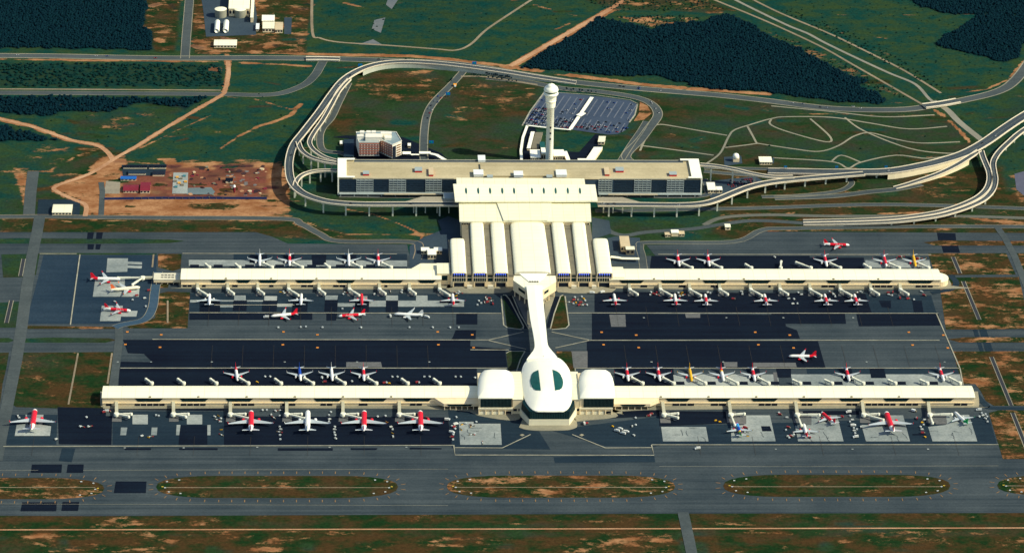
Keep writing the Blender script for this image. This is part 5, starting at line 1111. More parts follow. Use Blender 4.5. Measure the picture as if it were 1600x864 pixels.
# ================================================================ VIADUCTS
PARA = mat('parapet_concrete', (.80, .70, .50, 1), .7, .08, .05); COLM = mat('column_concrete', (.66, .68, .52, 1), .7, .08, .05); WALLC = mat('retaining_concrete', (.52, .54, .42, 1), .8, .1, .05); WALLY = mat('retaining_pale', (.85, .74, .48, 1), .8, .08, .05)
def viaduct(label, pts, width, spacing=36, cols=None, walls=None, wallm=None, pw=1.2, name='viaduct', colw=2.2, skip=0):
    sp = smooth_pts(pts, 6); w_ = [P(u, v, h) for u, v, h in sp]; n = len(w_)
    mid = w_[n // 2]; t = thing(name, label, 'elevated road', loc=Vector((mid.x, mid.y, 0)))
    hw = width / 2; A, B = offset_line(w_, -hw, hw); dz = Vector((0, 0, 1.7))
    b = MB(); b.add(A + B + [p - dz for p in A] + [p - dz for p in B], [f for i in range(n - 1) for f in ((i, i + 1, n + i + 1, n + i), (2 * n + i, 3 * n + i, 3 * n + i + 1, 2 * n + i + 1))] , 0)
    m_ = len(b.v); b.add(A + B + [p - dz for p in A] + [p - dz for p in B], [f for i in range(n - 1) for f in ((i, 2 * n + i, 2 * n + i + 1, i + 1), (n + i, n + i + 1, 3 * n + i + 1, 3 * n + i))] + [(0, n, 3 * n, 2 * n), (n - 1, 3 * n - 1, 4 * n - 1, 2 * n - 1)], 1)
    dk = part(b, 'deck', [ROADD, PARA], t)
    for s in (-1, 1):
        o0, o1 = sorted((s * (hw - pw + .6), s * (hw + .6))); A2, B2 = offset_line(w_, o0, o1); up = Vector((0, 0, 1.1)); dn = Vector((0, 0, .25)); b = MB()
        b.add([p + up for p in A2] + [p + up for p in B2] + [p + dn for p in A2] + [p + dn for p in B2], [f for i in range(n - 1) for f in ((i, i + 1, n + i + 1, n + i), (i, 2 * n + i, 2 * n + i + 1, i + 1), (n + i, n + i + 1, 3 * n + i + 1, 3 * n + i))] + [(0, n, 3 * n, 2 * n), (n - 1, 3 * n - 1, 4 * n - 1, 2 * n - 1)])
        part(b, 'parapet', PARA, t)
    b = MB()
    ribbon(b, w_, -.12, .12, .03); part(b, 'lane_line', PAINT_W, dk)
    d = 0; nxt = spacing * .5; k = 0
    for i in range(n - 1):
        L_ = (w_[i + 1] - w_[i]).length
        while d + L_ > nxt:
            p = w_[i].lerp(w_[i + 1], (nxt - d) / L_); nxt += spacing
            u_p = PIX(p)[0]
            if p.z < 4.5 or (walls and any(a <= u_p <= c for a, c in walls) and not (PIX(p)[1] > 300 and pts[0][2] == .8)): continue
            b = MB(); b.box(p.x - colw / 2, p.x + colw / 2, p.y - colw / 2, p.y + colw / 2, 0, p.z - 3)
            dr = (w_[i + 1] - w_[i]).normalized(); nn = Vector((-dr.y, dr.x, 0)); b.bar(p + nn * (hw - 1) - Vector((0, 0, 2.4)), p - nn * (hw - 1) - Vector((0, 0, 2.4)), 1.8, 1.3); part(b, 'column', COLM, t)
        d += L_
    for (a, c) in (walls or []):
        ids = [i for i in range(n) if a <= sp[i][0] <= c and not (sp[i][1] > 200 and pts[0][2] == .8)]
        if len(ids) < 2: continue
        for s, R_ in ((-1, A), (1, B)):
            q = [R_[i] - dz * .5 for i in ids]; inn = offset_line([w_[i] for i in ids], s * (hw - .5), s * (hw - .5))[0]; b = MB(); m = len(q)
            b.add(q + [Vector((p.x, p.y, 0)) for p in q] + [p - dz * .5 for p in inn] + [Vector((p.x, p.y, 0)) for p in inn], [f for i in range(m - 1) for f in ((i, i + 1, m + i + 1, m + i), (2 * m + i, 3 * m + i, 3 * m + i + 1, 2 * m + i + 1), (i, 2 * m + i, 2 * m + i + 1, i + 1))]); part(b, 'retaining_wall', wallm or WALLC, t)
    return t
viaduct('elevated road looping round the left end of the car park block on tall columns', [(900, 130, .8), (840, 121, 4), (800, 114.5, 6), (760, 108.5, 7), (700, 101, 8), (650, 97.3, 8), (610, 97.8, 8), (580, 103, 8.5), (555, 113, 9), (535, 127, 9), (518, 148, 10), (499, 175, 12), (474, 207, 14), (460, 225, 15), (453.5, 243, 16), (451.5, 263, 17), (456, 285, 18), (472, 301.5, 18.5), (500, 312.5, 19), (530, 317.3, 19), (570, 319, 19), (640, 319, 19), (718, 319, 19)], 11.5, 34, walls=[(560, 870)], wallm=WALLC)
viaduct('elevated road leaving the terminal to the right and bending up on columns', [(934, 319.5, 19), (1000, 320, 19), (1060, 320.5, 19), (1095, 318.5, 19), (1118, 313, 18.5), (1145, 302, 17.5), (1170, 292.5, 17), (1200, 285.5, 16), (1237, 281, 14), (1275, 277.5, 12.5), (1312, 274.5, 11.5), (1350, 271.5, 11)], 11.5, 33)
viaduct('wide elevated highway running up to the right edge of the picture', [(1200, 267.5, 2), (1260, 268.5, 5), (1312, 269, 8), (1385, 268, 9.5), (1440, 259, 9.5), (1480, 249, 9.5), (1510, 238.5, 9.5), (1540, 222, 9.5), (1570, 201, 9.5), (1600, 181.5, 9.5), (1660, 146, 9.5)], 17, 36, walls=[(1385, 1512)], wallm=WALLY)
viaduct('high ramp dropping from the right end of the car park roof', [(1094, 257.5, 25.8), (1120, 260, 25.3), (1147, 265, 24), (1175, 271.5, 20), (1206, 276.5, 17), (1240, 276.5, 15)], 8, 33)
viaduct('curved slip road with a pale retaining wall below the wide highway', [(1398, 294, .6), (1422, 287, 2), (1463, 273, 4.5), (1491, 260, 7), (1511, 248, 9), (1530, 235.5, 9.4)], 8, 33, walls=[(1395, 1514)], wallm=WALLY)
viaduct('inner road of the S-bend pair at the right, forking from the highway', [(1533, 236, 9.5), (1536, 246, 9.5), (1541, 258, 10), (1545.5, 270, 10), (1546, 283, 10), (1541, 296, 10), (1528, 308, 10), (1507, 318.5, 10), (1480, 328, 9), (1450, 334.5, 8), (1400, 341, 6), (1350, 343.8, 4), (1300, 345, 2), (1255, 346, .7)], 8, 34, walls=[(1253, 1324)])
viaduct('outer road of the S-bend pair at the right with columns along its edge', [(1660, 165, 9), (1600, 203, 9), (1577, 222, 9.5), (1560, 239, 9.5), (1552, 254, 10), (1553, 268, 10), (1555, 282, 10), (1551, 297, 10), (1538, 311, 10), (1516, 322, 10), (1488, 331.5, 9), (1458, 338.5, 8), (1405, 345.5, 6), (1355, 348.2, 4), (1300, 349.5, 2), (1255, 350.3, .7)], 8, 34, walls=[(1253, 1324)])
viaduct('outer ramp climbing to the left end of the car park roof', [(466, 222, 15.5), (469, 231, 17), (474, 238, 19), (484, 245, 22), (497, 250, 24.5), (512, 253.5, 25.5), (528, 255.5, 25.6)], 7, 30)
viaduct('inner ramp climbing to the left end of the car park roof', [(546, 124, 8.6), (530, 142, 9.5), (519, 162, 10.5), (505, 187, 12.5), (491, 207, 14.5), (484, 221, 17), (487, 231, 20), (497, 240, 23), (510, 247, 25), (528, 252, 25.7)], 6.5, 34)
viaduct('narrow curved ramp entering the car park block halfway up', [(528, 267, 18), (506, 266.5, 18), (487, 268.5, 18), (472, 274, 18), (464, 282, 18), (461, 291, 18)], 6.5, 17)
# forecourt deck between the loop road and the terminal, on both sides
for lab, ua, ub in (('drop-off deck at the left of the terminal', 632, 716), ('drop-off deck at the right of the terminal', 932, 1000)):
    a = P(ua, 318, 19.3); c = P(ub, 312, 19.3); t = thing('forecourt_deck', lab, 'deck', loc=Vector(((a.x + c.x) / 2, a.y, 0)))
    o = [(a.x, a.y + 5), (c.x, a.y + 5), (c.x, c.y + 10), (a.x + (25 if ua < 800 else 0), c.y + 10)] if ua < 800 else [(a.x, a.y + 5), (c.x, a.y + 5), (c.x - 25, c.y + 8), (a.x, c.y + 8)]
    b = MB(); b.prism(o, 17.8, 19.35); part(b, 'deck', nodes_asphalt('deck_tan', (.30, .27, .19, 1), (.42, .38, .27, 1)), t)
    b = MB(); 
    for k in range(4): x = a.x + (c.x - a.x) * (k + .8) / 4.6; b.box(x - .8, x + .8, a.y + 8, a.y + 9.6, 0, 17.8)
    part(b, 'column', COLM, t)
boxpart('glass_link', SLABG, thing('link_house', 'grey glazed lobby between the drop-off deck and the skylit roof, left', 'building', 703, 325), X_(693, 309, 20), X_(712, 309, 20), Y_(700, 312, 20), Y_(700, 303, 20), 16, 22)
def roadbridge(label, pts, width, h, par=WALLC):
    return viaduct(label, [(u, v, h) for u, v in pts], width, 500, name='road_bridge', pw=2.6)
roadbridge('flat pale road bridge over the side road at the top left', [(478, 92.0), (505, 92.0), (531, 92.8)], 13, 2.5)
roadbridge('short bridge carrying the highway over the muddy canal', [(1444, 166), (1470, 162.5), (1497, 157.5)], 16, 3)
# ================================================================ VEGETATION
def ico(sub=0):
    bm = bmesh.new(); bmesh.ops.create_icosphere(bm, subdivisions=sub + 1, radius=1); v = np.array([x.co[:] for x in bm.verts]); f = np.array([[y.index for y in x.verts] for x in bm.faces]); bm.free(); return v, f
def foliage_mat(name, c1, c2):
    m = bpy.data.materials.new(name); m.use_nodes = True; t = m.node_tree; N = t.nodes; L = t.links; b = N['Principled BSDF']; b.inputs['Roughness'].default_value = .95; b.inputs['Specular IOR Level'].default_value = .05
    g = N.new('ShaderNodeNewGeometry'); mx = N.new('ShaderNodeMix'); mx.data_type = 'RGBA'
    nz = N.new('ShaderNodeTexNoise'); nz.inputs['Scale'].default_value = .02; nz.inputs['Detail'].default_value = 5; L.new(g.outputs['Position'], nz.inputs['Vector'])
    ad = N.new('ShaderNodeMath'); ad.operation = 'ADD'; L.new(g.outputs['Random Per Island'], ad.inputs[0]); L.new(nz.outputs[0], ad.inputs[1])
    mr = N.new('ShaderNodeMapRange'); L.new(ad.outputs[0], mr.inputs[0]); mr.inputs[1].default_value = .5; mr.inputs[2].default_value = 1.5
    L.new(mr.outputs[0], mx.inputs[0]); mx.inputs[6].default_value = c1; mx.inputs[7].default_value = c2; L.new(mx.outputs[2], b.inputs['Base Color']); return m
rng = np.random.default_rng(11)
def scatter(px, spacing, keep=1.0):
    w_ = densepoly(px); x0, y0 = w_.min(0); x1, y1 = w_.max(0)
    gx_, gy_ = np.meshgrid(np.arange(x0, x1, spacing), np.arange(y0, y1, spacing)); gx_ = gx_.ravel() + rng.normal(0, spacing * .22, gx_.size); gy_ = gy_.ravel() + rng.normal(0, spacing * .22, gy_.size)
    k = inside(gx_, gy_, w_) & (rng.random(gx_.size) < keep); return gx_[k], gy_[k]
def mass(name, label, xs, ys, r0, r1, hs, m, sub=0):
    V, F = ico(sub); n = len(xs); r_ = rng.uniform(r0, r1, n); h = r_ * hs * rng.uniform(.75, 1.3, n)
    vv = V[None] * np.stack([r_, r_, h], -1)[:, None] * rng.uniform(.72, 1.28, (n, len(V), 1)) + np.stack([xs, ys, h * .75], -1)[:, None]
    ff = F[None] + (np.arange(n) * len(V))[:, None, None]; me = bpy.data.meshes.new(name); me.from_pydata(vv.reshape(-1, 3).tolist(), [], ff.reshape(-1, 3).tolist()); me.materials.append(m)
    o = bpy.data.objects.new(name, me); COL.objects.link(o); o['kind'] = 'stuff'; o['label'] = label; return o
FM = foliage_mat('forest_leaf', (.0016, .0150, .0240, 1), (.0026, .0215, .0290, 1)); FM2 = foliage_mat('scrub_leaf', (.003, .022, .018, 1), (.009, .046, .026, 1))
lab = {'west': 'dark dense forest filling the top left corner', 'strip': 'dark belt of young forest between the two roads at the left', 'low': 'dark thicket below the left road', 'corner': 'dark thicket at the left edge beside the dirt track', 'east': 'big dark forest between the dirt track and the highway', 'northeast': 'dark forest along the top right edge', 'eastedge': 'dark forest block at the right edge'}
for k, p in FORESTS.items():
    xs, ys = scatter(p, 4.0, .28 if k == 'strip' else .96 if k in ('west', 'east', 'northeast', 'eastedge') else .72)
    mass('forest', lab[k], xs, ys, 1.9, 2.8, .8 if k != 'strip' else .6, FM if k != 'strip' else foliage_mat('belt_leaf', (.0020, .020, .020, 1), (.006, .038, .028, 1)), 1)
sx, sy = [], []
for p, sp_, kp in (([(495, -10), (790, -10), (740, 50), (712, 72), (500, 58)], 10, .35), ([(830, -10), (960, -10), (880, 40), (810, 85), (720, 85), (770, 45)], 10, .35), ([(1180, -10), (1400, -10), (1590, 25), (1460, 70), (1590, 100), (1570, 125), (1500, 145), (1470, 130), (1300, 50)], 9, .45), ([(370, 105), (500, 105), (500, 160), (450, 240), (210, 240), (350, 155)], 14, .25), ([(10, 200), (150, 160), (330, 158), (170, 225), (30, 205)], 12, .3), ([(1600, 30), (1590, 60), (1500, 60), (1480, 40)], 8, .5), ([(1000, 185), (1500, 190), (1500, 240), (1350, 250), (1000, 240)], 22, .25), ([(440, 325), (700, 330), (690, 362), (560, 362)], 22, .2), ([(1560, 200), (1640, 200), (1640, 290), (1575, 270)], 12, .3)):
    a, c = scatter(p, sp_, kp); sx.append(a); sy.append(c)
mass('scrub', 'scattered low bushes over the green fields', np.concatenate(sx)[::2], np.concatenate(sy)[::2], .7, 1.9, .45, FM2)
a, c = scatter([(960, 26), (1050, 24), (1100, 30), (1080, 36), (1022, 46)], 6, .8); a2, c2_ = scatter([(1190, 42), (1300, 88), (1400, 140), (1420, 158), (1340, 132), (1250, 80)], 7, .6); a3, c3 = scatter([(1200, 5), (1320, 45), (1450, 115), (1480, 145), (1300, 62)], 7, .5); a4, c4_ = scatter([(880, -10), (1090, -10), (1130, 14), (1040, 18), (960, 18)], 6.5, .6)
mass('young_palms', 'rows of young palms on bare soil beside the big forest', np.concatenate([a, a2, a3, a4]), np.concatenate([c, c2_, c3, c4_]), 1.0, 1.9, .8, FM2)
# single small trees one can tell apart
TRK = mat('bark', (.16, .10, .06, 1), .9)
def tree_proto(seed):
    rr = np.random.default_rng(seed); t = empty('roadside_tree', (0, 0, 0)); b = MB(); b.lathe([(.28, 0), (.2, 1.6), (.14, 3.2)], 0, 0, 7)
    for k in range(4): a = k * 1.6; b.bar((0, 0, 2), (math.cos(a) * 1.1, math.sin(a) * 1.1, 3.4), .12, .12)
    b.build('trunk', TRK, t); V, F = ico(0); b = MB()
    for k in range(26):
        d = rr.normal(0, 1, 3); d /= np.linalg.norm(d); c = d * rr.uniform(.5, 1.9) * np.array([1, 1, .9]) + np.array([0, 0, 4.1]); vv = V * rr.uniform(.4, .85) * rr.uniform(.7, 1.3, (len(V), 1)) + c; b.add(vv.tolist(), F.tolist())
    b.build('crown', FM, t); return t
protos = [tree_proto(s) for s in (1, 2, 3)]; used = [False] * 3
def put(pl, i, loc, rz, sc, label, cat, group):
    if used[i]: o = copy_tree(pl[i])
    else: o = pl[i]; used[i] = True
    o.location = loc; o.rotation_euler = (0, 0, rz); o.scale = (sc, sc, sc); tag(o, label, cat, group); return o
k = 0
for pts, n_, lb, gr in (([(735, 118.5), (752, 120.5)], 5, 'small dark tree on the verge just right of the approach road', 'trees right of the approach road'), ([(757, 117), (800, 124)], 14, 'small dark tree against the pale embankment wall behind the tower', 'trees along the embankment wall'), ([(760, 123), (812, 130)], 7, 'small dark tree along the path behind the control tower', 'trees on the path behind the tower'), ([(1388, 276.5), (1462, 266)], 17, 'small dark tree at the foot of the pale highway wall', 'trees below the highway wall'), ([(703, 129), (707, 125)], 3, 'small dark tree at the head of the approach road', 'trees at the head of the approach road'), ([(880, 141.5), (935, 146.5)], 8, 'small dark tree along the rear edge of the open car park', 'trees behind the open car park')):
    for j in range(n_):
        s = (j + random.uniform(.2, .8)) / n_; u = pts[0][0] + (pts[1][0] - pts[0][0]) * s; v = pts[0][1] + (pts[1][1] - pts[0][1]) * s + random.uniform(-.4, .4)
        put(protos, k % 3, P(u, v), random.uniform(0, 6), random.uniform(.55, .95), lb, 'tree', gr); k += 1
# ================================================================ AIRCRAFT
WH = mat('aircraft_white', (.88, .88, .80, 1), .35, .02); RD = mat('aircraft_red', (.74, .010, .028, 1), .35, .03); GR = mat('aircraft_wing', (.46, .52, .52, 1), .4, .05); BL = mat('aircraft_blue', (.01, .07, .42, 1), .35); YE = mat('aircraft_yellow', (.88, .48, .01, 1), .35)
GN = mat('aircraft_green', (.0, .42, .10, 1), .35); MG = mat('aircraft_magenta', (.72, .02, .28, 1), .35); CY = mat('aircraft_cyan', (.02, .35, .75, 1), .35); CR = mat('aircraft_cream', (.92, .84, .60, 1), .35); OR = mat('aircraft_orange', (.80, .16, .05, 1), .35); ENG = mat('engine_metal', (.30, .33, .36, 1), .35, metal=.5)
LIV = {  # nose, front, middle, rear, tail cone, fin, engine, winglet
 'red': (WH, RD, RD, RD, WH, RD, RD, RD), 'redtail': (WH, WH, WH, WH, RD, RD, RD, RD), 'white': (WH, WH, WH, WH, WH, WH, WH, WH), 'blue': (WH, WH, BL, BL, BL, BL, WH, WH),
 'yellow': (YE, YE, YE, YE, YE, YE, RD, YE), 'half': (WH, WH, RD, RD, WH, RD, WH, RD), 'rainbow': (MG, CY, BL, YE, GN, MG, RD, YE), 'green': (WH, WH, WH, WH, GN, GN, WH, GN), 'cream': (CR, CR, CR, CR, CR, OR, RD, OR), 'yellowtail': (WH, WH, WH, YE, RD, RD, RD, WH), 'allred': (RD, RD, RD, RD, RD, RD, RD, RD)}
PROF = [(0.15, 18.8), (0.8, 18.4), (1.35, 17.4), (1.75, 16.0), (1.97, 14.0), (1.98, 10), (1.98, 5), (1.98, 0), (1.98, -5), (1.96, -9), (1.7, -12.5), (1.2, -15.5), (.7, -17.6), (.25, -18.8)]
def wingmesh(b, le_r, c_r, le_t, c_t, y0, y1, z0, z1, th, mi=0):
    vs = []
    for (le, ch, y, z, t) in ((le_r, c_r, y0, z0, th), (le_t, c_t, y1, z1, th * .4)): vs += [(le, y, z), (le - ch * .4, y, z + t / 2), (le - ch, y, z), (le - ch * .4, y, z - t / 2)]
    s = y1 > y0; fs = [(0, 1, 5, 4), (1, 2, 6, 5), (2, 3, 7, 6), (3, 0, 4, 7), (3, 2, 1, 0), (4, 5, 6, 7)]; b.add(vs, fs if s else [f[::-1] for f in fs], mi)
MC = {}
def airliner(liv):
    L_ = LIV[liv]; t = empty('airliner', (0, 0, 0))
    b = MB(); n = 16; vs = []
    for r_, x in PROF:
        up = max(0, (-9 - x)) * .12; dn = max(0, x - 15) * -.12
        for i in range(n): a = 2 * math.pi * i / n; vs.append((x, r_ * math.cos(a), 3.6 + r_ * math.sin(a) * 1.03 + up + dn))
    band = [0, 0, 0, 0, 1, 2, 2, 2, 3, 4, 4, 5, 5] if False else [0, 0, 0, 0, 1, 1, 2, 2, 3, 4, 4, 4, 4]
    for k in range(len(PROF) - 1): b.v, b.v; 
    base_ = len(b.v); b.add(vs, [], 0)
    for k in range(len(PROF) - 1):
        for i in range(n): j = (i + 1) % n; b.f.append((k * n + i, (k + 1) * n + i, (k + 1) * n + j, k * n + j)); b.m.append(band[k]); b.sm.append(True)
    b.f.append(tuple(range(n))); b.m.append(0); b.sm.append(False)
    fu = b.build('fuselage', list(L_[:5]), t)
    b = MB(); b.add([(17.1, -1.0, 4.4), (17.1, 1.0, 4.4), (16.2, 1.25, 5.05), (16.2, -1.25, 5.05)], [(0, 1, 2, 3)]); b.build('cockpit_window', DARK, fu)
    for s in (-1, 1):
        b = MB(); wingmesh(b, 5.6, 7.2, -3.6, 1.7, s * 1.6, s * 16.6, 2.5, 4.0, .8); w_ = b.build('wing', GR, t)
        b = MB(); b.add([(-3.8, s * 16.5, 4.0), (-5.3, s * 16.5, 4.0), (-5.9, s * 17.0, 6.2), (-5.0, s * 17.0, 6.2), (-3.8, s * 16.7, 4.0), (-5.3, s * 16.7, 4.0), (-5.9, s * 17.15, 6.2), (-5.0, s * 17.15, 6.2)], [(0, 1, 2, 3), (7, 6, 5, 4), (0, 3, 7, 4), (1, 5, 6, 2)]); b.build('winglet', L_[7], w_)
        b = MB(); b.lathe([(.85, -2.0), (1.15, -.6), (1.2, 1.4), (1.05, 2.2)], 0, s * 5.75, 14, ax='x', cz=1.75)
        b.v = [(v[0] + 4.4, v[1], v[2]) for v in b.v]; en = b.build('engine', L_[6], w_)
        b = MB(); wingmesh(b, -13.6, 3.6, -17.0, 1.4, s * .7, s * 6.3, 4.6, 5.1, .35); b.build('tailplane', GR if liv not in ('x',) else WH, t)
    b = MB(); vs = []
    for y in (-.22, .22): vs += [(-11.2, y, 5.2), (-17.6, y, 5.0), (-18.3, y * .4, 11.7), (-16.0, y * .4, 11.7)]
    b.add(vs, [(0, 1, 2, 3), (7, 6, 5, 4), (0, 3, 7, 4), (1, 5, 6, 2), (3, 2, 6, 7)]); b.build('fin', L_[5], t)
    b = MB()
    for x, y in ((13.6, 0), (-1.6, 3.2), (-1.6, -3.2)): b.box(x - .15, x + .15, y - .12, y + .12, .5, 2.6); b.lathe([(.55, -.25), (.55, .25)], x, y, 10, ax='x' if False else 'z', cz=.5)
    b.build('landing_gear', DARK, t)
    return t
def lettering(txt, size, m, parent, loc, rot):
    cu = bpy.data.curves.new('lettering', 'FONT'); cu.body = txt; cu.size = size; cu.align_x = 'CENTER'; cu.align_y = 'CENTER'; cu.extrude = .03
    ob = bpy.data.objects.new('lettering_curve', cu); COL.objects.link(ob); bpy.context.view_layer.update()
    me = bpy.data.meshes.new_from_object(ob.evaluated_get(bpy.context.evaluated_depsgraph_get())); bpy.data.objects.remove(ob)
    me.materials.clear(); me.materials.append(m); o = bpy.data.objects.new('lettering', me); COL.objects.link(o); o.parent = parent; o.location = loc; o.rotation_euler = rot; return o
used_l = {}; N_, S_, E_, W_ = math.pi / 2, -math.pi / 2, 0, math.pi
PL = [ # livery, nose px, tail px (ground positions under the nose and tail), size, label
 ('red', (54.5, 648), (50, 675), 'L', 'wide-body airliner with a red fuselage on the far left pale stand'),
 ('red', (392.5, 648), (392, 679), 'L', 'leftmost of the three red wide-bodies in front of the front left pier'), ('white', (481, 648), (480.5, 679), 'L', 'all-white wide-body between two red ones in front of the front left pier'), ('red', (569, 648), (568.5, 679), 'L', 'red wide-body just right of the all-white wide-body'), ('red', (656.5, 648), (657.5, 679), 'L', 'red wide-body nearest the oval hall on its left side'),
 ('rainbow', (1151, 665), (1158, 685), 'S', 'airliner striped pink, blue, yellow and green on a pale stand'), ('redtail', (1255.5, 666), (1261, 687), 'S', 'white airliner with a red tail on the front edge of a pale stand'), ('red', (1285, 649), (1303, 665), 'S', 'red airliner parked slantwise at the back of a pale stand'), ('red', (1385, 651), (1395, 679), 'L', 'red wide-body alone on a pale stand at the front right'), ('green', (1493, 649), (1510, 665), 'S', 'white airliner with a bright green tail, rightmost of the front row'),
 ('redtail', (371.5, 599), (368, 577), 'S', 'white airliner with a red tail, leftmost behind the front left pier'), ('blue', (470, 599), (467.5, 577), 'S', 'blue airliner behind the front left pier'), ('white', (519.5, 599), (517.5, 577), 'S', 'white airliner just right of the blue one'), ('half', (569, 599), (567.5, 577), 'S', 'red-bodied airliner nearest the oval hall behind the front left pier'),
 ('half', (982, 600), (978.5, 577), 'S', 'red and white airliner first on the right of the oval hall'), ('half', (1031.5, 600), (1027, 577), 'S', 'red and white airliner left of the yellow one'), ('yellow', (1081, 600), (1076.5, 577), 'S', 'yellow airliner behind the front right pier'), ('yellowtail', (1131, 600), (1125.5, 577), 'S', 'white airliner with a yellow patch and red tail'), ('half', (1180, 600), (1174.5, 577), 'S', 'red and white airliner two stands right of the yellow one'), ('half', (1327.5, 600), (1321, 577), 'S', 'red airliner on a dark patch amid pale concrete behind the front right pier'), ('half', (1475, 600), (1467, 577), 'S', 'red airliner at the far right end of the front pier'),
 ('white', (327.5, 463), (327, 481), 'S', 'leftmost white airliner in front of the rear left pier'), ('white', (471, 463), (470, 481), 'S', 'second white airliner in front of the rear left pier'), ('allred', (565, 463), (565.5, 481), 'S', 'plain red airliner nose-in at the rear left pier'), ('redtail', (707, 463), (708.5, 481), 'S', 'white red-tailed airliner nearest the terminal at the rear left pier'),
 ('redtail', (959, 463), (962, 481), 'S', 'white airliner with a red rear first on the right of the terminal'), ('redtail', (1054, 463), (1056.5, 481), 'S', 'white airliner with a red rear second along the rear right pier'), ('half', (1101.5, 464), (1104.5, 481), 'S', 'red airliner just right of the second white one at the rear right pier'), ('half', (1194, 464), (1198.5, 481), 'S', 'red airliner alone in the middle of the rear right pier'), ('half', (1288, 464), (1293, 481), 'S', 'left one of the last two red airliners at the rear right pier'), ('half', (1334.5, 464), (1340, 481), 'S', 'rightmost red airliner in front of the rear right pier'),
 ('white', (406, 419.5), (406, 400), 'S', 'white airliner, leftmost behind the rear left pier'), ('half', (452.5, 419.5), (452.5, 400), 'S', 'red and white airliner second behind the rear left pier'), ('white', (545.5, 419.5), (544.5, 400), 'S', 'white airliner third behind the rear left pier'), ('half', (591.5, 419.5), (590.5, 400), 'S', 'red and white airliner nearest the terminal behind the rear left pier'),
 ('half', (1061.5, 420), (1058, 401), 'S', 'first red airliner behind the rear right pier'), ('half', (1108.5, 420), (1105, 401), 'S', 'second red airliner behind the rear right pier'), ('half', (1292, 420.5), (1287.5, 401), 'S', 'red airliner below the taxiing one behind the rear right pier'), ('red', (1385, 420.5), (1380, 401), 'S', 'red airliner on pale concrete behind the rear right pier'), ('yellow', (1430.5, 420.5), (1426, 401), 'S', 'yellow airliner behind the right end of the rear pier'),
 ('redtail', (425, 497.5), (464, 494), 'S', 'white airliner with a red tail facing left on the middle apron'), ('red', (531, 497.5), (569, 495), 'S', 'red airliner facing left on the middle apron'), ('white', (618, 494), (660, 496.5), 'M', 'slim white airliner facing left on the middle apron'),
 ('redtail', (1234, 560), (1274, 560.5), 'S', 'white airliner with a red tail facing left, alone on the dark apron'), ('red', (1325, 386.5), (1288, 385.5), 'S', 'red airliner facing right on the rear taxiway'),
 ('redtail', (187, 440), (142, 439.5), 'L2', 'big white airliner with a red tail on the far left apron'), ('cream', (217, 453), (174, 457.5), 'L2', 'cream airliner with an orange fin on the far left apron'), ('red', (203, 489), (164, 486), 'S', 'red airliner facing right on the lower pad of the far left apron')]
for liv, nz_, tl_, sz, lb in PL:
    a, c = P(*nz_), P(*tl_); mid = (a + c) / 2; an = math.atan2(a.y - c.y, a.x - c.x)
    if liv in used_l: o = copy_tree(used_l[liv])
    else: o = airliner(liv); used_l[liv] = o
    o.location = Vector((mid.x, mid.y, .3)); o.rotation_euler = (0, 0, an)
    k = {'S': (1, 1.02, 1), 'M': (1.07, 1.02, 1), 'L': (1.58, 1.76, 1.42), 'L2': (1.12, 1.1, 1.12)}[sz]; o.scale = k
    tag(o, lb, 'airliner', 'airliners parked around the piers')
    if liv == 'red' and sz == 'S' and abs(a.y - c.y) < 15:
        fu = [x for x in o.children if x.name.startswith('fuselage')][0]
        if a.x < c.x: lettering('AirAsia', 3.6, WH, fu, (4, 2.03, 4.3), (math.radians(90), 0, math.pi))
        else: lettering('AirAsia', 3.6, WH, fu, (4, -2.03, 4.3), (math.radians(90), 0, 0))
# ================================================================ JET BRIDGES
JW = mat('jetbridge_white', (.80, .80, .62, 1), .5, .05); JP = PADG
NJ = [0]
def jetbridge(label, rot, ends, walk=None, big=False, group='boarding bridges'):
    r0 = P(*rot, 6.5); t = thing('boarding_bridge', label, 'boarding bridge', loc=Vector((r0.x, r0.y, 0)), group=group)
    q = 2.7 if not big else 3.6
    b = MB(); b.lathe([(q, 3.2), (q, 6.6), (q * .8, 7.0)], r0.x, r0.y, 12); rt = part(b, 'rotunda', JW, t)
    b = MB(); b.lathe([(1.1, .3), (1.1, 3.2)], r0.x, r0.y, 8); part(b, 'column', COLM, rt)
    if walk:
        w0 = Vector((P(*walk, 6).x, walk_y[0], 6.0)) if False else P(*walk, 6.0)
        b = MB(); b.bar((w0.x, w0.y, 5.6), (r0.x, r0.y + q * .7, 5.0), 4.2 if big else 4.0, 3.0); part(b, 'fixed_walkway', mat('walkway_beige', (.50, .48, .33, 1), .7), t)
        L_ = w0.y - r0.y
        if L_ > 12: boxpart('walkway_column', COLM, t, r0.x - .6, r0.x + .6, r0.y + L_ * .5, r0.y + L_ * .5 + 1.2, .3, 3.6)
    for e in ends:
        c = P(*e, 5.6); d = (c - Vector((r0.x, r0.y, 5.2))); m = Vector((r0.x, r0.y, 5.2)) + d * .52
        b = MB(); b.bar((r0.x, r0.y, 5.2), m, 1.7 if big else 2.0, 2.0); part(b, 'tunnel', JW, t)
        b = MB(); b.bar(m - d.normalized() * 1.0, c, 2.1 if big else 2.5, 2.3); part(b, 'tunnel', JW, t)
        b = MB(); b.lathe([(1.8, 3.8), (1.8, 6.6), (1.2, 7.0)], c.x, c.y, 10); part(b, 'cab', JW, t)
        g = Vector((r0.x, r0.y, 0)).lerp(Vector((c.x, c.y, 0)), .8); b = MB(); b.box(g.x - 1.4, g.x - .9, g.y - .5, g.y + .5, .3, 3.8); b.box(g.x + .9, g.x + 1.4, g.y - .5, g.y + .5, .3, 3.8); b.box(g.x - 1.8, g.x + 1.8, g.y - .5, g.y + .5, .3, 1.2); part(b, 'wheel_frame', ENG, t)
    NJ[0] += 1; return t
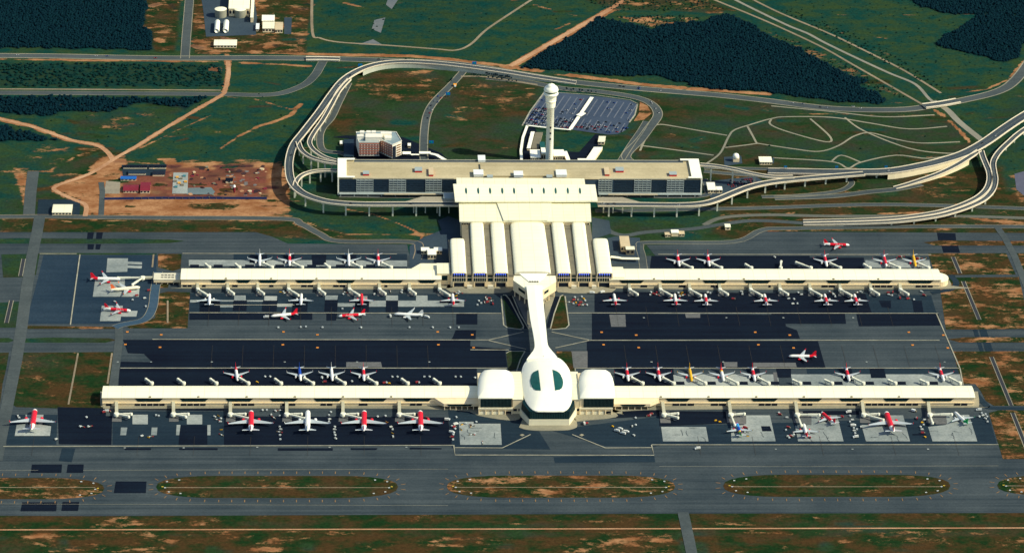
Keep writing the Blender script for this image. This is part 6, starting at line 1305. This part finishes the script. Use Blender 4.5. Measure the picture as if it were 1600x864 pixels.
def ordn(i): return ['first', 'second', 'third', 'fourth', 'fifth', 'sixth', 'seventh', 'eighth', 'ninth', 'tenth', 'eleventh', 'twelfth'][i]
for i, (u, occ) in enumerate(((237, 0), (287, 0), (338, 0), (388, 1), (439, 0), (489, 1), (538.5, 1), (588, 1), (637, 0), (687, 0))): jetbridge(f'{ordn(i)} boarding bridge from the left behind the front left pier', (u, 597), [(u - 13.5, 590.5) if occ else (u - 9, 592)], group='bridges behind the front left pier')
for i, (u, occ) in enumerate(((1004, 1), (1052.5, 1), (1102, 1), (1152, 1), (1201, 1), (1250, 0), (1300, 0), (1349, 1), (1399, 0), (1449, 0), (1500, 1))): jetbridge(f'{ordn(i)} boarding bridge from the left behind the front right pier', (u, 597), [(u - 16.5, 590) if occ else (u - 11, 593.5)], group='bridges behind the front right pier')
for i, (u, occ) in enumerate(((327, 0), (374, 0), (425, 1), (472, 1), (514, 0), (564, 1), (611, 1))): jetbridge(f'{ordn(i)} boarding bridge from the left behind the rear left pier', (u, 416), [(u - 14, 411) if occ else (u - 6, 412.5)], group='bridges behind the rear left pier')
for i, (u, occ) in enumerate(((1081, 1), (1127, 1), (1174, 0), (1220, 2), (1267, 3), (1313, 1), (1359, 0), (1405, 1), (1451, 1))): jetbridge(f'{ordn(i)} boarding bridge from the left behind the rear right pier', (u, 417), [{0: (u - 9, 413), 1: (u - 15, 411.5), 2: (u + .5, 408.5), 3: (u - 23, 410)}[occ]], group='bridges behind the rear right pier')
for i, (u, occ) in enumerate(((309, 1), (356, 0), (403, 0), (451, 1), (498.5, 0), (546, 1), (593, 0), (640, 0), (687, 1))): jetbridge(f'{ordn(i)} boarding bridge from the left in front of the rear left pier', (u, 450.5), [(u + 15, 461) if occ else (u + 9, 458.5)], walk=(u, 439.5), group='bridges in front of the rear left pier')
for i, (u, occ) in enumerate(((984, 0), (1032, 1), (1078, 1), (1125, 0), (1173, 1), (1219, 0), (1266, 1), (1313, 1), (1361, 0), (1407, 0))): jetbridge(f'{ordn(i)} boarding bridge from the left in front of the rear right pier', (u, 451), [(u + 17, 461.5) if occ else (u + 12, 459.5)], walk=(u - 1, 439.5), group='bridges in front of the rear right pier')
for i, (u, occ) in enumerate(((183, 0), (272, 0), (361, 1), (449, 1), (537, 1), (625, 1))): jetbridge(f'{ordn(i)} twin boarding bridge from the left in front of the front left pier', (u - 1, 645.5), [(u + 22, 646.3), (u + 27, 653.2) if occ else (u + 18, 650.5)], walk=(u - 1, 625.5), big=True, group='twin bridges in front of the front left pier')
for i, (u, e) in enumerate(((1038, [(1059, 645.5), (1059, 652)]), (1142, [(1163, 646), (1148, 663)]), (1246, [(1280, 647.5), (1252, 664)]), (1350, [(1373, 646.5), (1380, 655.5)]), (1453, [(1487, 646.8), (1457, 660)]))): jetbridge(f'{ordn(i)} twin boarding bridge from the left in front of the front right pier', (u, 646), e, walk=(u - 3, 625.5), big=True, group='twin bridges in front of the front right pier')
jetbridge('boarding bridge with two arms serving the far left apron', (223, 432.5), [(184, 434), (207, 444.5)], walk=None, big=True, group='far left bridge')
boxpart('fixed_walkway', MATS['walkway_beige'], [o for o in COL.objects if o.get('label', '').startswith('boarding bridge with two arms')][0], P(226, 433, 6).x, P(240, 433, 6).x, P(226, 433, 6).y - 2, P(226, 433, 6).y + 2, 3.8, 6.4)
for u in (183, 272, 361, 449, 537, 625): sheet('bridge_pad', [[(u - 7, 647), (u + 7, 647), (u + 7, 659), (u - 8, 659)]], PADG, .56)
for u in (1038, 1142, 1246, 1350, 1453): sheet('bridge_pad', [[(u - 8, 643), (u + 8, 643), (u + 10, 661), (u - 6, 661)]], PADG, .57)
for u in (309, 356, 403, 451, 498, 546, 593, 640, 687, 984, 1032, 1078, 1125, 1173, 1219, 1266, 1313, 1361, 1407): sheet('bridge_pad', [[(u - 4, 455), (u + 5, 455), (u + 6, 463), (u - 3, 463)]], PADG, .57)
# ================================================================ VEHICLES
def van(m, L_=5.2, W_=2.1, H=2.2):
    t = empty('service_van', (0, 0, 0)); b = MB(); b.add([(-L_ / 2, -W_ / 2, .4), (L_ / 2, -W_ / 2, .4), (L_ / 2, W_ / 2, .4), (-L_ / 2, W_ / 2, .4), (-L_ / 2, -W_ / 2, H), (L_ * .28, -W_ / 2, H), (L_ * .28, W_ / 2, H), (-L_ / 2, W_ / 2, H), (L_ / 2, -W_ / 2, H * .55), (L_ / 2, W_ / 2, H * .55)], [(3, 2, 1, 0), (4, 5, 6, 7), (5, 8, 9, 6), (8, 1, 2, 9), (0, 1, 8, 5, 4), (3, 7, 6, 9, 2), (0, 4, 7, 3)]); b.build('body', m, t)
    b = MB(); b.add([(L_ * .30, -W_ * .42, H + .0 - .02), (L_ * .47, -W_ * .42, H * .62), (L_ * .47, W_ * .42, H * .62), (L_ * .30, W_ * .42, H - .02)], [(0, 1, 2, 3)]); b.v = [(x + .05, y, z + .08) for x, y, z in b.v]; b.build('windscreen', DARK, t)
    b = MB(); [b.lathe([(.4, -.15), (.4, .15)], 0, 0, 8) for _ in ()]
    for x in (-L_ * .32, L_ * .32): b.box(x - .4, x + .4, -W_ / 2 - .05, W_ / 2 + .05, 0, .75)
    b.build('wheels', DARK, t); return t
def truck(m, mc):
    t = empty('service_truck', (0, 0, 0)); b = MB(); b.box(-4, 2, -1.3, 1.3, .9, 3.6); b.build('box_body', m, t); b = MB(); b.prism([(2.2, -1.2), (4.1, -1.2), (4.1, 1.2), (2.2, 1.2)], .6, [2.8, 2.3, 2.3, 2.8]); b.build('cab', mc, t); b = MB(); b.box(-4, 4, -.9, .9, .3, .88); b.build('chassis', DARK, t); return t
def train(m, n=3):
    t = empty('baggage_train', (0, 0, 0)); b = MB(); b.box(3.2, 5.8, -.8, .8, .3, 1.2); b.box(3.2, 4.2, -.8, .8, 1.2, 2.0); b.build('tug', m, t)
    for k in range(n): x = 1.2 - k * 3.6; b = MB(); b.box(x - 1.5, x + 1.5, -.9, .9, .5, .8); b.box(x - 1.4, x + 1.4, -.85, .85, .8, 2.0); b.build('cart', WHITE if k % 2 else GREYR, t)
    return t
def loader(m):
    t = empty('belt_loader', (0, 0, 0)); b = MB(); b.box(-3, 2, -1, 1, .3, 1.3); b.build('chassis', m, t); b = MB(); b.bar((-3.5, 0, 1.2), (4, 0, 3.2), 1.1, .35); b.build('conveyor', DARK, t); return t
def stack(m):
    t = empty('cargo_container', (0, 0, 0)); b = MB(); b.prism([(-1.6, -1.5), (1.6, -1.5), (1.6, 1.5), (-1.6, 1.5)], .6, 2.4, top=[(-1.2, -1.5), (1.2, -1.5), (1.2, 1.5), (-1.2, 1.5)]); b.build('shell', m, t); b = MB(); b.box(-1.8, 1.8, -1.6, 1.6, .3, .58); b.build('base', DARK, t); return t
PR = {'van_white': van(mat('van_paint', (.55, .58, .52, 1), .5)), 'van_yellow': van(YE), 'truck_white': truck(mat('truck_paint', (.66, .68, .60, 1), .5), WHITE), 'truck_red': truck(mat('dull_red', (.28, .03, .035, 1), .6), GREYR), 'train': train(mat('tug_red', (.35, .03, .03, 1), .6)), 'loader': loader(YE), 'container': stack(mat('container_pale', (.50, .55, .52, 1), .5, .2, .5)), 'bus': truck(WHITE, GREYR)}
PN = {'van_white': ('white service van', 'van'), 'van_yellow': ('yellow service van', 'van'), 'truck_white': ('white box truck', 'truck'), 'truck_red': ('red-bodied truck', 'truck'), 'train': ('red baggage train', 'baggage train'), 'loader': ('yellow belt loader', 'belt loader'), 'container': ('pale cargo container', 'container'), 'bus': ('white truck with a grey cab', 'truck')}
usedp = set()
def veh(kind, u, v, rz, where, sc=1.0):
    if kind in usedp: o = copy_tree(PR[kind])
    else: o = PR[kind]; usedp.add(kind)
    o.location = P(u, v) + Vector((0, 0, .62)); o.rotation_euler = (0, 0, rz); o.scale = (sc,) * 3
    tag(o, PN[kind][0] + ' ' + where, PN[kind][1], PN[kind][0] + 's ' + where)
R_ = random.Random(5)
ZONES = [  # list of spots (u, v), kinds, where
 ([(443, 457), (446, 458.5), (438, 457)], ['container', 'train', 'loader'], 'beside the second white airliner at the rear left pier'),
 ([(627, 458), (628, 455), (610, 456), (585, 461), (536, 461), (540, 458)], ['van_white', 'container', 'train'], 'between the walkways of the rear left pier'),
 ([(712, 459), (716, 460), (713, 463), (720, 458.5), (717, 457)], ['train', 'container', 'loader'], 'beside the airliner nearest the terminal'),
 ([(748, 471.5), (759, 465.5), (765, 468), (760.5, 469), (757, 473), (762, 473.5), (752, 475), (766, 471), (770, 476), (746, 478)], ['container', 'train', 'truck_red'], 'on the equipment area left of the bridge lawn'),
 ([(898, 466), (897, 470), (903, 469), (909, 465), (912, 468), (914, 471), (908, 474), (912, 477), (917, 478), (900, 474), (896, 476), (905, 478), (891, 473)], ['container', 'truck_red', 'train', 'container', 'van_yellow'], 'on the equipment area right of the bridge lawn'),
 ([(941, 457.8), (925, 459)], ['truck_white'], 'beside the forecourt right of the white bridge'),
 ([(1017, 458), (1021, 461), (1027, 462), (1016, 462), (1026, 459)], ['container', 'truck_red', 'train'], 'beside the walkway second from left on the rear right pier'),
 ([(1060, 459), (1064, 461), (1068, 462), (1062, 464), (1066, 458)], ['container', 'loader', 'train'], 'between the second and third airliners of the rear right pier'),
 ([(1106, 458), (1110, 459.5), (1146, 468.5), (1158, 457), (1160, 461)], ['van_white', 'container', 'truck_red'], 'near the fourth walkway of the rear right pier'),
 ([(1232, 468), (1240.5, 468.7), (1239, 475.8), (1246, 475.8), (1252, 461.5), (1247, 458.5)], ['van_white', 'container'], 'on the dark stand left of the last two red airliners'),
 ([(1296, 457), (1300, 459), (1303, 462), (1305, 465), (1341, 457.5), (1345, 457.5)], ['container', 'train', 'van_white'], 'around the last two red airliners'),
 ([(1387, 459), (1389, 462), (1395, 458), (1394, 463), (1406, 467), (1440, 457), (1444, 463), (1428, 469.5), (1419, 468)], ['truck_red', 'van_white', 'truck_red', 'container'], 'at the far end of the rear right pier'),
 ([(414, 589.7), (422, 589.7), (503, 590.5), (613, 590), (621, 590), (663, 590), (671, 590), (712, 590), (720, 590), (742, 591.5), (503, 592)], ['container'], 'on the empty dark stands behind the front left pier'),
 ([(601, 599.5), (604, 599), (608, 600), (652, 598.5), (655, 599), (402, 598), (507, 598), (550, 597)], ['truck_red', 'container', 'van_yellow'], 'along the back wall of the front left pier'),
 ([(125, 667.5), (129, 667.5), (138, 667.5), (141, 667), (135, 653)], ['container', 'train'], 'on the dark stand right of the far left wide-body'),
 ([(163, 645), (166, 644), (171, 644)], ['truck_red', 'truck_white'], 'at the left end of the front pier'),
 ([(28, 651), (30, 654), (88, 687), (80, 660)], ['van_white', 'container'], 'around the far left wide-body'),
 ([(244, 650), (222, 682), (232, 684), (236, 683), (248, 651), (335, 652), (341, 650), (340, 657), (345, 655), (344, 660), (346, 672), (345, 680)], ['container', 'van_white', 'loader', 'train'], 'on the empty stands left of the first red wide-body'),
 ([(437, 651), (437, 668), (438, 672), (437.5, 676), (437.5, 681), (438, 687.5), (424, 649), (427, 653), (410, 642), (417, 642), (430, 643), (436, 642)], ['container', 'container', 'van_white', 'train'], 'between the first red and the white wide-body'),
 ([(514, 650), (515, 656), (514, 660), (523, 668), (523, 672), (522.5, 677), (523.5, 681), (524, 686), (517, 645)], ['container', 'van_white', 'container'], 'between the white and the second red wide-body'),
 ([(602, 651), (604, 660), (611, 668), (613.5, 672), (613, 677), (614, 683), (590, 652)], ['container', 'loader', 'van_white'], 'between the two red wide-bodies nearest the oval hall'),
 ([(697, 656), (699, 657), (706, 667), (710, 668), (711, 671), (706, 677), (708, 680), (706, 684), (708, 688), (712, 664), (713, 653), (668, 655), (672, 660)], ['container', 'truck_white', 'container', 'truck_red'], 'left of the empty pale pad beside the oval hall'),
 ([(722, 664), (728, 663), (737, 665), (735, 667), (742, 679), (738, 680), (720, 672), (744, 660.5), (754, 692)], ['loader', 'container', 'train'], 'on the empty pale pad left of the oval hall'),
 ([(913, 663), (917, 662.5)], ['truck_white', 'truck_red'], 'on the apron just right of the oval hall'),
 ([(964, 674.5), (969, 671.8), (973.5, 678.5), (978.5, 676)], ['truck_white'], 'in the group of four on the dark apron'),
 ([(988, 667), (993, 665), (957, 667), (990, 681), (993, 654)], ['van_white', 'container', 'van_yellow'], 'scattered round the group of four trucks'),
 ([(1013, 651), (1016, 650), (1018, 648)], ['truck_red', 'van_white'], 'left of the first twin bridge on the right'),
 ([(1090, 702)], ['truck_white'], 'out on the taxiway edge below the first pale pad'), ([(1118, 658), (1125, 660)], ['van_yellow'], 'between the first and second twin bridges'),
 ([(1166, 670), (1164, 676), (1168, 682), (1164, 669), (1170, 672)], ['truck_red', 'container', 'loader'], 'around the rainbow-striped airliner'),
 ([(1217, 646), (1219, 649), (1230, 653.5), (1228, 673), (1232, 669), (1231, 682.5), (1233, 685), (1236, 683), (1238, 682), (1240, 680)], ['container', 'truck_red', 'van_white'], 'left of the white red-tailed airliner at the front'),
 ([(1315, 652), (1264, 678), (1266, 684), (1262, 673)], ['truck_red', 'container'], 'near the white red-tailed front airliner'),
 ([(1326, 645), (1328, 651), (1332, 657), (1328, 660), (1333, 666), (1334, 670), (1335, 674), (1336, 678), (1337, 684), (1339, 672), (1345, 668)], ['truck_white', 'container', 'van_white', 'container'], 'in the lane left of the lone red wide-body'),
 ([(1432, 654), (1433, 655), (1441, 661), (1443, 665), (1441, 672), (1442, 677.5), (1445, 683.5), (1438, 668), (1444, 657)], ['van_white', 'truck_red', 'van_yellow', 'container'], 'in the lane left of the green-tailed airliner'),
 ([(1428, 643.5)], ['bus'], 'beside the pier left of the green-tailed airliner'), ([(1529.5, 642)], ['truck_white'], 'at the right end of the front pier'),
 ([(1534, 647), (1536, 650), (1540, 648.5), (1542, 652), (1539, 655), (1543, 660), (1530, 652)], ['container', 'van_white', 'container'], 'along the right edge of the front apron'),
 ([(226, 467), (228, 480), (214, 463), (180, 473), (207, 470), (233, 455)], ['van_white', 'container', 'truck_red'], 'on the far left apron'),
 ([(1405, 403), (1410, 402), (1434, 406), (1438, 404.5), (1432, 409)], ['truck_red', 'train'], 'around the yellow airliner at the rear'), ([(1210, 403)], ['van_white'], 'out on the rear taxiway'),
 ([(416, 497), (610, 495.5), (667, 497)], ['truck_white'], 'beside the airliners on the middle apron'),
 ([(435, 513), (470, 512.5), (478, 512), (504, 513), (564, 513), (640, 513), (676, 513), (703, 513), (717, 513), (535, 484)], ['container'], 'out on the middle taxiway'),
]
for spots, kinds, where in ZONES:
    for j, (u, v) in enumerate(spots): veh(kinds[j % len(kinds)], u, v, R_.choice([0, math.pi / 2, .5, -.5, 2.4, math.pi]) + R_.uniform(-.2, .2), where, {'container': .8, 'truck_red': .68, 'train': .62, 'van_yellow': .7, 'loader': .7, 'van_white': .85}.get(kinds[j % len(kinds)], .9))
# cars
def car(m, nm):
    t = bpy.data.objects.new(nm, None); b = MB(); b.prism([(-2.2, -.9), (2.2, -.9), (2.2, .9), (-2.2, .9)], .3, [.95, .85, .85, .95]); b.prism([(-1.5, -.8), (.9, -.8), (.9, .8), (-1.5, .8)], .9, 1.45, 1, top=[(-1.1, -.7), (.4, -.7), (.4, .7), (-1.1, .7)])
    for x in (-1.35, 1.35): b.box(x - .33, x + .33, -.93, .93, 0, .5, 1)
    bpy.data.objects.remove(t); return b.mesh('car', [m, DARK])
CM = {'white': car(mat('car_white', (.52, .54, .52, 1), .4), 'c'), 'red': car(mat('car_red', (.40, .03, .03, 1), .3), 'c'), 'dark': car(mat('car_dark', (.02, .025, .03, 1), .3), 'c'), 'silver': car(mat('car_silver', (.24, .28, .32, 1), .3), 'c'), 'blue': car(mat('car_blue', (.02, .08, .30, 1), .3), 'c')}
def putcar(colr, p, rz, where):
    o = bpy.data.objects.new('car', CM[colr]); COL.objects.link(o); o.location = p; o.rotation_euler = (0, 0, rz); tag(o, f'small {colr} car {where}', 'car', f'{colr} cars {where}')
CL = ['white', 'silver', 'dark', 'white', 'red', 'silver', 'dark', 'blue', 'white']
ang = math.atan2(pr.y, pr.x)
for k in range(-7, 10):
    for side in (-1, 1):
        for j in range(34):
            t_ = .02 + j * .0285; q = o0 + pr * (k * 10.5 + side * 3.2) + dirv * (Ld * t_ + k * .9)
            if not inside(np.array([q.x]), np.array([q.y]), np.array([c.xy[:] for c in [P(*c) for c in CP]]))[0]: continue
            if 0 == k: continue
            pb = (.62 if t_ < .3 else .03) if k < 0 else (.34 if t_ < .22 else .04)
            if -7 <= k <= -5 and t_ < .55: pb = .7
            if R_.random() < pb: putcar(R_.choice(CL), q + Vector((0, 0, .45)), ang, 'in the rows left of the covered walkway' if k < 0 else 'in the rows right of the covered walkway')
for r0 in range(4):
    for j in range(13):
        if R_.random() < .7:
            u = 1135 + j * 3.6 + r0 * 1.5; v = 283.5 + r0 * 2.9 - j * .28
            if v < 298 - (u - 1130) * .22: putcar(R_.choice(['red', 'dark', 'silver', 'dark', 'red']), P(u, v) + Vector((0, 0, .35)), math.pi / 2 + .1, 'in the small lot under the right ramp')
for pts, n_, wh in (([(663, 205), (666, 180), (690, 148)], 9, 'on the approach road behind the hotel'), ([(1230, 162), (1290, 168), (1420, 170)], 6, 'on the highway below the big forest'), ([(930, 128), (1000, 139), (1120, 149)], 5, 'on the highway behind the open car park'), ([(700, 99.8), (640, 95.2), (560, 94)], 6, 'on the highway at the top of the loop'), ([(990, 152), (1015, 161), (1027, 178)], 4, 'on the bend beside the open car park'), ([(300, 91), (150, 89.5), (20, 88)], 4, 'on the highway at the left')):
    for j in range(n_):
        s = R_.random() * (len(pts) - 1); i = int(s); f = s - i; u = pts[i][0] + (pts[i + 1][0] - pts[i][0]) * f; v = pts[i][1] + (pts[i + 1][1] - pts[i][1]) * f
        a, c = P(*pts[i]), P(*pts[i + 1]); d = (c - a).normalized(); n2_ = Vector((-d.y, d.x, 0)) * R_.choice([-3, 3]); putcar(R_.choice(CL), P(u, v) + n2_ + Vector((0, 0, .3)), math.atan2(d.y, d.x), wh)
# cars on the raised decks
for (u, v, h, wh) in ((547, 118, 9, 'on the curved loop road'), (530, 133, 9.2, 'on the curved loop road'), (455, 243, 16, 'on the curved loop road'), (548, 318.5, 19, 'on the left drop-off road'), (642, 319.5, 19, 'on the left drop-off road'), (942, 318.5, 19, 'on the right drop-off road'), (950, 320, 19, 'on the right drop-off road'), (960, 318.5, 19, 'on the right drop-off road'), (1060, 320.5, 19, 'on the right drop-off road'), (1535, 224, 9.6, 'on the wide highway bridge'), (1555, 213, 9.6, 'on the wide highway bridge'), (1388, 267.5, 9.6, 'on the wide highway bridge')):
    putcar(R_.choice(['white', 'dark', 'silver']), P(u, v, h) + Vector((0, 0, .05)), 0.0 if v > 300 else 1.0, wh)
# yellow lorry on the approach road
t = thing('lorry', 'orange lorry beside the approach road behind the car park', 'lorry', 711, 135); t.location.z = .3
c = P(711, 135); boxpart('load_bed', mat('lorry_orange', (.85, .35, .02, 1), .5), t, c.x - 2.6, c.x + 2.6, c.y - 2, c.y + 3, 1, 3.4); boxpart('cab', WHITE, t, c.x - 1.3, c.x + 1.3, c.y - 4.6, c.y - 2.2, .6, 2.9); boxpart('chassis', DARK, t, c.x - 1, c.x + 1, c.y - 4.2, c.y + 2.8, .3, .95)
# ================================================================ SIGNS AND SMALL THINGS
SB = mat('sign_blue', (.0, .14, .45, 1), .5); SG = mat('sign_green', (.0, .35, .22, 1), .5)
for u, v, lb in ((563, 107.5, 'blue direction sign over the bend of the loop road'), (741, 104, 'blue-green direction sign above the highway'), (700, 152, 'blue direction sign beside the middle of the approach road'), (674, 227.5, 'blue sign with a green panel beside the lower approach road'), (1227, 268, 'blue gantry sign over the right roads, left one'), (1307, 268, 'blue gantry sign over the right roads, right one'), (1384, 268, 'blue gantry sign at the start of the highway wall')):
    c = P(u, v); t = thing('road_sign', lb, 'sign', loc=c); w_ = 3.4 if u < 1000 else 2.2
    boxpart('board', SB, t, c.x - w_, c.x + w_, c.y - .15, c.y + .15, 3.4 if u < 1000 else 6, 8 if u < 1000 else 9); boxpart('panel', SG, t, c.x - w_ * .3, c.x + w_ * .4, c.y - .3, c.y - .16, 4.6 if u < 1000 else 7, 6.4 if u < 1000 else 8)
    for s in (-1, 1): boxpart('post', GREYR, t, c.x + s * w_ * .8 - .15, c.x + s * w_ * .8 + .15, c.y + .16, c.y + .4, 0, 7)
SY = mat('sign_yellow', (.85, .62, .08, 1), .5)
for i, a in enumerate(ISL):
    for s, xx in ((-1, a[0] + 10), (1, a[1] - 10)):
        if not -20 < xx < 1620: continue
        for j, (du, dv, m_) in enumerate(((0, 0, SY), (s * -4, 1.5, WHITE), (s * -7, -8, WHITE), (s * -10, 8, WHITE), (s * -26, -10.5, WHITE), (s * -28, 10.5, WHITE))):
            c = P(xx + du, a[2] + 1 + dv); t = thing('taxiway_sign', ('yellow' if m_ is SY else 'white') + ' taxiway sign at the tip of ' + ('the leftmost', 'the second', 'the central', 'the fourth', 'the rightmost')[i] + ' grass island, ' + ('left' if s < 0 else 'right') + ' end', 'sign', loc=c, group=f"{'yellow' if m_ is SY else 'white'} signs, island {i + 1}, {'left' if s < 0 else 'right'} end")
            boxpart('board', m_, t, c.x - 1.2, c.x + 1.2, c.y - .3, c.y + .3, .9, 1.9); boxpart('foot', DARK, t, c.x - .9, c.x + .9, c.y - .2, c.y + .2, .3, .88)
b = MB()
for u, v in ((184, 566), (236, 566), (331, 566), (445, 566), (558, 566), (671, 566), (1018, 566), (1130, 566), (1354, 566), (1476, 566), (1135, 497), (1224, 497), (1333, 497), (1006, 497), (195, 700), (287, 700), (402, 699), (515, 699), (635, 699), (1212, 702), (1332, 702), (1450, 702)):
    c = P(u, v); b.box(c.x - 1.3, c.x + 1.3, c.y - 1.2, c.y + 1.2, .7, .76)
b.build('pit_cover', CONC)['kind'] = 'structure'
for nm, u, v in (('left', 816, 680), ('right', 909, 680)):
    sheet('stand_marker', [[(u - 4, v), (u, v - 2), (u + 4, v), (u, v + 2)]], CONC_P, .68)
# drains with pale headwalls in the grass
DR = mat('drain_water', (.03, .03, .03, 1), .4)
for i, q in enumerate(([(1505, 440), (1530, 500)], [(1549, 558), (1580, 634)], [(1582, 645), (1600, 690), (1606, 706)], [(1489, 402), (1500, 428)], [(37, 405), (32, 432)], [(18, 470), (10, 505)])):
    road('drain', q, 4.5, DR, .5, sm=0, edge=1.0, em=CONC_P)
for q in ([(122, 552), (107, 632)], [(240, 398), (238, 418)], [(262, 470), (262, 505)], [(175, 552), (168, 600)]): road('track', q, 2.4, TANG, .5, sm=0)
